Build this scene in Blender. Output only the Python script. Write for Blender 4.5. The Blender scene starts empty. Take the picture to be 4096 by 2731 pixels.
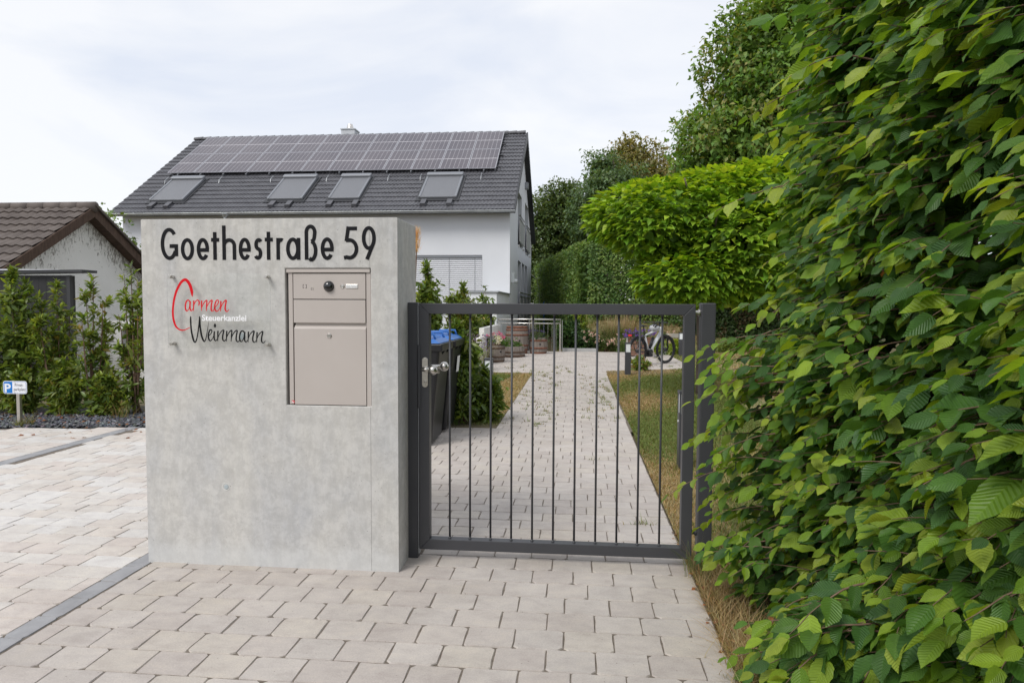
import bpy, bmesh, math, random
import numpy as np
from mathutils import Vector, Matrix

random.seed(7)
rng = np.random.default_rng(11)
pi = math.pi
R = math.radians
scene = bpy.context.scene
COL = scene.collection

# ------------------------------------------------------------------ camera
CAM = Vector((0.0, 0.0, 1.40))
YAW = math.atan(257 / 2731.0)
PITCH = math.atan(138.5 / 2731.0)
ROLL = 0.0042
cam_d = bpy.data.cameras.new('camera')
cam_d.sensor_width = 36.0
cam_d.lens = 24.0
cam_d.clip_start = 0.05
cam_d.clip_end = 2000
cam_d.dof.use_dof = True
cam_d.dof.focus_distance = 3.7
cam_d.dof.aperture_fstop = 11.0
cam = bpy.data.objects.new('camera', cam_d)
COL.objects.link(cam)
CROT = Matrix.Rotation(YAW, 3, 'Z') @ Matrix.Rotation(pi / 2 - PITCH, 3, 'X') @ Matrix.Rotation(ROLL, 3, 'Z')
cam.matrix_world = Matrix.Translation(CAM) @ CROT.to_4x4()
scene.camera = cam

# ------------------------------------------------------------------ sky: high bright cloud over a pale blue
SUN_EL, SUN_AZ = 47.0, 216.0           # azimuth clockwise from +Y; the light comes from behind the camera's left shoulder
world = bpy.data.worlds.new('World')
scene.world = world
world.use_nodes = True
wn = world.node_tree.nodes
wl = world.node_tree.links
wn.clear()
w_out = wn.new('ShaderNodeOutputWorld')
w_bg = wn.new('ShaderNodeBackground')
w_bg.inputs['Strength'].default_value = 0.1
w_sky = wn.new('ShaderNodeTexSky')
w_sky.sky_type = 'NISHITA'
w_sky.sun_disc = False
w_sky.sun_elevation = R(SUN_EL)
w_sky.sun_rotation = R(SUN_AZ)
w_tc = wn.new('ShaderNodeTexCoord')
w_map = wn.new('ShaderNodeMapping')
w_map.inputs['Scale'].default_value = (1.0, 1.0, 3.2)
w_map.inputs['Location'].default_value = (3.1, 0.4, 0.7)
w_n = wn.new('ShaderNodeTexNoise')
w_n.inputs['Scale'].default_value = 2.3
w_n.inputs['Detail'].default_value = 7.0
w_n.inputs['Roughness'].default_value = 0.52
w_n.inputs['Distortion'].default_value = 0.5
w_r = wn.new('ShaderNodeValToRGB')
w_r.color_ramp.elements[0].position = 0.38
w_r.color_ramp.elements[0].color = (5.3, 5.6, 6.25, 1)
w_r.color_ramp.elements[1].position = 0.60
w_r.color_ramp.elements[1].color = (6.5, 6.56, 6.72, 1)
w_mix = wn.new('ShaderNodeMixRGB')
w_mix.inputs['Fac'].default_value = 0.9
wl.new(w_tc.outputs['Generated'], w_map.inputs['Vector'])
wl.new(w_map.outputs['Vector'], w_n.inputs['Vector'])
wl.new(w_n.outputs['Fac'], w_r.inputs['Fac'])
wl.new(w_sky.outputs['Color'], w_mix.inputs['Color1'])
wl.new(w_r.outputs['Color'], w_mix.inputs['Color2'])
wl.new(w_mix.outputs['Color'], w_bg.inputs['Color'])
wl.new(w_bg.outputs['Background'], w_out.inputs['Surface'])

sun_d = bpy.data.lights.new('sun', 'SUN')
sun_d.energy = 1.5
sun_d.angle = R(24)
sun_d.color = (1.0, 0.965, 0.91)
sun = bpy.data.objects.new('sun', sun_d)
COL.objects.link(sun)
sdir = Vector((math.sin(R(SUN_AZ)) * math.cos(R(SUN_EL)), math.cos(R(SUN_AZ)) * math.cos(R(SUN_EL)), math.sin(R(SUN_EL))))
sun.rotation_euler = sdir.to_track_quat('Z', 'Y').to_euler()
sun.location = (-6, -6, 12)

vs = scene.view_settings
scene.display_settings.display_device = 'sRGB'
vs.view_transform = 'Standard'
vs.look = 'None'
vs.exposure = 0.64
vs.gamma = 1.0
vs.use_curve_mapping = False
scene.render.engine = 'CYCLES'
scene.cycles.use_denoising = True
try:
    scene.cycles.denoiser = 'OPENIMAGEDENOISE'
    scene.cycles.denoising_input_passes = 'RGB_ALBEDO_NORMAL'
    scene.cycles.denoising_prefilter = 'ACCURATE'
except Exception:
    pass
scene.cycles.max_bounces = 7
scene.cycles.diffuse_bounces = 3
scene.cycles.transparent_max_bounces = 12
scene.render.filter_size = 1.2

# ------------------------------------------------------------------ helpers
def at(px, py, Y):
    """world point at depth Y on the sight line of a point measured in the 4096 px photograph"""
    d = CROT @ Vector(((px - 2048.0) / 2731.0, -(py - 1365.5) / 2731.0, -1.0))
    return CAM + d * (Y / d.y)

def atg(px, py, z=0.0):
    d = CROT @ Vector(((px - 2048.0) / 2731.0, -(py - 1365.5) / 2731.0, -1.0))
    return CAM + d * ((z - CAM.z) / d.z)

def screen(P):
    """(x, y, depth) in 4096 px units for an array of points"""
    M = np.array(CROT)
    q = (np.asarray(P, float) - np.array(CAM)) @ M
    d = np.maximum(-q[:, 2], 1e-4)
    return 2048 + 2731 * q[:, 0] / d, 1365.5 - 2731 * q[:, 1] / d, -q[:, 2]

ORG = {}

def tag(o, label=None, cat=None, group=None, kind=None):
    if label: o['label'] = label
    if cat: o['category'] = cat
    if group: o['group'] = group
    if kind: o['kind'] = kind
    return o

def thing(name, loc, label, cat, group=None):
    o = bpy.data.objects.new(name, None)
    COL.objects.link(o)
    o.location = loc
    o.empty_display_size = 0.1
    ORG[o.name] = Vector(loc)
    return tag(o, label, cat, group)

def link(name, me, parent=None, org=None):
    o = bpy.data.objects.new(name, me)
    COL.objects.link(o)
    if parent is not None:
        o.parent = parent
        ORG[o.name] = ORG[parent.name]
    else:
        ORG[o.name] = Vector(org) if org is not None else Vector((0, 0, 0))
        o.location = ORG[o.name]
    return o

class MB:
    """collects polygons in world coordinates"""
    def __init__(s):
        s.v = []; s.f = []; s.m = []; s.mi = 0; s.uv = None
    def vert(s, p):
        s.v.append(tuple(p)); return len(s.v) - 1
    def face(s, idx):
        s.f.append(tuple(idx)); s.m.append(s.mi)
    def poly(s, pts):
        s.face([s.vert(p) for p in pts])
    def box(s, x0, x1, y0, y1, z0, z1):
        i = len(s.v)
        s.v += [(x0, y0, z0), (x1, y0, z0), (x1, y1, z0), (x0, y1, z0), (x0, y0, z1), (x1, y0, z1), (x1, y1, z1), (x0, y1, z1)]
        for f in ((0, 3, 2, 1), (4, 5, 6, 7), (0, 1, 5, 4), (1, 2, 6, 5), (2, 3, 7, 6), (3, 0, 4, 7)):
            s.face([i + k for k in f])
        return s
    def obox(s, c, ax, ay, az, hx, hy, hz):
        c = Vector(c); i = len(s.v)
        for a, b, d in ((-1, -1, -1), (1, -1, -1), (1, 1, -1), (-1, 1, -1), (-1, -1, 1), (1, -1, 1), (1, 1, 1), (-1, 1, 1)):
            s.v.append(tuple(c + ax * (a * hx) + ay * (b * hy) + az * (d * hz)))
        for f in ((0, 3, 2, 1), (4, 5, 6, 7), (0, 1, 5, 4), (1, 2, 6, 5), (2, 3, 7, 6), (3, 0, 4, 7)):
            s.face([i + k for k in f])
        return s
    def prism(s, pts, d):
        """polygon pts extruded along vector d (pts wound so that their normal is opposite to d)"""
        n = len(pts); d = Vector(d)
        a = [s.vert(p) for p in pts]
        b = [s.vert(Vector(p) + d) for p in pts]
        s.face(a); s.face(b[::-1])
        for k in range(n):
            s.face((a[k], b[k], b[(k + 1) % n], a[(k + 1) % n]))
        return s
    def tube(s, path, r, n=8, cap=True, flat=1.0):
        path = [Vector(p) for p in path]
        rs = r if isinstance(r, (list, tuple)) else [r] * len(path)
        prev = None; rings = []
        up = None
        for k, p in enumerate(path):
            if k == 0: t = path[1] - path[0]
            elif k == len(path) - 1: t = path[-1] - path[-2]
            else: t = (path[k + 1] - path[k]).normalized() + (path[k] - path[k - 1]).normalized()
            t.normalize()
            if up is None:
                up = Vector((0, 0, 1)) if abs(t.z) < 0.9 else Vector((0, 1, 0))
            a = t.cross(up)
            if a.length < 1e-5: a = t.orthogonal()
            a.normalize()
            b = a.cross(t).normalized()
            up = b
            rings.append([s.vert(p + a * (math.cos(2 * pi * j / n) * rs[k]) + b * (math.sin(2 * pi * j / n) * rs[k] * flat)) for j in range(n)])
        for k in range(len(rings) - 1):
            for j in range(n):
                s.face((rings[k][j], rings[k][(j + 1) % n], rings[k + 1][(j + 1) % n], rings[k + 1][j]))
        if cap:
            s.face(rings[0][::-1]); s.face(rings[-1])
        return s
    def lathe(s, base, prof, n=24, axis=Vector((0, 0, 1)), cap=True):
        """profile [(radius, height)] round an axis through base"""
        base = Vector(base); axis = Vector(axis).normalized()
        a = axis.orthogonal().normalized(); b = axis.cross(a)
        rings = [[s.vert(base + axis * h + (a * math.cos(2 * pi * j / n) + b * math.sin(2 * pi * j / n)) * r) for j in range(n)] for r, h in prof]
        for k in range(len(rings) - 1):
            for j in range(n):
                s.face((rings[k][j], rings[k][(j + 1) % n], rings[k + 1][(j + 1) % n], rings[k + 1][j]))
        if cap:
            s.face(rings[0][::-1]); s.face(rings[-1])
        return s
    def ball(s, c, rx, ry=None, rz=None, n=16, m=10):
        ry = ry or rx; rz = rz or rx; c = Vector(c)
        rings = []
        for i in range(1, m):
            t = pi * i / m
            rings.append([s.vert(c + Vector((math.cos(2 * pi * j / n) * math.sin(t) * rx, math.sin(2 * pi * j / n) * math.sin(t) * ry, -math.cos(t) * rz))) for j in range(n)])
        lo = s.vert(c - Vector((0, 0, rz))); hi = s.vert(c + Vector((0, 0, rz)))
        for j in range(n):
            s.face((lo, rings[0][(j + 1) % n], rings[0][j])); s.face((hi, rings[-1][j], rings[-1][(j + 1) % n]))
            for i in range(len(rings) - 1):
                s.face((rings[i][j], rings[i][(j + 1) % n], rings[i + 1][(j + 1) % n], rings[i + 1][j]))
        return s
    def build(s, name, mats, parent=None, bevel=0, seg=2, smooth=False, org=None, merge=False, kind=None):
        o_ = ORG[parent.name] if parent is not None else (Vector(org) if org is not None else Vector((0, 0, 0)))
        me = bpy.data.meshes.new(name)
        me.from_pydata([(x - o_.x, y - o_.y, z - o_.z) for x, y, z in s.v], [], s.f)
        mats = mats if isinstance(mats, (list, tuple)) else [mats]
        for m in mats: me.materials.append(m)
        if any(s.m): me.polygons.foreach_set('material_index', s.m)
        if merge:
            b = bmesh.new(); b.from_mesh(me); bmesh.ops.remove_doubles(b, verts=b.verts, dist=1e-4)
            bmesh.ops.recalc_face_normals(b, faces=b.faces); b.to_mesh(me); b.free()
        if smooth: me.polygons.foreach_set('use_smooth', [True] * len(me.polygons))
        me.update()
        ob = link(name, me, parent, org)
        if bevel:
            md = ob.modifiers.new('bevel', 'BEVEL'); md.width = bevel; md.segments = seg; md.limit_method = 'ANGLE'; md.angle_limit = R(35)
            md.harden_normals = False
            if not smooth: me.polygons.foreach_set('use_smooth', [False] * len(me.polygons))
        if smooth == 'auto' or (smooth and not bevel):
            pass
        if kind: ob['kind'] = kind
        return ob

def holed(mb, origin, U, V, N, outline, holes, depth, back=None):
    """a flat polygon (outline in u, v) facing N with rectangular holes cut in it, reveals of the given depth behind them"""
    origin = Vector(origin); U = Vector(U); V = Vector(V); N = Vector(N)
    bm = bmesh.new()
    bm.faces.new([bm.verts.new((u, v, 0)) for u, v in outline])
    for (u0, u1, v0, v1) in holes:
        for co, no in (((u0, 0, 0), (1, 0, 0)), ((u1, 0, 0), (1, 0, 0)), ((0, v0, 0), (0, 1, 0)), ((0, v1, 0), (0, 1, 0))):
            bmesh.ops.bisect_plane(bm, geom=bm.verts[:] + bm.edges[:] + bm.faces[:], plane_co=co, plane_no=no, dist=1e-6)
    dead = []
    for f in bm.faces:
        c = f.calc_center_median()
        if any(u0 < c.x < u1 and v0 < c.y < v1 for (u0, u1, v0, v1) in holes): dead.append(f)
    bmesh.ops.delete(bm, geom=dead, context='FACES')
    W = lambda u, v, d=0.0: origin + U * u + V * v - N * d
    flip = U.cross(V).dot(N) < 0
    for f in bm.faces:
        pts = [W(v.co.x, v.co.y) for v in f.verts]
        nz = f.normal.z if f.normal.length > 0 else 1
        f.normal_update()
        if (f.normal.z < 0) != flip: pts = pts[::-1]
        mb.poly(pts)
    bm.free()
    for (u0, u1, v0, v1) in holes:
        c = [(u0, v0), (u1, v0), (u1, v1), (u0, v1)]
        for k in range(4):
            a, b = c[k], c[(k + 1) % 4]
            q = [W(*a), W(*a, depth), W(*b, depth), W(*b)]
            mb.poly(q if not flip else q[::-1])

def ribbon(mb, pts, widths, plane, thick=0.0):
    """flat stroke along 2-D points with a width at each, mapped to 3-D by plane(u, v)"""
    n = len(pts); L = []; Rr = []
    for k in range(n):
        a = pts[max(k - 1, 0)]; b = pts[min(k + 1, n - 1)]
        dx, dy = b[0] - a[0], b[1] - a[1]
        l = math.hypot(dx, dy) or 1
        nx, ny = -dy / l, dx / l
        w = widths[k] * 0.5
        L.append(mb.vert(plane(pts[k][0] + nx * w, pts[k][1] + ny * w)))
        Rr.append(mb.vert(plane(pts[k][0] - nx * w, pts[k][1] - ny * w)))
    for k in range(n - 1):
        mb.face((Rr[k], Rr[k + 1], L[k + 1], L[k]))

def smooth_line(pts, n=6):
    """Catmull-Rom through tuples of any length"""
    out = []
    P = [pts[0]] + list(pts) + [pts[-1]]
    for k in range(1, len(P) - 2):
        for j in range(n):
            t = j / n
            out.append(tuple(0.5 * (2 * b + (c - a) * t + (2 * a - 5 * b + 4 * c - d) * t * t + (3 * b - a - 3 * c + d) * t ** 3) for a, b, c, d in zip(P[k - 1], P[k], P[k + 1], P[k + 2])))
    out.append(tuple(pts[-1]))
    return out

def fast_mesh(name, V, F, col=None, uv=None, mats=(), smooth=True):
    me = bpy.data.meshes.new(name)
    V = np.ascontiguousarray(V, np.float32); F = np.ascontiguousarray(F, np.int32)
    k = F.shape[1]
    me.vertices.add(len(V)); me.vertices.foreach_set('co', V.ravel())
    me.loops.add(F.size); me.loops.foreach_set('vertex_index', F.ravel())
    me.polygons.add(len(F)); me.polygons.foreach_set('loop_start', np.arange(0, F.size, k, dtype=np.int32))
    me.polygons.foreach_set('use_smooth', np.full(len(F), bool(smooth)))
    if col is not None:
        a = me.color_attributes.new('Col', 'FLOAT_COLOR', 'POINT')
        c = np.ones((len(V), 4), np.float32); c[:, :3] = col
        a.data.foreach_set('color', c.ravel())
    if uv is not None:
        l = me.uv_layers.new(name='UVMap')
        l.data.foreach_set('uv', np.ascontiguousarray(np.asarray(uv, np.float32)[F.ravel()]).ravel())
    for m in mats: me.materials.append(m)
    me.update(calc_edges=True)
    return me

def unit(a):
    return a / np.maximum(np.linalg.norm(a, axis=-1, keepdims=True), 1e-9)

def scatter(T, pos, ydir, nrm, size, col, wid=None, bend=None):
    """T = (verts, tris, uv) of a leaf lying along +y with normal +z; returns merged arrays"""
    tv, tf, tuv = T
    n = len(pos); k = len(tv)
    y = unit(np.asarray(ydir, float)); z = np.asarray(nrm, float)
    z = unit(z - y * np.sum(z * y, 1, keepdims=True))
    x = np.cross(y, z)
    s = np.asarray(size, float).reshape(n, 1, 1)
    w = 1.0 if wid is None else np.asarray(wid, float).reshape(n, 1, 1)
    V = pos[:, None, :] + (tv[None, :, 0:1] * w) * s * x[:, None, :] + tv[None, :, 1:2] * s * y[:, None, :] + tv[None, :, 2:3] * s * z[:, None, :]
    F = tf[None] + (np.arange(n) * k)[:, None, None]
    C = np.repeat(np.asarray(col, float)[:, None, :], k, 1)
    U = np.repeat(tuv[None], n, 0)
    return V.reshape(-1, 3), F.reshape(-1, 3), C.reshape(-1, 3), U.reshape(-1, 2)

def join(parts):
    V = []; F = []; C = []; U = []; o = 0
    for v, f, c, u in parts:
        V.append(v); F.append(f + o); C.append(c); U.append(u); o += len(v)
    return np.concatenate(V), np.concatenate(F), np.concatenate(C), np.concatenate(U)

def leaf_tpl(outline, fold=0.25, droop=0.2, curl=0.0):
    """leaf from half widths: outline = [(y, half width)], folded along the midrib, tip drooping; tris"""
    v = []; uv = []
    for y, w in outline:
        zd = -droop * y * y
        v.append((0, y, zd)); uv.append((0.5, y))
    m = len(outline)
    for sgn in (-1, 1):
        for y, w in outline:
            zd = -droop * y * y
            v.append((sgn * w, y + w * 0.12, zd + fold * w - curl * w * w)); uv.append((0.5 + sgn * w, y))
    f = []
    for i in range(m - 1):
        a, b = i, i + 1
        l0, l1 = m + i, m + i + 1
        r0, r1 = 2 * m + i, 2 * m + i + 1
        for t in ((a, b, l1), (a, l1, l0)):
            f.append(t)
        for t in ((a, r1, b), (a, r0, r1)):
            f.append(t)
    v = np.array(v, float); f = np.array(f, int)
    # drop degenerate triangles
    A = np.linalg.norm(np.cross(v[f[:, 1]] - v[f[:, 0]], v[f[:, 2]] - v[f[:, 0]]), axis=1)
    return v, f[A > 1e-6], np.array(uv, float)

def patch(x, y, s=1.0, seed=0):
    """smooth 0..1 patches from a few sine waves"""
    r = np.random.default_rng(seed)
    v = np.zeros_like(np.asarray(x, float))
    for k in range(7):
        a = r.uniform(0, 2 * pi); w = s * r.uniform(0.5, 2.6); ph = r.uniform(0, 6.28)
        v = v + np.sin((np.cos(a) * x + np.sin(a) * y) * w + ph)
    return 0.5 + v / 7.0

# ------------------------------------------------------------------ materials
def mat(name, color=(0.5, 0.5, 0.5), rough=0.6, metal=0.0, spec=0.5):
    m = bpy.data.materials.new(name); m.use_nodes = True
    b = m.node_tree.nodes['Principled BSDF']
    b.inputs['Base Color'].default_value = (*color, 1)
    b.inputs['Roughness'].default_value = rough
    b.inputs['Metallic'].default_value = metal
    b.inputs['Specular IOR Level'].default_value = spec
    return m

class NT:
    def __init__(s, m):
        s.m = m; s.n = m.node_tree.nodes; s.l = m.node_tree.links; s.b = s.n['Principled BSDF']
    def new(s, t, **kw):
        x = s.n.new(t)
        for k, v in kw.items():
            if k in x.inputs.keys(): x.inputs[k].default_value = v
            else: setattr(x, k, v)
        return x
    def to(s, a, b): s.l.new(a, b)
    def pos(s, scale=(1, 1, 1), obj=False):
        g = s.new('ShaderNodeTexCoord') if obj else s.new('ShaderNodeNewGeometry')
        mp = s.new('ShaderNodeMapping'); mp.inputs['Scale'].default_value = scale
        s.to(g.outputs['Object' if obj else 'Position'], mp.inputs['Vector'])
        return mp.outputs['Vector']
    def noise(s, vec, scale, detail=4, rough=0.55, dist=0.0):
        t = s.new('ShaderNodeTexNoise'); t.inputs['Scale'].default_value = scale; t.inputs['Detail'].default_value = detail
        t.inputs['Roughness'].default_value = rough; t.inputs['Distortion'].default_value = dist
        if vec is not None: s.to(vec, t.inputs['Vector'])
        return t.outputs['Fac']
    def ramp(s, fac, stops):
        r = s.new('ShaderNodeValToRGB'); e = r.color_ramp.elements
        while len(e) < len(stops): e.new(0.5)
        for k, (p, c) in enumerate(stops):
            e[k].position = p; e[k].color = (*c, 1) if len(c) == 3 else c
        s.to(fac, r.inputs['Fac'])
        return r.outputs['Color']
    def mix(s, fac, a, b, mode='MIX'):
        x = s.new('ShaderNodeMixRGB'); x.blend_type = mode
        for inp, v in (('Fac', fac), ('Color1', a), ('Color2', b)):
            if hasattr(v, 'is_output'): s.to(v, x.inputs[inp])
            elif isinstance(v, (int, float)): x.inputs[inp].default_value = v
            else: x.inputs[inp].default_value = (*v, 1)
        return x.outputs['Color']
    def math(s, op, a, b=0.0, clamp=False):
        x = s.new('ShaderNodeMath'); x.operation = op; x.use_clamp = clamp
        for i, v in ((0, a), (1, b)):
            if hasattr(v, 'is_output'): s.to(v, x.inputs[i])
            else: x.inputs[i].default_value = v
        return x.outputs[0]
    def attr(s, name='Col'):
        x = s.new('ShaderNodeAttribute'); x.attribute_name = name
        return x.outputs['Color']
    def bump(s, h, strength=0.3, dist=0.01):
        x = s.new('ShaderNodeBump'); x.inputs['Strength'].default_value = strength; x.inputs['Distance'].default_value = dist
        s.to(h, x.inputs['Height']); s.to(x.outputs['Normal'], s.b.inputs['Normal'])
    def base(s, c): s.to(c, s.b.inputs['Base Color'])
    def rough(s, c): s.to(c, s.b.inputs['Roughness'])

def noisy(name, c1, c2, scale=6.0, rough=0.7, bump=0.0, bscale=60.0, bdist=0.004, metal=0.0, spec=0.4, stretch=(1, 1, 1), lo=0.35, hi=0.65, obj=False):
    m = mat(name, c1, rough, metal, spec); t = NT(m); p = t.pos(stretch, obj)
    t.base(t.ramp(t.noise(p, scale, 6), [(lo, c1), (hi, c2)]))
    if bump: t.bump(t.noise(t.pos((1, 1, 1), obj), bscale, 5), bump, bdist)
    return m

def leaf_mat(name, trans=0.35, veins=False, rough=0.42, spec=0.35):
    m = mat(name, (0.1, 0.2, 0.03), rough, 0.0, spec); t = NT(m)
    c = t.attr()
    if veins:
        uvn = t.new('ShaderNodeUVMap'); sx = t.new('ShaderNodeSeparateXYZ'); t.to(uvn.outputs['UV'], sx.inputs[0])
        u = t.math('ABSOLUTE', t.math('SUBTRACT', sx.outputs[0], 0.5))
        ph = t.math('MULTIPLY', t.math('SUBTRACT', sx.outputs[1], t.math('MULTIPLY', u, 0.75)), 2 * pi * 11)
        w = t.math('SINE', ph)
        mid = t.math('LESS_THAN', u, 0.016)
        vein = t.math('MAXIMUM', t.math('GREATER_THAN', w, 0.9), mid)
        c = t.mix(t.math('MULTIPLY', vein, 0.28), c, t.mix(1.0, c, (1.5, 1.45, 1.2), 'MULTIPLY'))
        t.bump(t.math('ADD', t.math('MULTIPLY', w, 0.5), 0.5), 0.55, 0.004)
    nz = t.noise(t.pos(), 23.0, 3)
    c = t.mix(0.5, c, t.mix(1.0, c, t.ramp(nz, [(0.3, (0.72, 0.74, 0.7)), (0.7, (1.25, 1.22, 1.1))]), 'MULTIPLY'))
    t.base(c)
    tr = t.new('ShaderNodeBsdfTranslucent')
    t.to(t.mix(1.0, c, (1.5, 1.35, 0.5), 'MULTIPLY'), tr.inputs['Color'])
    mx = t.new('ShaderNodeMixShader'); mx.inputs[0].default_value = trans
    out = t.n['Material Output']
    t.to(t.b.outputs[0], mx.inputs[1]); t.to(tr.outputs[0], mx.inputs[2]); t.to(mx.outputs[0], out.inputs['Surface'])
    return m

M = {}
# concrete of the gate wall: mottled cement skin, blotches, pores
def concrete(name, tint=(1, 1, 1)):
    m = mat(name, (0.45, 0.44, 0.42), 0.75, 0, 0.3); t = NT(m); p = t.pos(); ps = t.pos((1, 1, 0.45))
    big = t.noise(ps, 2.9, 7, 0.62, 0.25)
    c = t.ramp(big, [(0.30, (0.44, 0.442, 0.447)), (0.46, (0.492, 0.484, 0.47)), (0.60, (0.522, 0.508, 0.48)), (0.74, (0.56, 0.553, 0.535))])
    mid = t.noise(p, 13.0, 11, 0.8, 0.2)
    c = t.mix(0.75, c, t.mix(1.0, c, t.ramp(mid, [(0.43, (0.89, 0.888, 0.885)), (0.5, (0.985, 0.985, 0.985)), (0.56, (1.10, 1.10, 1.10))]), 'MULTIPLY'))
    fine = t.noise(t.pos((1, 1, 0.25)), 48.0, 5, 0.7)
    c = t.mix(0.5, c, t.mix(1.0, c, t.ramp(fine, [(0.35, (0.9, 0.9, 0.9)), (0.65, (1.1, 1.1, 1.1))]), 'MULTIPLY'))
    vo = t.new('ShaderNodeTexVoronoi'); vo.inputs['Scale'].default_value = 36.0; vo.inputs['Randomness'].default_value = 1.0
    t.to(p, vo.inputs['Vector'])
    keep = t.math('GREATER_THAN', t.noise(p, 7.0, 2), 0.52)
    pit = t.math('MULTIPLY', t.math('LESS_THAN', vo.outputs['Distance'], 0.085), keep)
    c = t.mix(t.math('MULTIPLY', pit, 0.55), c, (0.14, 0.14, 0.13))
    # rain streaks from the top edge, pale splash band at the foot
    g = t.new('ShaderNodeNewGeometry'); sz = t.new('ShaderNodeSeparateXYZ'); t.to(g.outputs['Position'], sz.inputs[0])
    strk = t.noise(t.pos((26, 26, 0.5)), 1.0, 4, 0.6)
    topm = t.math('MULTIPLY', t.math('SUBTRACT', sz.outputs[2], 1.45), 2.2, True)
    c = t.mix(t.math('MULTIPLY', topm, 0.55), c, t.mix(1.0, c, t.ramp(strk, [(0.36, (0.84, 0.83, 0.80)), (0.5, (1, 1, 1)), (0.66, (1.12, 1.11, 1.08))]), 'MULTIPLY'))
    foot = t.math('MULTIPLY', t.math('SUBTRACT', t.math('ADD', 0.06, t.math('MULTIPLY', mid, 0.16)), sz.outputs[2]), 14.0, True)
    c = t.mix(t.math('MULTIPLY', foot, 0.4), c, (0.60, 0.61, 0.61))
    c = t.mix(1.0, c, tint, 'MULTIPLY')
    t.base(c)
    t.bump(t.math('SUBTRACT', t.math('MULTIPLY', mid, 0.4), pit), 0.5, 0.003)
    return m
M['concrete'] = concrete('gate_wall_concrete')

def paver_mat(name, stops):
    m = mat(name, (0.5, 0.47, 0.44), 0.85, 0, 0.25); t = NT(m); p = t.pos()
    c = t.attr()
    st = t.noise(t.pos((1.0, 1.6, 1)), 8.0, 8, 0.68)
    c = t.mix(0.8, c, t.mix(1.0, c, t.ramp(st, stops), 'MULTIPLY'))
    stain = t.noise(p, 1.4, 6, 0.65, 0.4)
    c = t.mix(0.8, c, t.mix(1.0, c, t.ramp(stain, [(0.34, (0.86, 0.85, 0.84)), (0.52, (1.0, 1.0, 1.0)), (0.68, (1.05, 1.05, 1.05))]), 'MULTIPLY'))
    gr = t.noise(p, 150.0, 6, 0.8)
    c = t.mix(0.7, c, t.mix(1.0, c, t.ramp(gr, [(0.3, (0.74, 0.73, 0.72)), (0.62, (1.12, 1.12, 1.11))]), 'MULTIPLY'))
    vo = t.new('ShaderNodeTexVoronoi'); vo.inputs['Scale'].default_value = 24.0; t.to(p, vo.inputs['Vector'])
    pit = t.math('MULTIPLY', t.math('LESS_THAN', vo.outputs['Distance'], 0.07), t.math('GREATER_THAN', t.noise(p, 5.0, 2), 0.5))
    c = t.mix(t.math('MULTIPLY', pit, 0.55), c, (0.12, 0.10, 0.085))
    t.base(c)
    t.bump(t.math('SUBTRACT', t.math('MULTIPLY', gr, 0.6), pit), 0.45, 0.003)
    return m
M['paver'] = paver_mat('tumbled_paver', [(0.34, (0.87, 0.85, 0.85)), (0.5, (1.0, 1.0, 1.0)), (0.64, (1.09, 1.08, 1.05))])
M['sand'] = noisy('joint_sand', (0.115, 0.095, 0.075), (0.20, 0.17, 0.14), 30, 0.95, 0.5, 200, 0.003)
M['anth'] = noisy('anthracite_powder_coat', (0.045, 0.046, 0.052), (0.052, 0.053, 0.059), 3, 0.42, 0.06, 900, 0.0005, spec=0.45)
M['steel'] = noisy('brushed_steel', (0.52, 0.50, 0.47), (0.62, 0.60, 0.56), 8, 0.28, 0.05, 300, 0.0005, metal=1.0, stretch=(1, 1, 30))
M['steel_rail'] = mat('satin_steel', (0.66, 0.63, 0.59), 0.25, 1.0)
M['zinc'] = noisy('zinc_sheet', (0.36, 0.38, 0.40), (0.46, 0.48, 0.49), 2, 0.45, metal=0.7)
M['taupe'] = noisy('taupe_mailbox_paint', (0.455, 0.41, 0.38), (0.48, 0.435, 0.405), 3, 0.38, 0.05, 700, 0.0004)
M['black'] = mat('black_vinyl', (0.007, 0.007, 0.009), 0.5, 0, 0.18)
M['ink'] = mat('black_ink', (0.008, 0.008, 0.009), 0.5, 0, 0.15)
M['red'] = mat('red_vinyl', (0.62, 0.006, 0.016), 0.5, 0, 0.15)
M['white'] = mat('white_vinyl', (0.85, 0.85, 0.87), 0.4)
M['darkgap'] = mat('dark_gap', (0.012, 0.012, 0.014), 0.8)
M['render_white'] = noisy('white_house_render', (0.645, 0.66, 0.695), (0.69, 0.705, 0.74), 0.6, 0.85, 0.15, 160, 0.003)
M['annex_white'] = noisy('annex_render', (0.70, 0.72, 0.74), (0.75, 0.77, 0.79), 1.2, 0.85, 0.15, 120, 0.003)
M['tile'] = noisy('anthracite_roof_tile', (0.075, 0.075, 0.084), (0.10, 0.10, 0.11), 2.5, 0.48, 0.05, 90, 0.002, spec=0.5)
M['dark_trim'] = mat('dark_verge_board', (0.035, 0.036, 0.04), 0.5)
M['alu'] = mat('grey_aluminium', (0.30, 0.31, 0.33), 0.4, 0.6)
M['glass_dark'] = mat('dark_window_glass', (0.02, 0.025, 0.03), 0.06, 0, 0.6)
M['pale_glass'] = mat('frosted_lamp_glass', (0.72, 0.75, 0.76), 0.35)
M['plaster_old'] = None
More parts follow.
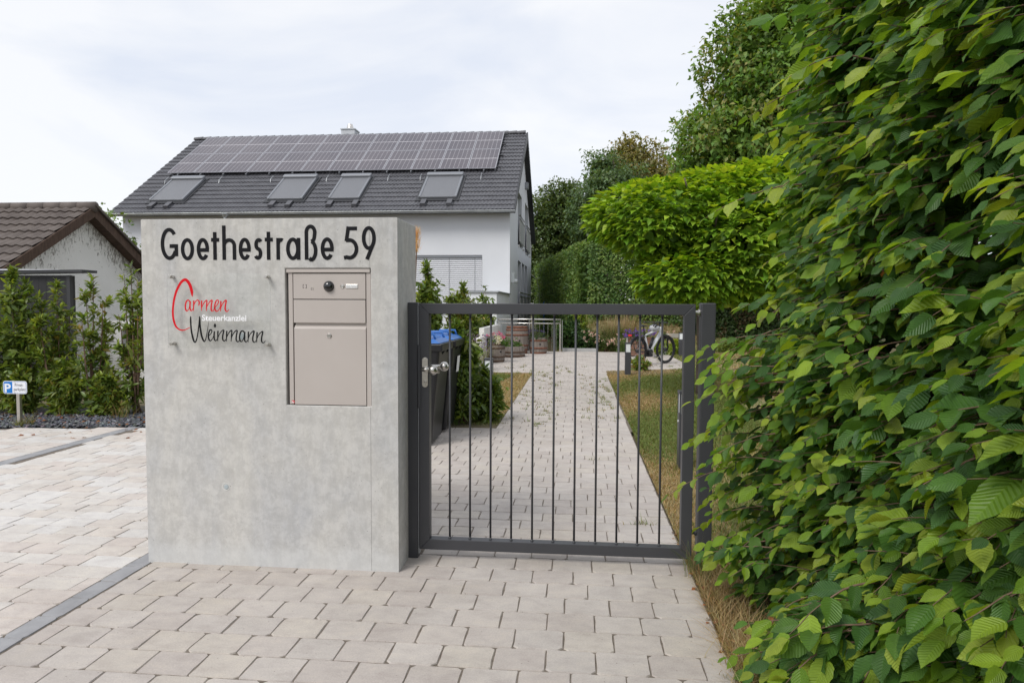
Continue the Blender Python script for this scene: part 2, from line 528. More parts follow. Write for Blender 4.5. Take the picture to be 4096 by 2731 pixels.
# ------------------------------------------------------------------ ground
PIT = (-9.0, -0.62, 21.62, 46.0)
M['soil'] = noisy('garden_soil', (0.10, 0.085, 0.05), (0.17, 0.14, 0.08), 1.5, 0.95, 0.4, 40, 0.01)
M['turf'] = noisy('thin_turf', (0.17, 0.17, 0.065), (0.29, 0.235, 0.12), 1.3, 0.95, 0.5, 120, 0.008)
g = MB()
x0, x1, y0, y1 = PIT
for a in ((-400, x0, -60, 600), (x1, 400, -60, 600), (x0, x1, -60, y0), (x0, x1, y1, 600)):
    g.poly([(a[0], a[2], -0.05), (a[1], a[2], -0.05), (a[1], a[3], -0.05), (a[0], a[3], -0.05)])
g.poly([(x0, y0, -2.2), (x1, y0, -2.2), (x1, y1, -2.2), (x0, y1, -2.2)])
c = [(x0, y0), (x1, y0), (x1, y1), (x0, y1)]
for k in range(4):
    a, b = c[k], c[(k + 1) % 4]
    g.poly([(a[0], a[1], -0.05), (b[0], b[1], -0.05), (b[0], b[1], -2.2), (a[0], a[1], -2.2)])
ground = g.build('ground', M['soil'], kind='structure')

# ------------------------------------------------------------------ paving
def paver_tpl(seed, w, d, ch=0.0026):
    """tumbled stone: uneven outline with worn corners and arris, 48 triangles"""
    r = random.Random(seed)
    hw, hd = w / 2 - 0.0011, d / 2 - 0.0011
    pts = []
    order = [(-1, -1), (1, -1), (1, 1), (-1, 1)]
    for k, (sx, sy) in enumerate(order):
        cr = r.choice((r.uniform(0.003, 0.008), r.uniform(0.008, 0.022)))
        p1 = (sx * hw, sy * (hd - cr)); p2 = (sx * (hw - cr), sy * hd)
        pts += [p1, p2] if (sx * sy) > 0 else [p2, p1]
        nx, ny = order[(k + 1) % 4]
        for f in (r.uniform(0.28, 0.42), r.uniform(0.58, 0.72)):
            x = (sx + (nx - sx) * f) * hw; y = (sy + (ny - sy) * f) * hd
            j = r.uniform(-0.003, 0.0009)
            if sx == nx: x += sx * j
            else: y += sy * j
            pts.append((x, y))
    n = len(pts); v = []; f = []
    hz = [r.uniform(-0.0005, 0.0005) for _ in range(2)]
    for x, y in pts:
        e = ch * r.uniform(0.6, 1.5)
        v.append((x - math.copysign(min(e, abs(x)), x) * (abs(x) > hw * 0.8), y - math.copysign(min(e, abs(y)), y) * (abs(y) > hd * 0.8), hz[0] * x / hw + hz[1] * y / hd))
    for x, y in pts: v.append((x, y, -0.006))
    ce = len(v); v.append((0, 0, 0.0002))
    for k in range(n):
        l = (k + 1) % n
        f += [(ce, k, l), (k, n + k, n + l), (k, n + l, l)]
    return np.array(v), np.array(f), np.array(v)[:, :2]

def pave(parent, cells, tints, tpls, material, n_parts=300, pname='paver', stuff='paver_field'):
    """cells = [(x, y, w, d)]; the largest in the picture become single parts, the rest one joined field"""
    cells = np.array(cells)
    sx, sy, dep = screen(np.c_[cells[:, 0], cells[:, 1], np.zeros(len(cells))])
    area = np.where((dep > 0.5) & (sx > -90) & (sx < 4190) & (sy < 2800) & (sy > 0), cells[:, 2] * cells[:, 3] / np.maximum(dep, 0.3) ** 3, 0)
    hid = (cells[:, 0] > -2.33) & (cells[:, 0] < -0.93) & (cells[:, 1] > 3.47)
    # hidden behind the gate wall
    tx = cells[:, 0] * 3.468 / np.maximum(cells[:, 1], 0.1)
    hid = (cells[:, 1] > 3.46) & (tx > -2.31) & (tx < -0.93)
    area[hid] = 0
    order = np.argsort(-area)
    keep = [i for i in order if area[i] > 0][:n_parts]
    kset = set(int(i) for i in keep)
    nt = len(tpls)
    meshes = {}
    pick = rng.integers(0, nt, len(cells)); tn = rng.integers(0, len(tints), len(cells))
    for i in keep:
        key = (int(pick[i]), int(tn[i]))
        if key not in meshes:
            v, f, u = tpls[key[0]]
            meshes[key] = fast_mesh(pname, v, f, np.repeat(np.array(tints[key[1]])[None], len(v), 0), u, [material], smooth=False)
        o = bpy.data.objects.new(pname, meshes[key]); COL.objects.link(o)
        o.parent = parent
        x, y, w, d = cells[i]
        o.location = (x, y, rng.uniform(-0.0015, 0.0015))
        o.scale = (w / BASEW, d / BASED, 1)
        o.rotation_euler = (rng.uniform(-0.006, 0.006), rng.uniform(-0.006, 0.006), pi * int(rng.integers(0, 2)))
    rest = [i for i in range(len(cells)) if i not in kset]
    parts = []
    for i in rest:
        v, f, u = tpls[int(pick[i])]
        x, y, w, d = cells[i]
        vv = v * np.array([w / BASEW, d / BASED, 1.0]) + np.array([x, y, rng.uniform(-0.002, 0.002)])
        parts.append((vv, f, np.repeat((np.array(tints[int(tn[i])]) * rng.uniform(0.95, 1.05))[None], len(v), 0), u))
    me = fast_mesh(stuff, *join(parts), mats=[material], smooth=False)
    o = link(stuff, me, parent); o['kind'] = 'stuff'
    return o

BASEW, BASED = 0.208, 0.168
TPL = [paver_tpl(s, BASEW, BASED) for s in range(9)]
Y_SHIFT = 3.067
PIL = (-2.3185, -0.922, 3.468, 3.875)

def in_path(x, y):
    if 1.6 <= y < 7.74: return -2.30 <= x <= 0.617
    if 7.74 <= y < 14.45: return -0.915 <= x <= 0.617 + (y - 7.74) * 0.004
    if 14.45 <= y < 21.52:
        xr = 0.66 if y < 15.1 else (0.66 + (y - 15.1) / 0.9 * 2.05 if y < 16.0 else 2.72)
        return -3.2 <= x <= xr
    return False

cells = []
row = 0
y = Y_SHIFT - 0.168 * 9
while y < 21.5:
    yc = y + 0.084
    if in_path(-0.2, yc):
        # left and right limits of this row
        xs = np.arange(-3.3, 2.8, 0.01)
        ok = [x for x in xs if in_path(x, yc)]
        xl, xr = min(ok), max(ok) + 0.005
        off = -0.133 + (0.104 if row % 2 else 0.0) + random.uniform(-0.025, 0.025)
        k0 = math.floor((xl - off) / 0.208)
        x = off + k0 * 0.208
        edges = [xl]
        while x < xr:
            if x > xl + 0.05 and x < xr - 0.05: edges.append(x + random.uniform(-0.006, 0.006))
            x += 0.208
        edges.append(xr)
        for a, b in zip(edges[:-1], edges[1:]):
            xc, w = (a + b) / 2, b - a
            if xc > PIL[0] and xc < PIL[1] and yc > PIL[2] + 0.02 and yc < PIL[3] - 0.02:
                continue
            cells.append((xc, yc, w, 0.168))
    y += 0.168; row += 1
b = MB()
for a in ((-2.302, 0.62, 1.5, 7.74), (-0.917, 0.645, 7.74, 14.45), (-3.2, 2.73, 14.45, 21.54)):
    b.poly([(a[0], a[2], -0.0045), (a[1], a[2], -0.0045), (a[1], a[3], -0.0045), (a[0], a[3], -0.0045)])
path = b.build('path', M['sand'], kind='structure')
pave(path, cells, [(0.468, 0.427, 0.395), (0.478, 0.437, 0.396), (0.448, 0.406, 0.378), (0.488, 0.449, 0.418), (0.458, 0.417, 0.388), (0.472, 0.434, 0.405), (0.455, 0.419, 0.392)], TPL, M['paver'])

# driveway: paler mixed stones, two dark edging strips
cells = []
row = 0; y = 1.4
while y < 7.45:
    d = 0.152
    x = -9.0 + random.uniform(0, 0.2)
    while x < -2.41:
        w = random.choice((0.16, 0.205, 0.205, 0.25, 0.27))
        if x + w > -2.47: w = max(-2.405 - x, 0.06)
        xc = x + w / 2; yc = y + d / 2
        ylim = 7.10 + (xc + 6.5) * 0.155
        if yc < ylim - 0.02 and not (-5.13 < xc < -4.985):
            if -5.13 - 0.16 < x + w < -4.9 and x < -5.13: w = -5.12 - x; xc = x + w / 2
            if x < -4.985 < x + w: w = x + w + 4.985; xc = -4.985 + w / 2
            if w > 0.03: cells.append((xc, yc, w, d))
        x += (w if w > 0.03 else 0.05)
    y += d; row += 1
b = MB()
b.poly([(-9.2, 1.3, -0.0048), (-2.302, 1.3, -0.0048), (-2.302, 7.72, -0.0048), (-9.2, 6.7, -0.0048)])
drive = b.build('driveway', M['sand'], kind='structure')
pave(drive, cells, [(0.56, 0.515, 0.475), (0.575, 0.545, 0.515), (0.545, 0.495, 0.46), (0.59, 0.57, 0.55), (0.555, 0.52, 0.485)], TPL, M['paver'])
M['edging'] = noisy('dark_edging_stone', (0.25, 0.25, 0.26), (0.33, 0.33, 0.34), 7, 0.85, 0.5, 220, 0.003)
for xa, xb, ya, yb in ((-2.404, -2.303, 1.4, 7.6), (-5.118, -4.99, 1.4, 7.3)):
    y = ya
    while y < yb:
        v, f, u = TPL[random.randrange(9)]
        me = fast_mesh('edging_stone', v * np.array([(xb - xa) / BASEW, 0.2 / BASED, 1]), f, None, None, [M['edging']], smooth=False)
        o = link('edging_stone', me, drive); o.location = ((xa + xb) / 2, y + 0.1, random.uniform(-0.002, 0.001))
        y += 0.2

# ------------------------------------------------------------------ concrete gate wall with lettering
X0, X1, Y0, Y1 = PIL
HP = 1.857
MBX = (-1.524, -1.0645, 0.876, 1.5965)      # recess of the letter box in the face
wall = thing('concrete_gate_wall', ((X0 + X1) / 2, Y0, 0), 'free-standing light grey concrete wall with black street name and letter box', 'gate wall')
b = MB()
holed(b, (X0, Y0, -0.1), (1, 0, 0), (0, 0, 1), (0, -1, 0), [(0, 0), (X1 - X0, 0), (X1 - X0, HP + 0.1), (0, HP + 0.1)],
      [(MBX[0] - X0, MBX[1] - X0, MBX[2] + 0.1, MBX[3] + 0.1)], 0.06)
b.poly([(MBX[0], Y0 + 0.06, MBX[2]), (MBX[1], Y0 + 0.06, MBX[2]), (MBX[1], Y0 + 0.06, MBX[3]), (MBX[0], Y0 + 0.06, MBX[3])])
zt = HP
b.poly([(X0, Y0, zt), (X1, Y0, zt), (X1, Y1, zt), (X0, Y1, zt)])
b.poly([(X1, Y0, -0.1), (X1, Y1, -0.1), (X1, Y1, zt), (X1, Y0, zt)])
b.poly([(X0, Y1, -0.1), (X0, Y0, -0.1), (X0, Y0, zt), (X0, Y1, zt)])
b.poly([(X1, Y1, -0.1), (X0, Y1, -0.1), (X0, Y1, zt), (X1, Y1, zt)])
body = b.build('wall_body', M['concrete'], wall, merge=True, bevel=0.005, seg=2)
# formwork seam: a fine proud line of cement above and below the letter box
M['seam'] = noisy('cement_seam', (0.30, 0.30, 0.29), (0.44, 0.43, 0.42), 30, 0.8)
for za, zb in ((MBX[3] + 0.002, HP - 0.006), (0.002, MBX[2] - 0.004)):
    MB().box(MBX[1] - 0.0052, MBX[1] - 0.004, Y0 - 0.0012, Y0 + 0.002, za, zb).build('formwork_seam', M['seam'], body)
# tie hole with its grey plug
th = MB(); p = at(904, 1946, Y0)
th.lathe((p.x, Y0 + 0.001, p.z), [(0.023, 0.0), (0.022, 0.0022), (0.0165, 0.0012), (0.0160, -0.002)], 24, (0, -1, 0), cap=False)
M['plug_rim'] = mat('tie_rim', (0.56, 0.56, 0.54), 0.8); M['plug'] = mat('tie_plug', (0.37, 0.42, 0.44), 0.7)
hole = th.build('tie_hole', M['plug_rim'], body, smooth=True)
MB().lathe((p.x + 0.002, Y0 - 0.0, p.z), [(0.0125, 0.0), (0.0125, 0.0022), (0.011, 0.003)], 20, (0, -1, 0)).build('plug', M['plug'], body)
p = at(970, 1345, Y0)
MB().lathe((p.x, Y0 - 0.0, p.z), [(0.018, 0.0), (0.018, 0.0015), (0.016, 0.002)], 20, (0, -1, 0)).build('plug', M['plug'], body)

# street name: narrow upright letters cut from black foil, each its own piece
SW = 0.0195           # stroke
CH = 0.1700           # capital height
XH = 0.1135           # x-height
ZB = 1.6410           # base line
def arc(cx, cz, rx, rz, a0, a1, n=22):
    return [(cx + rx * math.cos(R(a0 + (a1 - a0) * k / n)), cz + rz * math.sin(R(a0 + (a1 - a0) * k / n))) for k in range(n + 1)]
h = SW / 2
def g_G(w):
    rx = (w - SW) / 2; rz = (CH - SW) / 2; cx = w / 2
    return [arc(cx, CH / 2, rx, rz, 42, 318 + 12, 40), [(w - h, CH * 0.06 + h), (w - h, CH * 0.46)], [(w * 0.52, CH * 0.435), (w, CH * 0.435)]]
def g_o(w): return [arc(w / 2, XH / 2, (w - SW) / 2, (XH - SW) / 2 + 0.002, 0, 360, 40)]
def g_e(w):
    rx = (w - SW) / 2; rz = (XH - SW) / 2 + 0.002
    return [arc(w / 2, XH / 2, rx, rz, 0, 322, 36), [(h, XH * 0.46), (w - 0.001, XH * 0.46)]]
def g_t(w): return [[(w * 0.46, 0), (w * 0.46, CH * 0.86)], [(0, XH * 0.93), (w, XH * 0.93)]]
def g_h(w):
    rx = (w - SW) / 2
    return [[(h, 0), (h, CH * 1.06)], arc(w / 2, XH - h - rx * 1.05, rx, rx * 1.05, 180, 0, 20) + [(w - h, 0)]]
def g_s(w):
    rx = (w - SW) / 2; q = (XH - SW) / 4 + 0.0005
    up = arc(w / 2 + 0.003, XH - h - q, rx * 0.95, q, 40, 250, 18)
    lo = arc(w / 2 - 0.003, h + q, rx * 0.95, q, 70, -145, 18)
    return [up + lo]
def g_r(w): return [[(h, 0), (h, XH)], arc(w * 0.62, XH - h - 0.024, w * 0.62 - h, 0.024, 178, 62, 12)]
def g_a(w): return [arc((w - h) / 2 + h * 0.1, XH / 2, (w - SW) / 2, (XH - SW) / 2 + 0.002, 0, 360, 40), [(w - h, 0), (w - h, XH)]]
def g_ss(w):
    rx = (w - SW) / 2 * 0.92
    top = [(h, 0), (h, CH * 0.80)] + arc(h + rx, CH * 0.83, rx, CH * 0.24 - h, 178, -8, 22)
    bow = arc(w * 0.44, CH * 0.69, w * 0.46 - h, CH * 0.14, 8, -78, 10)
    low = arc(w * 0.46, CH * 0.275, w * 0.54 - h, CH * 0.285, 82, -86, 20) + [(w * 0.36, h * 0.9)]
    return [top + bow[2:], low]
def g_5(w):
    a = arc(w * 0.40, CH * 0.325, w * 0.60 - h, CH * 0.325 - h, 108, -112, 28)
    return [[(w * 0.92, CH * 1.0 - h), (w * 0.30, CH * 1.0 - h)], [(w * 0.335, CH), (w * 0.19, CH * 0.56)], [(w * 0.17, CH * 0.585)] + a[1:] + [(w * 0.02, CH * 0.055)]]
def g_9(w):
    rx = (w - SW) / 2; rz = CH * 0.305
    return [arc(w / 2, CH + 0.002 - h - rz, rx, rz, -30, 330, 44), arc(w / 2, CH + 0.002 - h - rz, rx, rz, 0, -32, 8) + [(w * 0.36, 0.001)]]
LETTERS = [(g_G, -2.2086, -2.1119), (g_o, -2.0962, -2.0228), (g_e, -2.0078, -1.939), (g_t, -1.927, -1.8824), (g_h, -1.8655, -1.7894), (g_e, -1.7754, -1.7088),
           (g_s, -1.6934, -1.6424), (g_t, -1.6319, -1.5881), (g_r, -1.5693, -1.5263), (g_a, -1.5124, -1.4391), (g_ss, -1.4157, -1.3469), (g_e, -1.3297, -1.2592),
           (g_5, -1.2066, -1.1283), (g_9, -1.1093, -1.0349)]
for fn, xa, xb in LETTERS:
    w = xb - xa; m = MB()
    for k, st in enumerate(fn(w)):
        yy = Y0 - 0.0012 - 0.00025 * k
        ribbon(m, st, [SW] * len(st), lambda u, v, yy=yy, xa=xa: (xa + u, yy, ZB + v))
    o = m.build('letter', M['black'], wall)
    md = o.modifiers.new('thickness', 'SOLIDIFY'); md.thickness = 0.0008; md.offset = 0

# ------------------------------------------------------------------ acrylic name plate on stand-offs
YP = 3.432
plate = thing('acrylic_sign', (-1.874, Y0, 1.17), 'clear acrylic office sign with red and black handwriting on the concrete wall', 'sign')
M['acrylic'] = mat('clear_acrylic', (0.97, 0.98, 0.98), 0.02, 0, 0.5)
t = NT(M['acrylic']); gl = t.new('ShaderNodeBsdfGlossy'); gl.inputs['Roughness'].default_value = 0.03
tr = t.new('ShaderNodeBsdfTransparent'); tr.inputs['Color'].default_value = (0.992, 0.996, 0.994, 1)
mx = t.new('ShaderNodeMixShader'); mx.inputs[0].default_value = 0.03; t.to(tr.outputs[0], mx.inputs[1]); t.to(gl.outputs[0], mx.inputs[2])
t.to(mx.outputs[0], t.n['Material Output'].inputs['Surface'])
M['acrylic_edge'] = mat('acrylic_edge', (0.75, 0.77, 0.77), 0.3); t = NT(M['acrylic_edge'])
tr = t.new('ShaderNodeBsdfTransparent'); mx = t.new('ShaderNodeMixShader'); mx.inputs[0].default_value = 0.62; t.to(t.b.outputs[0], mx.inputs[1]); t.to(tr.outputs[0], mx.inputs[2]); t.to(mx.outputs[0], t.n['Material Output'].inputs['Surface'])
b = MB()
PX0, PX1, PZ0, PZ1 = -2.157, -1.591, 1.176, 1.5685
b.poly([(PX0, YP, PZ0), (PX1, YP, PZ0), (PX1, YP, PZ1), (PX0, YP, PZ1)])
b.poly([(PX1, YP + 0.006, PZ0), (PX0, YP + 0.006, PZ0), (PX0, YP + 0.006, PZ1), (PX1, YP + 0.006, PZ1)])
b.mi = 1
for a, c in (((PX0, PZ0), (PX1, PZ0)), ((PX1, PZ0), (PX1, PZ1)), ((PX1, PZ1), (PX0, PZ1)), ((PX0, PZ1), (PX0, PZ0))):
    b.poly([(a[0], YP, a[1]), (a[0], YP + 0.006, a[1]), (c[0], YP + 0.006, c[1]), (c[0], YP, c[1])])
b.build('acrylic_panel', [M['acrylic'], M['acrylic_edge']], plate)
for x, z in ((-2.1405, 1.551), (-1.613, 1.551), (-2.139, 1.197), (-1.613, 1.196)):
    q = MB()
    q.lathe((x, Y0, z), [(0.0085, 0.0), (0.0085, Y0 - YP - 0.007)], 20, (0, -1, 0))
    q.lathe((x, YP - 0.0005, z), [(0.0092, 0.0), (0.0092, 0.006), (0.0082, 0.0072), (0.0068, 0.0072)], 24, (0, -1, 0))
    q.build('standoff', M['steel'], plate, smooth=False, bevel=0.0006)
# handwriting: traced centre lines (x, y, pen width) in the picture's enlargement, mapped onto the plate
def hw_plane(u, v):
    return (-2.2500 + u * 0.0003046 - (v - 700) * 0.0000030, YP - 0.0012, 1.5857 - v * 0.0002908 + u * 0.0)
C_ = [(766, 482, 8), (762, 440, 34), (757, 390, 50), (740, 315, 54), (705, 232, 54), (645, 174, 52), (580, 205, 48), (520, 290, 44), (470, 400, 41), (432, 540, 38), (411, 690, 36), (409, 820, 37), (425, 920, 37), (455, 1008, 34), (500, 1060, 28), (560, 1087, 24), (620, 1083, 18), (680, 1056, 14), (718, 1038, 10)]
RED = [C_,
 [(724, 575, 24), (692, 541, 22), (656, 570, 26), (637, 650, 26), (646, 718, 26), (672, 736, 18), (705, 690, 14), (728, 600, 20)],
 [(728, 560, 26), (722, 640, 26), (728, 712, 24), (750, 733, 18), (778, 690, 12), (792, 615, 14)],
 [(792, 550, 26), (788, 640, 22), (784, 737, 12)], [(788, 660, 10), (815, 582, 16), (855, 541, 20), (886, 562, 24), (890, 602, 24), (878, 642, 18)],
 [(936, 548, 26), (931, 640, 22), (932, 737, 12)], [(932, 690, 10), (960, 620, 16), (1000, 562, 20), (1030, 549, 22), (1023, 640, 22), (1020, 737, 12)],
 [(1021, 690, 10), (1055, 610, 16), (1095, 557, 20), (1124, 547, 24), (1109, 640, 26), (1106, 710, 26), (1127, 741, 18), (1160, 712, 12)],
 [(1150, 702, 12), (1200, 645, 14), (1240, 582, 18), (1229, 541, 20), (1195, 560, 24), (1172, 640, 26), (1178, 714, 26), (1210, 741, 20), (1250, 705, 14), (1280, 630, 10)],
 [(1283, 556, 26), (1279, 650, 24), (1275, 741, 12)], [(1277, 690, 10), (1310, 612, 16), (1350, 557, 20), (1380, 547, 24), (1363, 640, 26), (1361, 710, 26), (1386, 746, 18), (1415, 725, 13), (1426, 704, 8)]]
BLK = [[(730, 833, 12), (732, 870, 28), (733, 960, 30), (745, 1110, 32), (775, 1250, 34), (806, 1305, 26), (835, 1260, 24), (862, 1130, 22), (885, 960, 24), (892, 850, 18)],
 [(892, 833, 10), (897, 870, 28), (902, 1000, 32), (925, 1170, 34), (955, 1260, 32), (980, 1292, 20), (1005, 1240, 18), (1030, 1120, 14), (1048, 1010, 10), (1056, 928, 4)],
 [(1045, 1197, 12), (1085, 1162, 16), (1116, 1110, 20), (1106, 1077, 22), (1075, 1090, 26), (1052, 1170, 28), (1058, 1240, 28), (1085, 1277, 22), (1120, 1245, 14), (1150, 1175, 10)],
 [(1161, 1100, 26), (1155, 1180, 28), (1160, 1250, 26), (1185, 1274, 20), (1217, 1240, 12)],
 [(1226, 1093, 28), (1222, 1190, 24), (1220, 1282, 12)], [(1222, 1230, 10), (1260, 1142, 16), (1305, 1090, 20), (1332, 1087, 24), (1313, 1180, 28), (1312, 1250, 26), (1340, 1279, 20), (1377, 1240, 12)],
 [(1386, 1093, 28), (1381, 1190, 24), (1376, 1287, 12)], [(1379, 1230, 10), (1415, 1142, 18), (1455, 1092, 22), (1477, 1093, 24), (1469, 1190, 24), (1462, 1287, 12)],
 [(1467, 1230, 10), (1505, 1142, 18), (1545, 1095, 22), (1574, 1091, 24), (1557, 1185, 28), (1556, 1260, 26), (1585, 1289, 20), (1617, 1258, 12)],
 [(1702, 1122, 26), (1670, 1090, 24), (1635, 1120, 28), (1615, 1200, 28), (1625, 1268, 26), (1652, 1284, 18), (1685, 1230, 14), (1710, 1135, 18)],
 [(1711, 1108, 28), (1703, 1190, 28), (1708, 1265, 26), (1735, 1289, 18), (1767, 1246, 10)],
 [(1776, 1103, 28), (1771, 1195, 24), (1768, 1297, 12)], [(1770, 1240, 10), (1805, 1152, 16), (1848, 1105, 20), (1877, 1101, 26), (1856, 1195, 28), (1855, 1270, 26), (1885, 1297, 18), (1917, 1255, 10)],
 [(1931, 1112, 28), (1926, 1205, 24), (1922, 1300, 12)], [(1925, 1245, 10), (1962, 1157, 16), (2005, 1112, 20), (2032, 1107, 26), (2013, 1200, 28), (2010, 1275, 26), (2038, 1304, 18), (2065, 1285, 12), (2079, 1260, 7)]]
for strokes, m_, nm in ((RED, M['red'], 'red_handwriting'), (BLK, M['ink'], 'black_handwriting')):
    q = MB()
    for k, st in enumerate(strokes):
        sm = smooth_line(st, 6)
        dy = -0.00004 * k
        ribbon(q, [(s[0], s[1]) for s in sm], [s[2] for s in sm], lambda u, v, dy=dy: (hw_plane(u, v)[0], hw_plane(u, v)[1] + dy, hw_plane(u, v)[2]))
    if m_ is M['ink']:
        q.poly([(lambda w: (w[0], w[1] - 0.0008, w[2]))(hw_plane(1174 + 21 * math.cos(a), 1000 + 38 * math.sin(a))) for a in [2 * pi * k / 20 for k in range(20)]])
    q.build(nm, m_, plate)

def text(name, body_, x, y, z, size, m_, parent, width=None, bold=0.0):
    """a line of print as a flat mesh, stretched to the given width"""
    c = bpy.data.curves.new(name, 'FONT'); c.body = body_; c.size = size; c.offset = bold; c.resolution_u = 4
    tmp = bpy.data.objects.new(name + '_curve', c); COL.objects.link(tmp)
    bpy.context.view_layer.update()
    me = bpy.data.meshes.new_from_object(tmp.evaluated_get(bpy.context.evaluated_depsgraph_get()))
    bpy.data.objects.remove(tmp); bpy.data.curves.remove(c)
    n = len(me.vertices); co = np.zeros(n * 3, np.float32); me.vertices.foreach_get('co', co); co = co.reshape(-1, 3)
    x0 = co[:, 0].min(); k = width / (co[:, 0].max() - x0) if width else 1.0
    q = np.c_[(co[:, 0] - x0) * k, np.zeros(n), co[:, 1]]
    me.vertices.foreach_set('co', q.astype(np.float32).ravel()); me.materials.clear(); me.materials.append(m_); me.update()
    o = link(name, me, parent); o.location = Vector((x, y, z)) - ORG[parent.name]
    return o
o = text('white_lettering', 'Steuerkanzlei', -1.9655, YP - 0.0014, 1.3205, 0.044, M['white'], plate, 0.2445, 0.0009)

# ------------------------------------------------------------------ letter box
def bx(px): return -1.518 + (px - 1144.5) * 0.001343
def bz(py): return 1.593 - (py - 1076) * 0.0013185
box = thing('letter_box', ((MBX[0] + MBX[1]) / 2, Y0 + 0.05, MBX[2]), 'taupe metal letter box with door camera set into the concrete wall', 'letter box')
q = MB(); q.box(MBX[0] + 0.004, MBX[1] - 0.0008, Y0 + 0.026, Y0 + 0.058, MBX[2] + 0.001, MBX[3] - 0.0006); q.build('gap_shade_backing', M['darkgap'], box)  # near-black backing: shade in the gaps round the panels put into its colour
FY = Y0 + 0.006
MB().box(bx(1151), bx(1167.8), FY, FY + 0.03, bz(1616), bz(1091)).build('side_frame', M['taupe'], box, bevel=0.001)
MB().box(bx(1463.6), bx(1481), FY, FY + 0.03, bz(1622), bz(1091)).build('side_frame', M['taupe'], box, bevel=0.001)
MB().box(bx(1144.8), bx(1479.4), Y0 - 0.001, Y0 + 0.024, bz(1090.5), bz(1076.5)).build('top_cover', M['taupe'], box, bevel=0.0015)
pan = MB().box(bx(1171), bx(1460.5), FY - 0.001, FY + 0.018, bz(1194.6), bz(1094.6)).build('camera_panel', M['taupe'], box, bevel=0.0012)
MB().box(bx(1172), bx(1460.5), FY - 0.004, FY + 0.016, bz(1289.5), bz(1198.3)).build('letter_flap', M['taupe'], box, bevel=0.0016)
MB().box(bx(1176), bx(1461), FY + 0.010, FY + 0.018, bz(1303), bz(1286)).build('slot_back', M['taupe'], box)
q = MB(); xa, xb = bx(1173.5), bx(1461.8); za, zb, zc = bz(1616.5), bz(1312), bz(1298.5)
q.prism([(xa, FY - 0.004, za), (xa, FY - 0.004, zb), (xa, FY + 0.012, zc), (xa, FY + 0.022, zc), (xa, FY + 0.022, za)], (xb - xa, 0, 0))
door = q.build('door', M['taupe'], box, merge=True, bevel=0.001)
lx, lz = -1.2885, bz(1340)
MB().lathe((lx, FY - 0.004, lz), [(0.0125, 0), (0.0125, 0.003), (0.0105, 0.0045), (0.0085, 0.003), (0.0085, 0.0042)], 28, (0, -1, 0)).build('lock', M['steel'], door, smooth=False)
MB().box(lx - 0.0045, lx + 0.0045, FY - 0.0088, FY - 0.0083, lz - 0.001, lz + 0.001).build('keyhole', M['darkgap'], door)
M['dome'] = mat('smoked_camera_dome', (0.01, 0.011, 0.013), 0.06, 0, 0.8)
cx_, cz_ = bx(1314.4), bz(1144.4)
MB().lathe((cx_, FY - 0.001, cz_), [(0.0285, 0), (0.0285, 0.003), (0.0265, 0.0045)], 32, (0, -1, 0)).build('camera_ring', mat('camera_ring', (0.05, 0.05, 0.05), 0.3), pan)
MB().lathe((cx_, FY - 0.005, cz_), [(0.0262 * math.cos(a), 0.0262 * math.sin(a) * 0.8) for a in [R(k * 9) for k in range(10)]] + [(0.0006, 0.021)], 32, (0, -1, 0)).build('camera_dome', M['dome'], pan, smooth=True)
MB().lathe((bx(1369), FY - 0.001, bz(1144)), [(0.0105, 0), (0.0105, 0.003), (0.009, 0.0042), (0.0072, 0.003), (0.0066, 0.0036), (0.005, 0.0040)], 28, (0, -1, 0)).build('bell_button', M['steel'], pan, smooth=False)
tagp = MB().box(bx(1382.5), bx(1430.5), FY - 0.0035, FY - 0.0005, bz(1152.8), bz(1136.3)).build('name_plate', M['steel'], pan, bevel=0.001)
MB().box(bx(1384), bx(1429), FY - 0.0045, FY - 0.0035, bz(1150.6), bz(1138.4)).build('name_card', mat('name_card', (0.8, 0.8, 0.8), 0.3), pan, bevel=0.001)
o = text('name_lettering', 'Kanzlei Weinmann', bx(1386.5), FY - 0.0052, bz(1147), 0.011, mat('grey_print', (0.35, 0.35, 0.36), 0.5), pan, bx(1427) - bx(1386.5))
for cxp, czp, hw_, hh, lw in ((1217.5, 1144.7, 7.6, 7.2, 1.5), (1247.5, 1154.6, 4.4, 4.2, 1.2)):
    for s in (-1, 1):
        q = MB()
        px0 = cxp + s * hw_
        for r_ in ((px0 - s * lw, px0, czp - hh, czp + hh), (px0 - s * hw_ * 0.62, px0 - s * lw, czp - hh, czp - hh + lw), (px0 - s * hw_ * 0.62, px0 - s * lw, czp + hh - lw, czp + hh)):
            a, c = sorted((r_[0], r_[1]))
            q.poly([(bx(a), FY - 0.0016, bz(r_[3])), (bx(c), FY - 0.0016, bz(r_[3])), (bx(c), FY - 0.0016, bz(r_[2])), (bx(a), FY - 0.0016, bz(r_[2]))])
        q.build('bracket_mark', M['black'], pan, merge=True)
# small red sticker on the left frame strip
st = MB(); X = lambda px: bx(px); 
st.poly([(bx(1159.3), FY - 0.0012, bz(1600.5)), (bx(1171.8) - 0.0004, FY - 0.0012, bz(1602.3)), (bx(1170), FY - 0.0012, bz(1612.8)), (bx(1160.5), FY - 0.0012, bz(1610.5))])
stk = st.build('red_sticker', M['red'], box)
st = MB()
for a, c, e, f_ in ((1160.5, 1163.5, 1604.2, 1609.8), (1164.3, 1166.0, 1606.5, 1610.6), (1166.8, 1168.8, 1605.0, 1611.2)):
    st.poly([(bx(a), FY - 0.0016, bz(f_)), (bx(c), FY - 0.0016, bz(f_)), (bx(c), FY - 0.0016, bz(e)), (bx(a), FY - 0.0016, bz(e))])
st.build('sticker_mark', M['white'], stk)

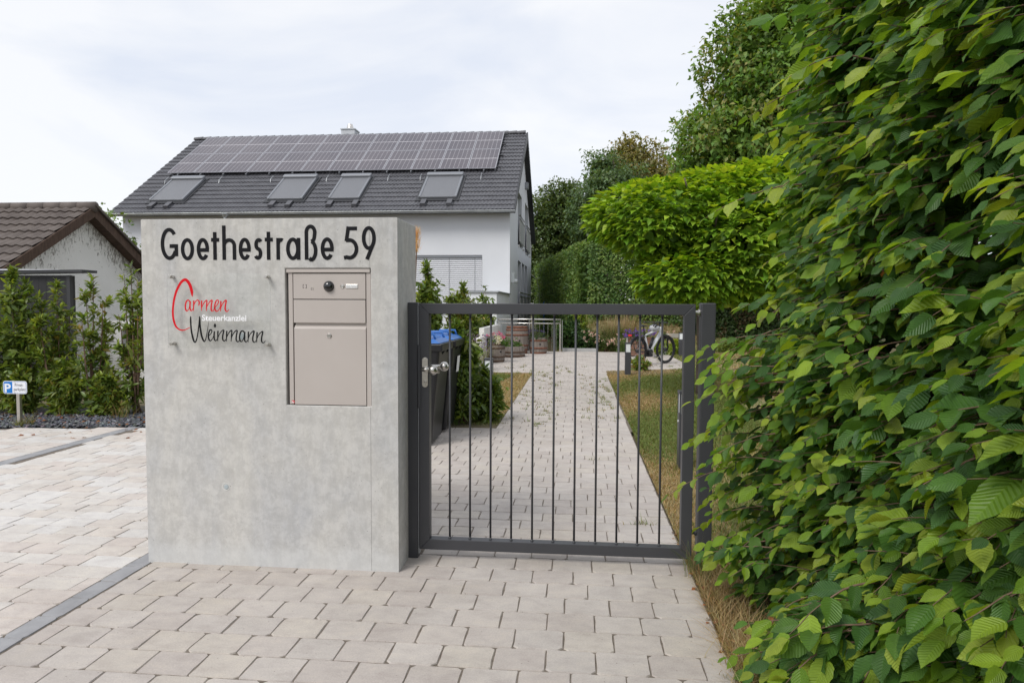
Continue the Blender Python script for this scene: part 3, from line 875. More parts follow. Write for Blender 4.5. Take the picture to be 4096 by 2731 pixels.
# ------------------------------------------------------------------ gate
GY = 3.677
gp = thing('gate_post', (-0.896, GY, 0), 'slim anthracite steel gate post fixed against the concrete wall', 'gate post')
MB().box(-0.9275, -0.8685, GY, GY + 0.06, -0.05, 1.422).build('post_tube', M['anth'], gp, bevel=0.004)
MB().box(-0.8684, -0.8640, GY + 0.010, GY + 0.055, 0.02, 1.418).build('stop_strip', M['zinc'], gp, bevel=0.001)
for z in (1.33, 0.40, 0.17):
    MB().lathe((-0.864, GY + 0.03, z), [(0.011, 0), (0.011, 0.003), (0.006, 0.005)], 12, (1, 0, 0)).build('bolt', M['steel'], gp, bevel=0.0005)
MB().box(-0.866, -0.848, GY - 0.006, GY - 0.0015, 0.84, 1.19).build('cover_flap', M['anth'], gp, bevel=0.004)
gr = thing('gate_post', (0.692, GY, 0), 'free anthracite steel hinge post beside the leafy hedge', 'gate post')
MB().box(0.6555, 0.7305, GY, GY + 0.075, -0.05, 1.4235).build('post_tube', M['anth'], gr, bevel=0.005)
for z in (1.372, 0.19):
    q = MB(); q.tube([(0.6555, GY + 0.035, z), (0.626, GY + 0.035, z)], 0.012, 14); q.tube([(0.6545, GY + 0.035, z), (0.645, GY + 0.035, z)], 0.019, 16)
    q.build('hinge', M['steel'] if z > 1 else M['anth'], gr, bevel=0.001)
gate = thing('garden_gate', (-0.117, GY, 0.05), 'closed anthracite steel garden gate with eleven thin upright bars', 'gate')
gx0, gx1, gz0, gz1, gt = -0.860, 0.6265, 0.0515, 1.4175, 0.058
ya, yb = GY - 0.001, GY + 0.057
q = MB(); q.prism([(gx0, ya, gz1), (gx0 + gt, ya, gz1 - gt), (gx1 - gt, ya, gz1 - gt), (gx1, ya, gz1)], (0, yb - ya, 0)); q.build('top_rail', M['anth'], gate, merge=True, bevel=0.0025)
q = MB(); q.prism([(gx0, ya, gz0), (gx1, ya, gz0), (gx1 - gt, ya, gz0 + gt), (gx0 + gt, ya, gz0 + gt)], (0, yb - ya, 0)); q.build('bottom_rail', M['anth'], gate, merge=True, bevel=0.0025)
e_ = 0.0006
q = MB(); q.prism([(gx0, ya + 0.0002, gz0 + e_), (gx0 + gt, ya + 0.0002, gz0 + gt + e_), (gx0 + gt, ya + 0.0002, gz1 - gt - e_), (gx0, ya + 0.0002, gz1 - e_)], (0, yb - ya - 0.0004, 0)); stile = q.build('lock_stile', M['anth'], gate, merge=True, bevel=0.0025)
q = MB(); q.prism([(gx1, ya + 0.0002, gz0 + e_), (gx1, ya + 0.0002, gz1 - e_), (gx1 - gt, ya + 0.0002, gz1 - gt - e_), (gx1 - gt, ya + 0.0002, gz0 + gt + e_)], (0, yb - ya - 0.0004, 0)); q.build('hinge_stile', M['anth'], gate, merge=True, bevel=0.0025)
ym = (ya + yb) / 2
for k, px in enumerate((1799, 1881, 1964, 2048, 2133, 2218, 2304, 2390, 2476, 2561, 2650)):
    x = at(px, 1262, ym).x
    q = MB(); q.tube([(x, ym, gz0 + gt - 0.004), (x, ym, gz1 - gt + 0.004)], 0.0058, 12)
    for zz, s in ((gz0 + gt, 1), (gz1 - gt, -1)):
        q.lathe((x, ym, zz - 0.001 * s), [(0.0098, 0), (0.0075, 0.005), (0.0058, 0.012)], 12, (0, 0, s))
    q.build('bar', M['anth'], gate, smooth=True)
# lock plate and knob handles
def s5(x, y): return (1600 + x * .3826, 1150 + y * .3826)
c0 = at(*s5(261, 760), ya - 0.004); c1 = at(*s5(261, 1010), ya - 0.004)
q = MB(); rr = 0.0165
pts = [(c0.x + rr * math.cos(R(a)), ya - 0.0065, c0.z + rr * math.sin(R(a))) for a in range(0, 181, 15)] + [(c1.x + rr * math.cos(R(a)), ya - 0.0065, c1.z + rr * math.sin(R(a))) for a in range(180, 361, 15)]
q.prism(pts[::-1], (0, 0.0065, 0)); lp = q.build('lock_plate', M['steel'], stile, merge=True, bevel=0.0015)
kz = at(*s5(261, 850), ya).z; kx = at(*s5(261, 850), ya).x
q = MB()
q.tube([(kx, ya, kz), (kx, ya - 0.03, kz)], 0.0115, 20)
q.tube([(kx - 0.012, ya - 0.030, kz), (kx + 0.032, ya - 0.034, kz)], 0.0115, 20)
q.ball((kx + 0.052, ya - 0.036, kz - 0.002), 0.0265, n=28, m=18)
q.build('knob_handle', M['steel'], stile, smooth=True)
q = MB()
q.tube([(kx, yb, kz + 0.004), (kx, yb + 0.045, kz + 0.004)], 0.0115, 20); q.tube([(kx, yb + 0.045, kz + 0.004), (kx + 0.075, yb + 0.045, kz + 0.004)], 0.0115, 20)
q.ball((kx + 0.088, yb + 0.045, kz + 0.006), 0.0265, n=28, m=18)
q.tube([(kx + 0.03, yb + 0.01, kz - 0.022), (kx + 0.062, yb + 0.03, kz - 0.022)], 0.009, 12)
q.build('knob_handle', M['steel'], stile, smooth=True)
cy = at(*s5(261, 988), ya - 0.007); q = MB()
q.lathe((cy.x, ya - 0.0065, cy.z), [(0.0095, 0), (0.0095, 0.004), (0.0085, 0.005)], 20, (0, -1, 0)); q.box(cy.x - 0.0042, cy.x + 0.0042, ya - 0.0105, ya - 0.006, cy.z - 0.022, cy.z - 0.006)
q.build('lock_cylinder', M['steel'], stile, bevel=0.0006)
MB().box(cy.x - 0.001, cy.x + 0.001, ya - 0.0125, ya - 0.0115, cy.z - 0.004, cy.z + 0.005).build('keyhole', M['darkgap'], stile)
for py in (762, 888):
    sc = at(*s5(261, py), ya - 0.007)
    MB().lathe((sc.x, ya - 0.0065, sc.z), [(0.0035, 0), (0.003, 0.0008)], 12, (0, -1, 0)).build('screw', M['steel'], stile)
# ------------------------------------------------------------------ house with solar roof
HX0, HX1 = -18.15, -2.542           # walls
HYF, HYB = 26.0, 38.18
EY, EZ = 25.5, 5.0                  # front eave
RY, RZ = 31.85, 9.37                # ridge
BY = 38.15
RX0, RX1 = -18.42, -2.30            # roof ends
SL = math.hypot(RY - EY, RZ - EZ)
SD = Vector((0, (RY - EY) / SL, (RZ - EZ) / SL))      # up the slope
SN = Vector((0, -SD.z, SD.y))                          # out of the slope
def rp(x, s, h=0.0):
    """point on the front roof: x, metres up the slope, height above it"""
    return Vector((x, EY, EZ)) + SD * s + SN * h
house = thing('house', ((HX0 + HX1) / 2, HYF, -2.2), 'white rendered house with anthracite tiled roof full of solar panels', 'house')
b = MB()
blX0, blX1, blZ0, blZ1 = -8.4, -3.602, 1.20, 3.37
holed(b, (HX0, HYF, -2.2), (1, 0, 0), (0, 0, 1), (0, -1, 0), [(0, 0), (HX1 - HX0, 0), (HX1 - HX0, EZ + 2.35), (0, EZ + 2.35)], [(blX0 - HX0, blX1 - HX0, blZ0 + 2.2, blZ1 + 2.2)], 0.22)
front = b.build('front_wall', M['render_white'], house)
# gable wall with its tall slots
zk = (RZ - EZ) / (RY - EY)
def ztop(y): return (EZ - 0.05) + (y - EY) * zk if y < RY else (EZ - 0.05) + (BY - y) * zk
b = MB()
gh = [(29.45, 31.55, 4.05, 6.38), (33.53, 35.75, 4.02, 6.48), (29.6, 31.3, 0.0, 3.42), (31.85, 33.3, 0.0, 3.43), (33.75, 35.3, 0.0, 3.45)]
SH = 2.2
holed(b, (HX1, HYF, -SH), (0, 1, 0), (0, 0, 1), (1, 0, 0),
      [(0, 0), (HYB - HYF, 0), (HYB - HYF, ztop(HYB) + SH), (RY - HYF, ztop(RY) + SH), (0, ztop(HYF) + SH)],
      [(a - HYF, c - HYF, d + SH, e + SH) for a, c, d, e in gh], 0.28)
gable = b.build('gable_wall', M['render_white'], house)
b = MB(); b.poly([(HX0, HYB, -2.2), (HX0, HYF, -2.2), (HX0, HYF, ztop(HYF)), (HX0, RY, ztop(RY)), (HX0, HYB, ztop(HYB))])
b.poly([(HX1, HYB, -2.2), (HX0, HYB, -2.2), (HX0, HYB, ztop(HYB)), (HX1, HYB, ztop(HYB))]); b.build('rear_wall', M['render_white'], house)
for a, c, d, e in gh:
    w = MB().box(HX1 - 0.30, HX1 - 0.26, a, c, d, e).build('gable_window', M['alu'], gable)
    MB().box(HX1 - 0.262, HX1 - 0.255, a + 0.08, c - 0.08, d + 0.08, e - 0.08).build('pane', M['glass_dark'], gable)
for (a, c, d, e) in ((29.75, 32.4, 4.2, 5.22), (33.9, 36.6, 4.2, 5.26)):
    q = MB()
    for z in (d, e - 0.03): q.box(HX1 + 0.05, HX1 + 0.08, a, c, z, z + 0.035)
    for y_ in (a, c - 0.035): q.box(HX1 + 0.05, HX1 + 0.08, y_, y_ + 0.035, d, e)
    q.box(HX1 + 0.03, HX1 + 0.075, a - 0.05, c + 0.05, e + 0.14, e + 0.18)
    q.box(HX1 - 0.02, HX1 + 0.06, a, a + 0.3, d - 0.18, d - 0.1); q.box(HX1 - 0.02, HX1 + 0.06, c - 0.3, c, d - 0.18, d - 0.1)
    q.build('window_guard', M['steel_rail'], gable)
    MB().box(HX1 + 0.058, HX1 + 0.066, a + 0.04, c - 0.04, d + 0.04, e - 0.04).build('guard_panel', noisy('guard_mesh', (0.30, 0.31, 0.30), (0.38, 0.39, 0.38), 3, 0.5), gable)
for k in range(3):
    a = 30.0 + k * 2.15; c = a + 2.0; d, e = 0.80, 1.86
    q = MB()
    for z in (d, e - 0.03): q.box(HX1 + 0.05, HX1 + 0.08, a, c, z, z + 0.035)
    for y_ in (a, c - 0.035): q.box(HX1 + 0.05, HX1 + 0.08, y_, y_ + 0.035, d, e)
    q.box(HX1 + 0.03, HX1 + 0.075, a - 0.05, c + 0.05, e + 0.14, e + 0.19)
    q.build('window_guard', M['steel_rail'], gable)
    MB().box(HX1 + 0.058, HX1 + 0.066, a + 0.04, c - 0.04, d + 0.04, e - 0.04).build('guard_panel', bpy.data.materials['guard_mesh'], gable)
MB().box(HX1, HX1 + 0.16, 33.3, 33.75, 7.12, 7.42).build('vent_hood', M['alu'], gable, bevel=0.01)
q = MB(); q.box(HX1, HX1 + 0.12, 26.6, 26.75, 2.35, 2.75); q.ball((HX1 + 0.16, 26.75, 2.4), 0.09, n=12, m=8); q.build('wall_lamp', M['pale_glass'], gable)
q = MB(); q.tube([(HX1 + 0.02, 38.0, 3.2), (HX1 + 0.35, 38.0, 2.9), (HX1 + 0.5, 38.0, 2.2), (HX1 + 0.45, 38.0, 1.0)], 0.025, 6); q.build('hose', mat('pale_hose', (0.4, 0.42, 0.35), 0.6), gable)
# venetian blind in the front window
win = MB().box(blX0 + 0.02, blX1 - 0.02, HYF + 0.19, HYF + 0.215, blZ0, blZ1).build('front_window', M['glass_dark'], front)
MB().box(blX0, blX1, HYF + 0.04, HYF + 0.17, blZ1 - 0.085, blZ1).build('blind_box', M['alu'], front)
M['slat'] = mat('white_blind_slat', (0.70, 0.71, 0.74), 0.4)
sl = MB(); pr = [(-0.005, 0.0), (0.012, 0.018), (0.03, 0.045), (0.04, 0.075)]
for (a, c), (e, f_) in zip(pr[:-1], pr[1:]):
    sl.poly([(blX0 + 0.02, HYF + 0.09 + a, c), (blX1 - 0.02, HYF + 0.09 + a, c), (blX1 - 0.02, HYF + 0.09 + e, f_), (blX0 + 0.02, HYF + 0.09 + e, f_)])
me0 = sl.build('slat', M['slat'], front)
me0.location.z = blZ1 - 0.085 - 0.078
for k in range(1, 24):
    o = me0.copy(); COL.objects.link(o); o.location.z = me0.location.z - 0.0775 * k
for x in (-3.9, -4.9, -5.9, -6.9):
    MB().box(x - 0.006, x + 0.006, HYF + 0.075, HYF + 0.083, blZ0, blZ1 - 0.06).build('ladder_tape', M['alu'], front)
MB().box(blX0 - 0.03, blX1 + 0.03, HYF - 0.06, HYF + 0.2, blZ0 - 0.04, blZ0).build('window_sill', M['alu'], front)
# low flat-roofed annex in front
ax0, ax1, ay0, ay1 = -3.6, -2.565, 21.9, 25.98
b = MB(); b.box(ax0, ax1, ay0, ay1, -2.2, 1.86); an = b.build('annex_wall', M['annex_white'], house)
MB().box(ax0 - 0.05, ax1 + 0.06, ay0 - 0.06, ay1, 1.86, 1.905).build('cap_sheet', M['zinc'], an)

# roof body, soffit, verge boards
b = MB(); th = 0.20
def sect(x):
    return [(x, EY - 0.02, EZ - 0.12), (x, EY - 0.02, EZ - 0.02), (x, RY, RZ - 0.03), (x, BY + 0.02, EZ - 0.02), (x, BY + 0.02, EZ - 0.14), (x, RY, RZ - th - 0.05)]
b.prism(sect(RX0 + 0.02), (RX1 - RX0 - 0.05, 0, 0))
roof = b.build('roof', M['dark_trim'], house, merge=True)
q = MB(); q.prism([(RX1 - 0.045, EY - 0.03, EZ - 0.13), (RX1 - 0.045, EY - 0.03, EZ + 0.04), (RX1 - 0.045, RY, RZ + 0.06), (RX1 - 0.045, BY + 0.03, EZ + 0.04), (RX1 - 0.045, BY + 0.03, EZ - 0.16), (RX1 - 0.045, RY, RZ - 0.27)], (0.05, 0, 0)); q.build('verge_board', M['dark_trim'], roof, merge=True)
q = MB(); q.poly([(RX0, RY, RZ + 0.02), (RX1, RY, RZ + 0.02), (RX1, BY, EZ + 0.02), (RX0, BY, EZ + 0.02)][::-1]); q.build('rear_slope', M['tile'], roof)
# gutter with joints and a hopper
q = MB(); gp_ = [(0.075 * math.cos(R(a)), 0.075 * math.sin(R(a))) for a in range(180, 361, 20)]
for x_ in ((RX0 - 0.05, RX1 + 0.02),):
    A_ = [q.vert((x_[0], EY - 0.085 + u, EZ - 0.03 + v)) for u, v in gp_]; B_ = [q.vert((x_[1], EY - 0.085 + u, EZ - 0.03 + v)) for u, v in gp_]
    for k in range(len(A_) - 1): q.face((A_[k], B_[k], B_[k + 1], A_[k + 1]))
    q.face(A_[::-1]); q.face(B_)
q.tube([(RX0 - 0.05, EY - 0.16, EZ - 0.03), (RX1 + 0.02, EY - 0.16, EZ - 0.03)], 0.012, 8)
gut = q.build('gutter', M['zinc'], house)
for k in range(22):
    x = RX0 + 0.45 + k * 0.74
    q = MB(); q.tube([(x, EY - 0.16, EZ - 0.025), (x + 0.01, EY - 0.15, EZ - 0.075), (x + 0.03, EY - 0.085, EZ - 0.112)], 0.008, 6); q.build('gutter_hook', M['zinc'], gut)
q = MB(); q.lathe((-13.55, EY - 0.085, EZ - 0.33), [(0.05, 0), (0.05, 0.12), (0.13, 0.24)], 14); q.tube([(-13.55, EY - 0.085, EZ - 0.33), (-13.55, EY - 0.06, EZ - 0.6), (-13.55, HYF - 0.08, EZ - 1.0), (-13.55, HYF - 0.08, -2.2)], 0.05, 10); q.build('downpipe', M['zinc'], gut)

# tiles
NR, NC = 20, 54
TW = (RX1 - RX0 - 0.05) / NC; TL = SL / NR
prof = []
for k in range(13):
    u = k / 12.0
    prof.append((u * TW, 0.026 * (0.5 - 0.5 * math.cos(u * 4 * pi)) ** 1.0))
v = []; f = []
for (u, hh) in prof: v.append((u, 0, hh + 0.036))
for (u, hh) in prof: v.append((u, TL + 0.05, hh + 0.002))
for (u, hh) in prof: v.append((u, 0.002, hh + 0.008))
n = len(prof)
for k in range(n - 1):
    f += [(k, k + 1, n + k + 1), (k, n + k + 1, n + k), (2 * n + k, 2 * n + k + 1, k + 1), (2 * n + k, k + 1, k)]
tv = np.array(v); tf = np.array(f)
Tm = fast_mesh('roof_tile', tv, tf, mats=[M['tile']], smooth=False)
SKY = [(-17.13, -15.70), (-12.21, -10.77), (-9.72, -8.47), (-6.12, -4.63)]
SKS = (0.118, 0.392)
PVX0, PVX1, PVS0, PVS1 = -17.62, -3.35, 0.444, 0.977
rot = Matrix((Vector((1, 0, 0)), SD, SN)).transposed().to_4x4()
near = []; far = []
for r_ in range(NR):
    for c_ in range(NC):
        x = RX0 + 0.02 + c_ * TW; s = r_ * TL
        sm = (s + TL / 2) / SL; xm = x + TW / 2
        if any(a + 0.05 < xm < e - 0.05 for a, e in SKY) and SKS[0] + 0.02 < sm < SKS[1] - 0.02: continue
        if PVX0 + 0.4 < xm < PVX1 - 0.4 and PVS0 + 0.06 < sm < PVS1 - 0.04: continue
        near.append((x, s)); 
scr = screen(np.array([tuple(rp(x, s)) for x, s in near]))
vis = [i for i in range(len(near)) if scr[0][i] > 1700 or scr[1][i] < 870]
order = sorted(range(len(near)), key=lambda i: (scr[2][i] + (0 if 400 < scr[0][i] < 2100 else 50)))
sel = set(order[:300])
parts = []
for i, (x, s) in enumerate(near):
    if i in sel:
        o = bpy.data.objects.new('roof_tile', Tm); COL.objects.link(o); o.parent = roof
        o.matrix_local = Matrix.Translation(rp(x, s, random.uniform(0, 0.003)) - ORG[roof.name]) @ rot
    else:
        P0 = np.array(rp(x, s, random.uniform(0, 0.003)) - ORG[roof.name])
        parts.append((P0 + tv[:, 0:1] * np.array([1, 0, 0]) + tv[:, 1:2] * np.array(SD) + tv[:, 2:3] * np.array(SN), tf, np.zeros((len(tv), 3)), np.zeros((len(tv), 2))))
o = link('tile_field', fast_mesh('tile_field', *join(parts)[:2], mats=[M['tile']], smooth=False), roof); o['kind'] = 'stuff'
# ridge caps
cap = MB(); k_ = 0.42
a_ = [(0.13 * math.cos(R(a)), 0.10 * math.sin(R(a))) for a in range(-20, 201, 20)]
A_ = [cap.vert((0, u, v_)) for u, v_ in a_]; B_ = [cap.vert((k_, u * 1.12, v_ * 1.12 + 0.02)) for u, v_ in a_]
for k in range(len(A_) - 1): cap.face((A_[k], B_[k], B_[k + 1], A_[k + 1]))
cap.face(B_); cap.face(A_[::-1])
capm = cap.build('ridge_cap', M['tile'], roof).data
bpy.data.objects.remove(bpy.data.objects['ridge_cap'])
x = RX0
for v_ in capm.vertices: v_.co = v_.co + ORG[roof.name]
while x < RX1 - 0.35:
    o = bpy.data.objects.new('ridge_cap', capm); COL.objects.link(o); o.parent = roof
    o.location = Vector((x, RY, RZ + 0.02)) - ORG[roof.name]; x += 0.40
# chimney
q = MB(); q.box(-11.28, -10.62, 32.2, 32.9, 8.6, 9.82); ch = q.build('chimney', noisy('chimney_cladding', (0.47, 0.49, 0.52), (0.53, 0.55, 0.58), 2, 0.6), roof)
MB().box(-11.31, -10.59, 32.17, 32.93, 9.82, 9.87).build('chimney_cap', M['zinc'], roof)
MB().lathe((-10.95, 32.55, 9.87), [(0.19, 0), (0.19, 0.06), (0.17, 0.08), (0.12, 0.27), (0.11, 0.28)], 20).build('flue_pipe', M['steel_rail'], roof, smooth=False)

# solar panels, two rows of twelve
M['pv'] = mat('solar_cells', (0.055, 0.05, 0.065), 0.16, 0, 0.55)
t = NT(M['pv']); uvn = t.new('ShaderNodeUVMap'); sx = t.new('ShaderNodeSeparateXYZ'); t.to(uvn.outputs['UV'], sx.inputs[0])
def line(c, n, w):
    fr_ = t.math('FRACT', t.math('MULTIPLY', c, n))
    return t.math('LESS_THAN', t.math('ABSOLUTE', t.math('SUBTRACT', fr_, 0.5)), w)
cu = t.math('ADD', t.math('MULTIPLY', sx.outputs[0], 6.0), 0.5); cv = t.math('ADD', t.math('MULTIPLY', sx.outputs[1], 20.0), 0.5)
lu = line(cu, 1.0, 0.035); lv = line(cv, 1.0, 0.05)
lm = t.math('LESS_THAN', t.math('ABSOLUTE', t.math('SUBTRACT', sx.outputs[1], 0.5)), 0.0075)
ln = t.math('MAXIMUM', t.math('MAXIMUM', lm, t.math('MULTIPLY', lu, 0.5)), t.math('MULTIPLY', lv, 0.10))
t.base(t.mix(ln, t.ramp(t.noise(t.pos(), 0.5, 2), [(0.3, (0.06, 0.05, 0.062)), (0.7, (0.09, 0.075, 0.085))]), (0.62, 0.60, 0.62)))
M['pv_frame'] = mat('panel_frame', (0.42, 0.42, 0.45), 0.35, 0.5)
PW = (PVX1 - PVX0) / 12; PLn = (PVS1 - PVS0) * SL / 2
def panel_mesh():
    w, l, hh = PW - 0.02, PLn - 0.02, 0.035
    v = [(0, 0, 0), (w, 0, 0), (w, l, 0), (0, l, 0), (0, 0, hh), (w, 0, hh), (w, l, hh), (0, l, hh), (0.025, 0.025, hh), (w - 0.025, 0.025, hh), (w - 0.025, l - 0.025, hh), (0.025, l - 0.025, hh)]
    f = [(0, 1, 5, 4), (1, 2, 6, 5), (2, 3, 7, 6), (3, 0, 4, 7), (4, 5, 9, 8), (5, 6, 10, 9), (6, 7, 11, 10), (7, 4, 8, 11), (8, 9, 10, 11), (3, 2, 1, 0)]
    me = bpy.data.meshes.new('solar_panel'); me.from_pydata(v, [], f); me.materials.append(M['pv_frame']); me.materials.append(M['pv'])
    me.polygons[8].material_index = 1
    uv = me.uv_layers.new(name='UVMap')
    for li, c_ in zip(me.polygons[8].loop_indices, ((0, 0), (1, 0), (1, 1), (0, 1))): uv.data[li].uv = c_
    return me
pm = panel_mesh()
for r_ in range(2):
    for c_ in range(12):
        o = bpy.data.objects.new('solar_panel', pm); COL.objects.link(o); o.parent = house
        o.matrix_local = Matrix.Translation(rp(PVX0 + c_ * PW + 0.01, PVS0 * SL + r_ * PLn + 0.01, 0.15 + random.uniform(0, 0.004)) - ORG[house.name]) @ rot
for k in range(14):
    c_ = rp(PVX0 + 0.5 + k * (PVX1 - PVX0 - 1) / 13, PVS0 * SL - 0.04, 0.09)
    MB().obox(c_, Vector((1, 0, 0)), SD, SN, 0.02, 0.08, 0.05).build('mounting_rail', M['alu'], roof)
for k in range(4):
    c_ = rp(PVX1 + 0.05, (PVS0 + 0.03 + 0.16 * k) * SL, 0.13)
    MB().obox(c_, Vector((1, 0, 0)), SD, SN, 0.12, 0.025, 0.025).build('mounting_rail', M['dark_trim'], roof)
# roof windows with roller shutters
M['shutter'] = mat('grey_roof_shutter', (0.17, 0.175, 0.19), 0.5, 0.15); t = NT(M['shutter'])
wv = t.new('ShaderNodeTexWave'); wv.wave_type = 'BANDS'; wv.bands_direction = 'Z'; wv.inputs['Scale'].default_value = 9.0; t.to(t.pos(), wv.inputs['Vector']); t.bump(wv.outputs['Fac'], 0.6, 0.01)
M['win_alu'] = mat('window_aluminium', (0.24, 0.25, 0.27), 0.4, 0.4)
for a, e in SKY:
    s0, s1 = SKS[0] * SL, SKS[1] * SL
    U_ = Vector((1, 0, 0))
    fl = MB().obox(rp((a + e) / 2, (s0 + s1) / 2 - 0.06, 0.045), U_, SD, SN, (e - a) / 2 + 0.10, (s1 - s0) / 2 + 0.12, 0.02).build('roof_window', M['dark_trim'], roof)
    MB().obox(rp((a + e) / 2, (s0 + s1) / 2 - 0.12, 0.12), U_, SD, SN, (e - a) / 2 - 0.07, (s1 - s0) / 2 - 0.12, 0.02).build('roller_shutter', M['shutter'], roof)
    for x_ in (a + 0.04, e - 0.04): MB().obox(rp(x_, (s0 + s1) / 2 - 0.1, 0.11), U_, SD, SN, 0.045, (s1 - s0) / 2 - 0.1, 0.055).build('shutter_guide', M['win_alu'], roof, bevel=0.02)
    MB().obox(rp((a + e) / 2, s1 - 0.13, 0.14), U_, SD, SN, (e - a) / 2 + 0.01, 0.13, 0.10).build('shutter_box', M['win_alu'], roof, bevel=0.04)
    MB().obox(rp((a + e) / 2, s0 + 0.02, 0.09), U_, SD, SN, (e - a) / 2, 0.03, 0.05).build('bottom_bar', M['win_alu'], roof, bevel=0.015)
for x_ in (-16.84, -16.17, -11.88, -11.2, -9.56, -8.55, -5.88, -4.87):
    q = MB(); c_ = rp(x_, 0.066 * SL, 0)
    P_ = [rp(x_ - 0.1, 0.04 * SL, 0.04), rp(x_ - 0.08, 0.042 * SL, 0.15), rp(x_ - 0.08, 0.095 * SL, 0.13), rp(x_ - 0.1, 0.105 * SL, 0.04)]
    q.prism(P_, (0.2, 0, 0)); q.build('vent_tile', M['tile'], roof, merge=True)
for x_ in (-17.4, -15.0, -12.75, -10.35, -7.75, -6.4, -3.9):
    q = MB(); q.tube([rp(x_, 0.345 * SL, 0.02), rp(x_, 0.36 * SL, 0.12), rp(x_, 0.40 * SL, 0.13)], 0.012, 6); q.build('roof_hook', M['zinc'], roof)

# ------------------------------------------------------------------ old garage on the left
m = mat('weathered_white_plaster', (0.7, 0.7, 0.68), 0.9); t = NT(m)
st = t.noise(t.pos((1, 3.0, 1.2)), 5.0, 8, 0.72, 1.5)
gz = t.new('ShaderNodeNewGeometry'); sz = t.new('ShaderNodeSeparateXYZ'); t.to(gz.outputs['Position'], sz.inputs[0])
# soot creeps up under the verge: follows the gable outline
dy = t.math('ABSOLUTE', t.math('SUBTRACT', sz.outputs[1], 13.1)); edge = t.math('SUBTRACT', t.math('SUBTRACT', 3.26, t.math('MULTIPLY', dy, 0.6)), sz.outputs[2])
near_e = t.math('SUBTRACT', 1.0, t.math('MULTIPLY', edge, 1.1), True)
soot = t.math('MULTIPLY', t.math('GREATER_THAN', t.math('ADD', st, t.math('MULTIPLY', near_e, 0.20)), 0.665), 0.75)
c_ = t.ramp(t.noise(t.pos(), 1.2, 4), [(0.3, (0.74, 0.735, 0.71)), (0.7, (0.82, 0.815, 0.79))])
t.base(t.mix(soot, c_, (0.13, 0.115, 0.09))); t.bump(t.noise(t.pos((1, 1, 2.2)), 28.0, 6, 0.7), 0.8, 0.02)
M['plaster_old'] = m
M['brown_tile'] = noisy('brown_roof_tile', (0.085, 0.068, 0.06), (0.13, 0.108, 0.096), 2.2, 0.75, 0.2, 60, 0.004)
M['brown_wood'] = noisy('dark_brown_verge_wood', (0.055, 0.032, 0.022), (0.095, 0.06, 0.042), 5, 0.8, stretch=(1, 6, 1))
SX = -10.0; AY, AZ = 13.1, 3.35; K = 0.60
gar = thing('old_garage', (SX, AY, 0), 'old garage with peeling white gable and brown tiled roof', 'garage')
b = MB()
yl, yr = 8.8, 17.6
b.poly([(SX, yl, -0.05), (SX, yr, -0.05), (SX, yr, AZ - 0.12 - K * (yr - AY)), (SX, AY, AZ - 0.12), (SX, yl, AZ - 0.12 - K * (AY - yl))])
b.poly([(SX - 7, yl, -0.05), (SX, yl, -0.05), (SX, yl, AZ - 0.12 - K * (AY - yl)), (SX - 7, yl, AZ - 0.12 - K * (AY - yl))])
b.poly([(SX, yr, -0.05), (SX - 7, yr, -0.05), (SX - 7, yr, AZ - 0.12 - K * (yr - AY)), (SX, yr, AZ - 0.12 - K * (yr - AY))])
b.build('gable_wall', M['plaster_old'], gar)
b = MB()
b.prism([(SX - 7.2, yl - 0.4, AZ - K * (AY - yl + 0.4) - 0.14), (SX - 7.2, yl - 0.4, AZ - K * (AY - yl + 0.4)), (SX - 7.2, AY, AZ), (SX - 7.2, yr + 0.4, AZ - K * (yr + 0.4 - AY)), (SX - 7.2, yr + 0.4, AZ - K * (yr + 0.4 - AY) - 0.14), (SX - 7.2, AY, AZ - 0.14)], (7.42, 0, 0))
gr_ = b.build('roof', M['brown_wood'], gar, merge=True)
for s_ in (-1, 1):
    q = MB(); ye = AY + s_ * (AY - yl + 0.4)
    P_ = [(SX + 0.22, AY, AZ + 0.03), (SX + 0.22, ye, AZ + 0.03 - K * abs(ye - AY)), (SX + 0.22, ye, AZ - 0.17 - K * abs(ye - AY)), (SX + 0.22, AY, AZ - 0.17)]
    q.prism(P_ if s_ > 0 else P_[::-1], (0.035, 0, 0)); q.build('verge_board', M['brown_wood'], gr_, merge=True)
gl_ = math.hypot(1, K); G_D = Vector((0, 1 / gl_, K / gl_)); G_N = Vector((0, -K / gl_, 1 / gl_))
tw = 0.2; tl = 0.31
gv = []
for k in range(7):
    u = k / 6.0; gv.append((u * tw, 0.03 * (0.5 - 0.5 * math.cos(u * 2 * pi))))
vv = [(u, 0, hh + 0.04) for u, hh in gv] + [(u, tl + 0.04, hh + 0.004) for u, hh in gv] + [(u, 0.002, hh + 0.008) for u, hh in gv]
n = 7; ff = []
for k in range(n - 1): ff += [(k, k + 1, n + k + 1), (k, n + k + 1, n + k), (2 * n + k, 2 * n + k + 1, k + 1), (2 * n + k, k + 1, k)]
gtm = fast_mesh('roof_tile', np.array(vv), np.array(ff), mats=[M['brown_tile']], smooth=False)
grot = Matrix((Vector((1, 0, 0)), G_D, G_N)).transposed().to_4x4()
nrow = int((AY - yl + 0.4) * gl_ / tl)
for r_ in range(nrow + 1):
    for c_ in range(21):
        s_ = r_ * tl
        p_ = Vector((SX + 0.22 - (c_ + 1) * tw, AY, AZ + 0.02)) - G_D * (tl * (nrow + 1 - r_) - 0.03)
        if p_.y < yl - 0.5: continue
        o = bpy.data.objects.new('roof_tile', gtm); COL.objects.link(o); o.parent = gr_
        o.matrix_local = Matrix.Translation(p_ - ORG[gar.name] + Vector((0, 0, random.uniform(0, 0.006)))) @ grot
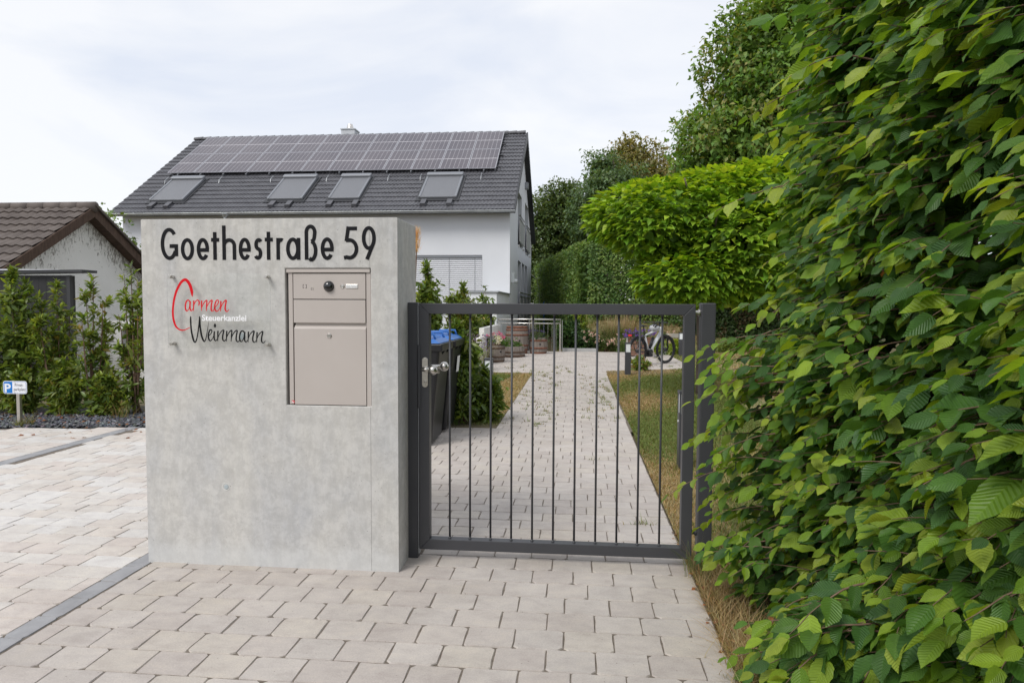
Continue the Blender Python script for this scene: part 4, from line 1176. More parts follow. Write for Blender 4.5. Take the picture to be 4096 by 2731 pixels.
for c_ in range(13):
    q = MB(); x_ = SX + 0.28 - c_ * 0.36
    q.tube([(x_, AY, AZ + 0.03), (x_ - 0.38, AY, AZ + 0.045)], [0.11, 0.095], 12); q.build('ridge_cap', M['brown_tile'], gr_, smooth=True)
# verge tiles of the back slope, seen edge on
for k in range(12):
    d0 = k * 0.4
    q = MB(); a0 = Vector((SX + 0.02, AY + d0 / gl_, AZ + 0.03 - K * d0 / gl_)); dn = Vector((0, 1 / gl_, -K / gl_))
    q.obox(a0 + dn * 0.2 + Vector((0.14, 0, 0.045)), Vector((1, 0, 0)), dn, Vector((0, K / gl_, 1 / gl_)), 0.14, 0.205, 0.022); q.build('verge_tile', M['brown_tile'], gr_)

# dark clad bin shelter in front of the garage
sh = thing('clad_shelter', (-9.2, 10.0, 0), 'low dark clad shelter with a thin pale roof edge before the garage', 'shelter')
M['clad'] = noisy('dark_cladding', (0.018, 0.018, 0.020), (0.028, 0.028, 0.030), 2, 0.55)
x = -10.9
MB().box(-10.9, -7.92, 10.02, 10.16, -0.05, 1.86).build('shelter_body', M['clad'], sh)
while x < -7.9:
    MB().box(x, x + 0.122, 9.995, 10.018, -0.03, 1.86).build('cladding_board', M['clad'], sh); x += 0.125
MB().box(-7.915, -7.86, 9.97, 10.03, -0.05, 1.862).build('corner_post', M['dark_trim'], sh)
q = MB(); q.prism([(-11.0, 9.9, 1.86), (-7.6, 9.9, 1.905), (-7.6, 9.9, 1.945), (-11.0, 9.9, 1.925)], (0, 0.34, 0)); q.build('roof_slab', M['dark_trim'], sh, merge=True)
q = MB(); q.prism([(-11.0, 9.89, 1.925), (-7.95, 9.89, 1.941), (-7.95, 9.89, 1.946), (-11.0, 9.89, 1.975)], (0, 0.36, 0)); q.build('roof_sheet', mat('pale_roof_sheet', (0.62, 0.64, 0.68), 0.4), sh, merge=True)
# low plastered yard wall with a wooden frame above, half hidden by the shrubs
yw = thing('yard_wall', (-7.4, 12.0, 0), 'low pale plaster wall with a wooden trellis frame behind the shrubs', 'wall')
holed_ = MB(); holed(holed_, (-9.9, 12.4, -0.05), (1, 0, 0), (0, 0, 1), (0, -1, 0), [(0, 0), (4.4, 0), (4.4, 1.1), (0, 1.1)], [(1.15, 2.2, 0.2, 1.0)], 0.15)
holed_.box(-9.9, -5.5, 12.401, 12.6, 1.05, 1.1)
holed_.build('wall_body', M['plaster_old'], yw)
MB().box(-8.75, -7.7, 12.55, 12.58, 0.15, 0.95).build('dark_opening', M['darkgap'], yw)
M['old_wood'] = noisy('weathered_wood', (0.34, 0.27, 0.20), (0.46, 0.38, 0.30), 5, 0.85, stretch=(1, 1, 8))
for x in (-7.9, -7.2, -6.5, -5.8): MB().box(x - 0.03, x + 0.03, 12.45, 12.51, 1.1, 1.75).build('upright', M['old_wood'], yw)
for z in (1.12, 1.3, 1.48, 1.66): MB().box(-8.0, -5.5, 12.42, 12.448, z, z + 0.07).build('trellis_board', M['old_wood'], yw)

# ------------------------------------------------------------------ parking sign
ps = thing('parking_sign', (-6.37, 7.22, 0), 'small blue and white private parking sign on a short steel post', 'sign')
MB().box(-6.392, -6.352, 7.222, 7.262, -0.1, 0.50).build('post', M['steel'], ps, bevel=0.003)
SYp = 7.215
def sg(x, y): return at(x * (120 / 784.0), 1480 + y * (240 / 1568.0), SYp)
def rrect(mb, xa, xb, za, zb, r_, y_, n=6):
    pts = []
    for (cx, cz, a0) in ((xb - r_, za + r_, -90), (xb - r_, zb - r_, 0), (xa + r_, zb - r_, 90), (xa + r_, za + r_, 180)):
        pts += [(cx + r_ * math.cos(R(a0 + 90 * k / n)), y_, cz + r_ * math.sin(R(a0 + 90 * k / n))) for k in range(n + 1)]
    mb.poly(pts); return pts
aL = sg(80, 450).x; aR = sg(700, 450).x; aT = sg(390, 285).z; aB = sg(400, 618).z
q = MB(); pts = rrect(q, aL, aR, aB, aT, 0.028, SYp); q2 = MB(); q2.prism(pts, (0, 0.003, 0)); M['sign_white'] = mat('sign_white', (0.72, 0.74, 0.78), 0.4); M['sign_blue'] = mat('sign_blue', (0.004, 0.16, 0.52), 0.4)
q2.build('plate', M['sign_white'], ps, merge=True)
q = MB(); rrect(q, aL + 0.007, aR - 0.007, aB + 0.007, aT - 0.007, 0.022, SYp - 0.0012); q.build('blue_border', M['sign_blue'], ps)
xm_ = sg(325, 450).x
q = MB(); r_ = 0.019; xa, xb, za, zb = xm_, aR - 0.010, aB + 0.010, aT - 0.010
q.poly([(xa, SYp - 0.0020, za)] + [(xb - r_ + r_ * math.sin(R(15 * k)), SYp - 0.0020, za + r_ - r_ * math.cos(R(15 * k))) for k in range(7)] + [(xb - r_ + r_ * math.cos(R(15 * k)), SYp - 0.0020, zb - r_ + r_ * math.sin(R(15 * k))) for k in range(7)] + [(xa, SYp - 0.0020, zb)]); q.build('white_field', M['sign_white'], ps)
o = text('parking_letter', 'P', sg(125, 575).x, SYp - 0.0022, sg(150, 568).z, 0.135, M['sign_white'], ps, sg(285, 0).x - sg(120, 0).x, 0.004)
M['sign_ink'] = mat('sign_ink', (0.02, 0.02, 0.035), 0.5)
o = text('word', 'Privat-', sg(378, 0).x, SYp - 0.0030, sg(450, 422).z, 0.050, M['sign_ink'], ps, sg(597, 0).x - sg(378, 0).x)
o = text('word', 'parkplatz', sg(348, 0).x, SYp - 0.0030, sg(450, 537).z, 0.050, M['sign_ink'], ps, sg(655, 0).x - sg(348, 0).x)
for y_ in (303, 583): c_ = sg(388, y_); MB().lathe((c_.x, SYp - 0.001, c_.z), [(0.006, 0), (0.004, 0.003)], 10, (0, -1, 0)).build('rivet', M['steel'], ps)
# ------------------------------------------------------------------ leaves and growth
HB = leaf_tpl([(0, 0), (0.07, 0.12), (0.18, 0.215), (0.25, 0.225), (0.34, 0.275), (0.42, 0.262), (0.52, 0.285), (0.60, 0.25), (0.70, 0.225), (0.78, 0.155), (0.88, 0.085), (1.0, 0)], 0.36, 0.22, 0.45)
def twist(T, a, sx=1.0, wave=0.0):
    v = T[0].copy(); ang = a * v[:, 1]; c, s_ = np.cos(ang), np.sin(ang)
    x = v[:, 0] * sx; z = v[:, 2] + wave * np.sin(v[:, 1] * 9.0) * np.abs(v[:, 0])
    v[:, 0] = x * c - z * s_; v[:, 2] = x * s_ + z * c
    return v, T[1], T[2]
HBV = [HB, twist(HB, 0.5, 0.92, 0.12), twist(HB, -0.6, 1.08, -0.1), twist(leaf_tpl([(0, 0), (0.06, 0.15), (0.16, 0.25), (0.25, 0.255), (0.36, 0.30), (0.46, 0.275), (0.56, 0.275), (0.66, 0.21), (0.76, 0.18), (0.85, 0.10), (1.0, 0)], 0.18, 0.42, 0.5), 0.3, 1.0, 0.2), twist(leaf_tpl([(0, 0), (0.08, 0.10), (0.2, 0.19), (0.3, 0.20), (0.42, 0.24), (0.52, 0.225), (0.64, 0.215), (0.74, 0.15), (0.86, 0.09), (1.0, 0)], 0.55, 0.05, 0.2), -0.25, 1.0, -0.2)]
CT = leaf_tpl([(-0.06, 0.0), (-0.03, 0.22), (0.12, 0.37), (0.34, 0.36), (0.60, 0.22), (0.82, 0.08), (1.0, 0)], 0.30, 0.30, 0.25)
LN = leaf_tpl([(0, 0), (0.2, 0.12), (0.48, 0.165), (0.78, 0.10), (1.0, 0)], 0.30, 0.34)
SM = leaf_tpl([(0, 0), (0.42, 0.30), (1.0, 0)], 0.25, 0.15)
M['leaf'] = leaf_mat('leaf', 0.38)
M['leaf_hb'] = leaf_mat('hornbeam_leaf', 0.44, veins=True, rough=0.4, spec=0.4)
M['leaf_ct'] = leaf_mat('catalpa_leaf', 0.38, veins=False, rough=0.45, spec=0.35)
M['leaf_lr'] = leaf_mat('laurel_leaf', 0.36, veins=False, rough=0.36, spec=0.45)
M['petal'] = leaf_mat('petal', 0.3, rough=0.6, spec=0.2)
M['blade'] = leaf_mat('grass_blade', 0.3, rough=0.55, spec=0.3)
M['bark'] = noisy('grey_brown_bark', (0.085, 0.065, 0.05), (0.16, 0.125, 0.10), 14, 0.9, 0.7, 60, 0.01, stretch=(1, 1, 0.25))
M['twig'] = noisy('brown_twig', (0.11, 0.065, 0.045), (0.20, 0.13, 0.09), 20, 0.8)

def rdir(n):
    return unit(rng.normal(size=(n, 3)))

def pal(n, cols, jit=0.12, idx=None):
    cols = np.array(cols, float)
    i = rng.integers(0, len(cols), n) if idx is None else idx
    return np.clip(cols[i] * (1 + rng.normal(0, jit, (n, 1))) * (1 + rng.normal(0, jit * 0.4, (n, 3))), 0.002, 1)

def whorls(C, D, k, size, cols, T=LN, spread=0.95, back=0.5, up=0.25, jit=0.12, cidx=None, wid=1.0):
    """k leaves round each twig tip C that points along D"""
    n = len(C)
    C = np.repeat(C, k, 0); D = unit(np.repeat(D, k, 0))
    sz = np.repeat(np.asarray(size, float) * np.ones(n), k) * rng.uniform(0.7, 1.15, n * k)
    a = rng.uniform(0, 2 * pi, n * k)
    ref = np.tile(np.array([[0.31, 0.22, 0.92]]), (n * k, 1))
    e1 = unit(np.cross(D, ref)); e2 = np.cross(D, e1)
    side = e1 * np.cos(a)[:, None] + e2 * np.sin(a)[:, None]
    t = rng.uniform(0, 1, n * k)
    yd = D * (1.15 - spread * 0.9 * t)[:, None] + side * (0.35 + spread * t)[:, None] + np.array([0, 0, 1]) * (up - 0.3 * t)[:, None]
    pos = C - D * (t * back * sz)[:, None]
    nr = D + np.array([0, 0, 0.6]) + rng.normal(0, 0.35, (n * k, 3))
    col = pal(n * k, cols, jit, None if cidx is None else np.repeat(cidx, k))
    return scatter(T, pos, yd, nr, sz, col, np.full(n * k, wid))

def shell(n, c, r, lo=0.8, hi=1.02, flat_bottom=None):
    d = rdir(n); q = rng.uniform(lo, hi, n)[:, None]
    return np.array(c) + d * np.array(r) * q, unit(d / np.array(r))

def foliage(name, parent, data, material, kind=None):
    V, F, C, U = data
    o = ORG[parent.name]
    ob = link(name, fast_mesh(name, V - np.array(o), F, C, U, [material]), parent)
    if kind: ob['kind'] = kind
    return ob

def trunk_mesh(mb, p0, p1, r0, r1, wob=0.06, n=7, seg=9):
    p0 = Vector(p0); p1 = Vector(p1); L = (p1 - p0).length
    pts = []
    for k in range(n):
        t = k / (n - 1)
        pts.append(p0.lerp(p1, t) + Vector((random.uniform(-1, 1), random.uniform(-1, 1), 0)) * wob * L * 0.3 * math.sin(t * pi))
    mb.tube(pts, [r0 + (r1 - r0) * k / (n - 1) for k in range(n)], seg)
    return pts

def tree(name, label, base, h_trunk, blobs, nleaf, size, cols, r0=0.25, clump=9, T=SM, spread=0.5, group=None, material=None, inner=0.3, gapless=0.0):
    t = thing(name, base, label, 'tree', group)
    mb = MB(); top = Vector((base[0], base[1], base[2] + h_trunk)); zmax = max(c[2] + r[2] * 0.6 for c, r in blobs)
    trunk_mesh(mb, base, (base[0] + 0.1, base[1], zmax), r0, r0 * 0.2, 0.05, 8)
    for c, r in blobs:
        z0 = base[2] + h_trunk * random.uniform(0.7, 1.0) + (c[2] - base[2] - h_trunk) * 0.25
        st = Vector((base[0], base[1], max(base[2] + 0.3, min(z0, zmax * 0.8))))
        trunk_mesh(mb, st, c, r0 * 0.45, r0 * 0.10, 0.12, 6, 7)
        for _ in range(5):
            e = Vector(c) + Vector(tuple(rdir(1)[0] * np.array(r) * 0.85))
            trunk_mesh(mb, c, e, r0 * 0.16, r0 * 0.03, 0.15, 5, 5)
    mb.build('trunk', M['bark'], t, smooth=True)
    vol = np.array([r[0] * r[1] + r[1] * r[2] + r[0] * r[2] for c, r in blobs]); vol = vol / vol.sum()
    parts = []
    for (c, r), w in zip(blobs, vol):
        n = int(nleaf * w); nc = max(6, n // clump)
        C, D = shell(nc, c, r, 0.80, 1.0)
        ph = rng.uniform(0, 6.28, 3); dn = unit((C - np.array(c)) / np.array(r))
        lump = np.sin(4.6 * dn[:, 0] + ph[0]) * np.sin(4.6 * dn[:, 1] + ph[1]) + np.sin(5.3 * dn[:, 2] + ph[2]) * np.sin(3.9 * dn[:, 0] + ph[1])
        C = np.array(c) + (C - np.array(c)) * (1 + 0.15 * lump)[:, None]
        dead = np.zeros(nc, bool)
        for c2, r2 in blobs:
            if c2 is c: continue
            dead |= (np.sum(((C - np.array(c2)) / np.array(r2)) ** 2, 1) < 0.5)
        C = C[~dead]; D = D[~dead]
        m_ = len(C)
        ci = rng.integers(0, len(cols), m_)
        n2 = m_ * clump
        P = np.repeat(C, clump, 0) + rng.normal(0, 1, (n2, 3)) * size * np.array([1.0, 1.0, 0.7])
        dd = np.repeat(D, clump, 0)
        yd = dd * 0.6 + rdir(n2) * 0.9 + np.array([0, 0, -0.25])
        nr = dd * 0.55 + np.array([0, 0, 0.75]) + rdir(n2) * 0.55
        parts.append(scatter(T, P, yd, nr, size * rng.uniform(0.6, 1.25, n2), pal(n2, cols, 0.14, np.repeat(ci, clump))))
        ni = int(n * inner)
        C, D = shell(ni, c, r, 0.25, 0.75)
        parts.append(scatter(T, C, rdir(ni), rdir(ni) + np.array([0, 0, 0.5]), size * rng.uniform(1.2, 2.2, ni), pal(ni, cols, 0.1)))
    foliage('crown', t, join(parts), material or M['leaf'])
    return t

def shrub(name, label, base, h, rx, ry, ntip, size, cols, tops=None, taper=0.35, stems=4, k=8, T=LN, group=None, zlo=0.05, cat='shrub', material=None, inner=0.25):
    t = thing(name, base, label, cat, group)
    base = np.array(base, float)
    mb = MB(); ns = stems + 3
    B0 = np.c_[base[0] + rng.uniform(-0.25, 0.25, ns) * rx, base[1] + rng.uniform(-0.25, 0.25, ns) * ry, np.full(ns, base[2])]
    ang = rng.uniform(0, 2 * pi, ns); rad = np.sqrt(rng.uniform(0, 1, ns)) * 0.85; rad[0] = 0.1
    hs = h * np.where(np.arange(ns) == 0, 1.0, rng.uniform(0.5, 0.97, ns) * (1.0 - 0.25 * taper * rad))
    E0 = np.c_[base[0] + rx * rad * np.cos(ang), base[1] + ry * rad * np.sin(ang), base[2] + hs]
    for s_ in range(ns):
        mid_ = (B0[s_] + E0[s_]) / 2 + np.r_[(E0[s_] - B0[s_])[:2] * 0.22, 0]
        mb.tube([B0[s_], B0[s_] * 0.6 + mid_ * 0.4, mid_, mid_ * 0.4 + E0[s_] * 0.6, E0[s_]], [0.013, 0.011, 0.009, 0.006, 0.003], 6)
    mb.build('stems', M['twig'], t, smooth=True)
    w_ = hs ** 0.7; w_ = w_ / w_.sum()
    si = rng.choice(ns, ntip, p=w_)
    u = zlo + (1 - zlo) * rng.uniform(0, 1, ntip) ** 0.85
    th = rng.uniform(0, 2 * pi, ntip)
    ax = B0[si] * (1 - u)[:, None] + E0[si] * u[:, None]; ax[:, :2] += (E0[si] - B0[si])[:, :2] * (np.sin(u * pi) * 0.2)[:, None]
    br = 0.62 * np.sqrt(np.clip(1.04 - u, 0.0, 1)) * (0.75 + 0.3 * np.sin(u * 11 + si * 1.7))
    rr = np.sqrt(rng.uniform(0.04, 1.0, ntip)) * br
    C = ax + np.c_[rx * rr * np.cos(th), ry * rr * np.sin(th), rng.normal(0, 0.02, ntip)]
    D = np.c_[np.cos(th) * 0.8, np.sin(th) * 0.8, 0.3 + 0.9 * u] + rng.normal(0, 0.35, (ntip, 3))
    rr = rr / np.maximum(br, 0.05)
    ci = rng.integers(0, len(cols), ntip)
    parts = [whorls(C, D, k, size, cols, T, cidx=ci)]
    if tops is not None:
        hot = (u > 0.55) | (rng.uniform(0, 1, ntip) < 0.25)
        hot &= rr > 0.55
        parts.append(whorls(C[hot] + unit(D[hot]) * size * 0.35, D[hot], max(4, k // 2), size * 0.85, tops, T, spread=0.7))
    ni = int(ntip * k * inner)
    P = np.c_[base[0] + rng.normal(0, 0.35, ni) * rx, base[1] + rng.normal(0, 0.35, ni) * ry, base[2] + h * rng.uniform(zlo, 0.85, ni)]
    parts.append(scatter(T, P, rdir(ni), rdir(ni) + np.array([0, 0, 0.6]), size * rng.uniform(0.9, 1.4, ni), pal(ni, cols, 0.1)))
    foliage('foliage', t, join(parts), material or M['leaf_lr'])
    return t

def blades(n, P, h, cols, w=0.005, lean=0.6, seg=3, out=None, jit=0.18, droop=0.6):
    """curved grass blades at P (n, 3)"""
    h = np.asarray(h, float) * np.ones(n)
    d = rng.normal(0, 1, (n, 3)); d[:, 2] = 0; d = unit(d)
    if out is not None: d = unit(d * 0.6 + out)
    side = np.c_[-d[:, 1], d[:, 0], np.zeros(n)]
    ln = np.abs(rng.normal(lean, 0.25, n))
    V = []
    for k in range(seg + 1):
        t = k / seg
        c = P + d * (h * ln * t ** 1.7)[:, None] + np.array([0, 0, 1.0]) * (h * (t - droop * ln * 0.35 * t * t))[:, None]
        ww = (w * (1 - t) ** 0.7 * 0.5) if k < seg else 0.0
        if k < seg: V += [c - side * np.reshape(ww, (-1, 1)), c + side * np.reshape(ww, (-1, 1))]
        else: V += [c]
    m_ = len(V); V = np.stack(V, 1)
    F = []
    for k in range(seg):
        a = 2 * k
        if k < seg - 1: F += [(a, a + 1, a + 3), (a, a + 3, a + 2)]
        else: F += [(a, a + 1, a + 2)]
    F = np.array(F)[None] + (np.arange(n) * m_)[:, None, None]
    c = cols if (isinstance(cols, np.ndarray) and cols.shape == (n, 3)) else pal(n, cols, jit)
    return V.reshape(-1, 3), F.reshape(-1, 3), np.repeat(c[:, None, :], m_, 1).reshape(-1, 3), np.zeros((n * m_, 2))

def free(name, data, material, kind='stuff', label=None, cat=None):
    V, F, C, U = data
    o = link(name, fast_mesh(name, V, F, C, U, [material]))
    return tag(o, label, cat, None, kind)

GREEN = (0.135, 0.195, 0.042); GREEN2 = (0.175, 0.215, 0.06); DRY = (0.40, 0.285, 0.145); DRY2 = (0.32, 0.235, 0.115); STRAW = (0.45, 0.35, 0.20)

# ------------------------------------------------------------------ lawns
def lawn(name, polys, seed, n_of):
    b = MB()
    for x0, x1, y0, y1 in polys:
        b.poly([(x0, y0, -0.016), (x1, y0, -0.016), (x1, y1, -0.016), (x0, y1, -0.016)])
    lw = b.build(name, M['turf'], kind='structure')
    parts = []
    for x0, x1, y0, y1 in polys:
        n = n_of(x0, x1, y0, y1)
        P = np.c_[rng.uniform(x0, x1, n), rng.uniform(y0, y1, n), np.full(n, -0.016)]
        ok = ~np.array([in_path(p[0], p[1]) for p in P])
        sx, sy, dp = screen(P)
        ok &= (sx > 1600) & (sx < 3250)
        P = P[ok]; n = len(P)
        q = patch(P[:, 0] * 1.3, P[:, 1] * 0.42, 1.5, seed) + rng.normal(0, 0.17, n)
        if seed == 3:
            q = q * 0.4 + 0.42 * np.clip((P[:, 0] + 1.52 + 0.10 * np.sin(P[:, 1] * 1.7)) / 0.25, 0, 1) * (P[:, 1] > 8.8) + 0.3 * (P[:, 1] > 14.1)
        c = np.where((q > (0.55 if name == 'lawn' and seed == 3 else 0.545))[:, None], pal(n, [DRY, DRY2, STRAW], 0.14), pal(n, [GREEN, GREEN2, (0.15, 0.165, 0.05)], 0.16))
        hgt = np.where(q > 0.56, 0.030, 0.042) * rng.uniform(0.6, 1.4, n)
        wv = 0.0032 + 0.0007 * P[:, 1]
        parts.append(blades(n, P, hgt, c, w=wv, lean=0.9, seg=2))
    o = link('grass', fast_mesh('grass', *join(parts), mats=[M['blade']]), lw); o['kind'] = 'stuff'
lawn('lawn', [(-4.2, -0.925, 8.0, 14.44)], 3, lambda a, b_, c, d: 42000)
lawn('lawn', [(0.632, 1.9, 3.86, 7.0), (0.65, 2.4, 7.0, 11.0), (0.65, 3.4, 11.0, 16.1), (2.4, 7.5, 7.0, 16.1), (2.74, 9.5, 16.1, 22.5)], 8, lambda a, b_, c, d: int(30000 if d < 8 else 50000 if b_ < 3.5 else 20000))
# planting bed beside the bins
b = MB(); b.poly([(-4.2, 7.745, -0.014), (-0.925, 7.745, -0.014), (-0.925, 8.05, -0.012), (-4.2, 9.4, -0.012)]); b.build('planting_bed', M['soil'], kind='structure')
# weeds in the joints
T_ = []
spots = []
for _ in range(62): spots.append((random.uniform(-0.9, -0.25), random.uniform(7.9, 14.6) ))
for _ in range(52): spots.append((random.uniform(0.1, 0.6), random.uniform(8.2, 13.5)))
for _ in range(40): spots.append((random.uniform(-1.9, 0.2), random.uniform(13.6, 16.3)))
for _ in range(25): spots.append((random.uniform(1.2, 2.6), random.uniform(16.2, 19.5)))
spots += [(0.42, 4.35), (0.47, 4.4), (0.18, 6.2)]
for (x, y) in spots:
    y = Y_SHIFT + 0.168 * round((y - Y_SHIFT) / 0.168)
    n = random.randint(7, 16); s_ = random.uniform(0.5, 1.3)
    P = np.c_[rng.normal(x, 0.03 * s_, n), rng.normal(y, 0.008, n), np.full(n, -0.005)]
    T_.append(blades(n, P, 0.06 * s_ * rng.uniform(0.5, 1.3, n), [GREEN, GREEN2, (0.17, 0.18, 0.06), DRY2], w=0.004 + 0.0004 * y, lean=1.0, seg=2))
free('joint_weeds', join(T_), M['blade'], 'stuff', 'small grass tufts growing in the paving joints', 'weeds')
# rough dry verge between path and hedge, and tufts at the posts
T_ = []
n = 5200
P = np.c_[0.622 + np.abs(rng.normal(0, 0.16, n)), rng.uniform(1.7, 3.95, n), np.full(n, -0.03)]
dry = (patch(P[:, 0] * 3, P[:, 1] * 2, 1.4, 5) + rng.normal(0, 0.14, n)) > 0.58
T_.append(blades(n, P, rng.uniform(0.04, 0.15, n), np.where(dry[:, None], pal(n, [DRY, STRAW, DRY2], 0.15), pal(n, [GREEN, GREEN2, (0.14, 0.15, 0.06)], 0.2)), w=0.0032, lean=1.0, seg=3))
n = 420
P = np.c_[rng.normal(0.70, 0.06, n), rng.normal(2.58, 0.2, n), np.full(n, -0.02)]
T_.append(blades(n, P, rng.uniform(0.10, 0.22, n), [STRAW, (0.5, 0.40, 0.25), DRY], w=0.0028, lean=1.0, seg=4, out=np.array([-0.22, -0.12, 0.0])))
n = 160
P = np.c_[rng.normal(0.665, 0.035, n), rng.normal(3.60, 0.05, n), np.full(n, -0.02)]
T_.append(blades(n, P, rng.uniform(0.08, 0.26, n), [GREEN, (0.10, 0.13, 0.05), DRY2], w=0.0035, lean=0.6, seg=4))
free('dry_verge_grass', join(T_), M['blade'], 'stuff', 'dry straw and green grass along the path edge below the hedge', 'grass')
# fallen leaves
n = 260
P = np.r_[np.c_[rng.uniform(0.60, 0.70, 90), rng.uniform(2.3, 4.3, 90), np.full(90, 0.004)], np.c_[rng.uniform(-7.4, -4.9, 150), rng.uniform(7.3, 8.2, 150), np.full(150, 0.03)], np.c_[rng.uniform(-5.9, -4.6, 20), rng.uniform(6.6, 7.25, 20), np.full(20, 0.006)]]
D_ = rdir(n); D_[:, 2] *= 0.2
free('fallen_leaves', scatter(SM, P, D_, rdir(n) * 0.5 + np.array([0, 0, 1]), np.r_[rng.uniform(0.02, 0.045, 90), rng.uniform(0.03, 0.07, 170)], pal(n, [(0.30, 0.12, 0.05), (0.36, 0.17, 0.08), (0.22, 0.10, 0.05)], 0.2)), M['leaf'], 'stuff', 'brown dead leaves lying along the edges', 'leaves')

# ------------------------------------------------------------------ slate bed and shrubs on the left
b = MB(); b.poly([(-9.2, 6.69, -0.012), (-2.42, 7.735, -0.012), (-2.42, 9.0, -0.012), (-9.2, 9.0, -0.012)])
bed = b.build('slate_bed', mat('bed_fleece', (0.03, 0.028, 0.026), 0.95), kind='structure')
n = 13000
cx_ = rng.uniform(-7.9, -2.45, n); cy_ = 7.12 + (cx_ + 6.5) * 0.155 + 0.03 + rng.uniform(0, 1.0, n) ** 1.3
bx_ = np.array([(-1, -1, -1), (1, -1, -1), (1, 1, -1), (-1, 1, -1), (-0.8, -0.7, 1), (0.75, -0.85, 1), (0.8, 0.8, 1), (-0.85, 0.7, 1)], float)
bf_ = np.array([(4, 5, 6), (4, 6, 7), (0, 1, 5), (0, 5, 4), (1, 2, 6), (1, 6, 5), (2, 3, 7), (2, 7, 6), (3, 0, 4), (3, 4, 7)])
tpl = (bx_ * np.array([0.5, 0.32, 0.11]), bf_, np.zeros((8, 2)))
D_ = rdir(n); D_[:, 2] *= 0.5
dat = scatter(tpl, np.c_[cx_, cy_, rng.uniform(-0.005, 0.025, n)], D_, rdir(n) * 0.75 + np.array([0, 0, 1]), rng.uniform(0.022, 0.058, n), pal(n, [(0.07, 0.075, 0.088), (0.095, 0.10, 0.115), (0.05, 0.052, 0.06), (0.16, 0.16, 0.17)], 0.2))
m = mat('slate', (0.08, 0.08, 0.09), 0.55); t = NT(m); t.base(t.attr()); M['slate'] = m
o = link('slate_chippings', fast_mesh('slate_chippings', *dat, mats=[M['slate']], smooth=False), bed); o['kind'] = 'stuff'
LA = [(0.114, 0.180, 0.034), (0.144, 0.210, 0.041), (0.180, 0.240, 0.050), (0.090, 0.144, 0.029)]
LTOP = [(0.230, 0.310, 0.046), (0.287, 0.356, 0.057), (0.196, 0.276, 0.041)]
LAW = LA + LA + [(0.15, 0.20, 0.04), (0.17, 0.21, 0.05), (0.26, 0.21, 0.05)]
grp = 'shrubs along the slate bed'
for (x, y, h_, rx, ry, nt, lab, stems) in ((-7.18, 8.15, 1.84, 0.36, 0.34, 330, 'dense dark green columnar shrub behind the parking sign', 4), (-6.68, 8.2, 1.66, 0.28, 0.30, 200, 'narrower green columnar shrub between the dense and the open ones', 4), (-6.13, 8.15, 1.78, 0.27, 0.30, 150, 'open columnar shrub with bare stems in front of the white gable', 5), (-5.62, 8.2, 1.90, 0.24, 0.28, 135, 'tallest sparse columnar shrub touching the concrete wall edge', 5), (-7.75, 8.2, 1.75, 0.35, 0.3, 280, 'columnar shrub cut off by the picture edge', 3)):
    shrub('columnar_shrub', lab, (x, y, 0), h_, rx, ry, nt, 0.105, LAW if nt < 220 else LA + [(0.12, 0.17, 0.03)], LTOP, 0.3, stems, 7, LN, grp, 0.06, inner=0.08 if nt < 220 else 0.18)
for x, y, lab in ((-6.45, 8.02, 'low leafy undergrowth at the foot of the second shrub'), (-5.9, 8.05, 'low leafy undergrowth at the foot of the open shrub'), (-7.0, 7.98, 'low leafy undergrowth beside the parking sign post')):
    shrub('low_shrub', lab, (x, y, 0), 0.62, 0.30, 0.2, 190, 0.095, LAW, LTOP, 0.5, 3, 7, LN, 'undergrowth on the slate bed', 0.1)
T_ = []
for x, y, s_ in ((-6.30, 7.26, 1.0), (-5.55, 7.85, 1.6), (-6.35, 7.2, 0.6), (-5.2, 7.95, 1.4)):
    n = 60; P = np.c_[rng.normal(x, 0.04 * s_, n), rng.normal(y, 0.03 * s_, n), np.zeros(n)]
    T_.append(blades(n, P, rng.uniform(0.08, 0.22, n) * s_, [GREEN, (0.13, 0.15, 0.06), DRY2], w=0.006, lean=0.8, seg=3))
free('bed_grass', join(T_), M['blade'], 'stuff', 'thin grass tufts on the slate bed', 'grass')
tree('garden_tree', 'small leafy tree between the garage and the white house', (-15.0, 20.5, -0.05), 2.0, [((-14.9, 20.5, 3.55), (0.65, 0.6, 0.8)), ((-14.35, 20.6, 3.0), (0.5, 0.5, 0.6))], 900, 0.15, [(0.12, 0.19, 0.05), (0.17, 0.25, 0.07), (0.10, 0.16, 0.04)], 0.08, 6)

# ------------------------------------------------------------------ shrubs behind the gate
shrub('laurel_shrub', 'dark leafy laurel shrub beside the wheelie bins', (-1.40, 8.12, 0), 1.16, 0.30, 0.30, 520, 0.105, LA + [(0.05, 0.085, 0.02)], [(0.10, 0.17, 0.03), (0.13, 0.2, 0.035)], 0.4, 4, 8, LN, None, 0.1)
shrub('laurel_shrub', 'low laurel shrub spilling over the lawn corner', (-1.13, 8.36, 0), 0.62, 0.26, 0.28, 320, 0.10, LA, [(0.10, 0.17, 0.03), (0.13, 0.2, 0.035)], 0.5, 4, 8, LN, None, 0.1)
shrub('laurel_shrub', 'tall pointed laurel shrub behind the concrete wall', (-2.58, 11.8, 0), 2.12, 0.34, 0.36, 420, 0.12, LA + [(0.09, 0.14, 0.03)], LTOP, 0.45, 4, 8, LN, None, 0.1)
shrub('laurel_shrub', 'round open laurel shrub before the house blind', (-2.92, 17.4, 0), 1.95, 0.46, 0.42, 430, 0.13, LAW, LTOP, 0.5, 5, 7, LN, None, 0.1)
shrub('laurel_shrub', 'thin laurel shrub at the corner of the white annex', (-2.72, 20.2, 0), 2.0, 0.27, 0.28, 170, 0.14, LA, LTOP, 0.5, 4, 7, LN, None, 0.15)
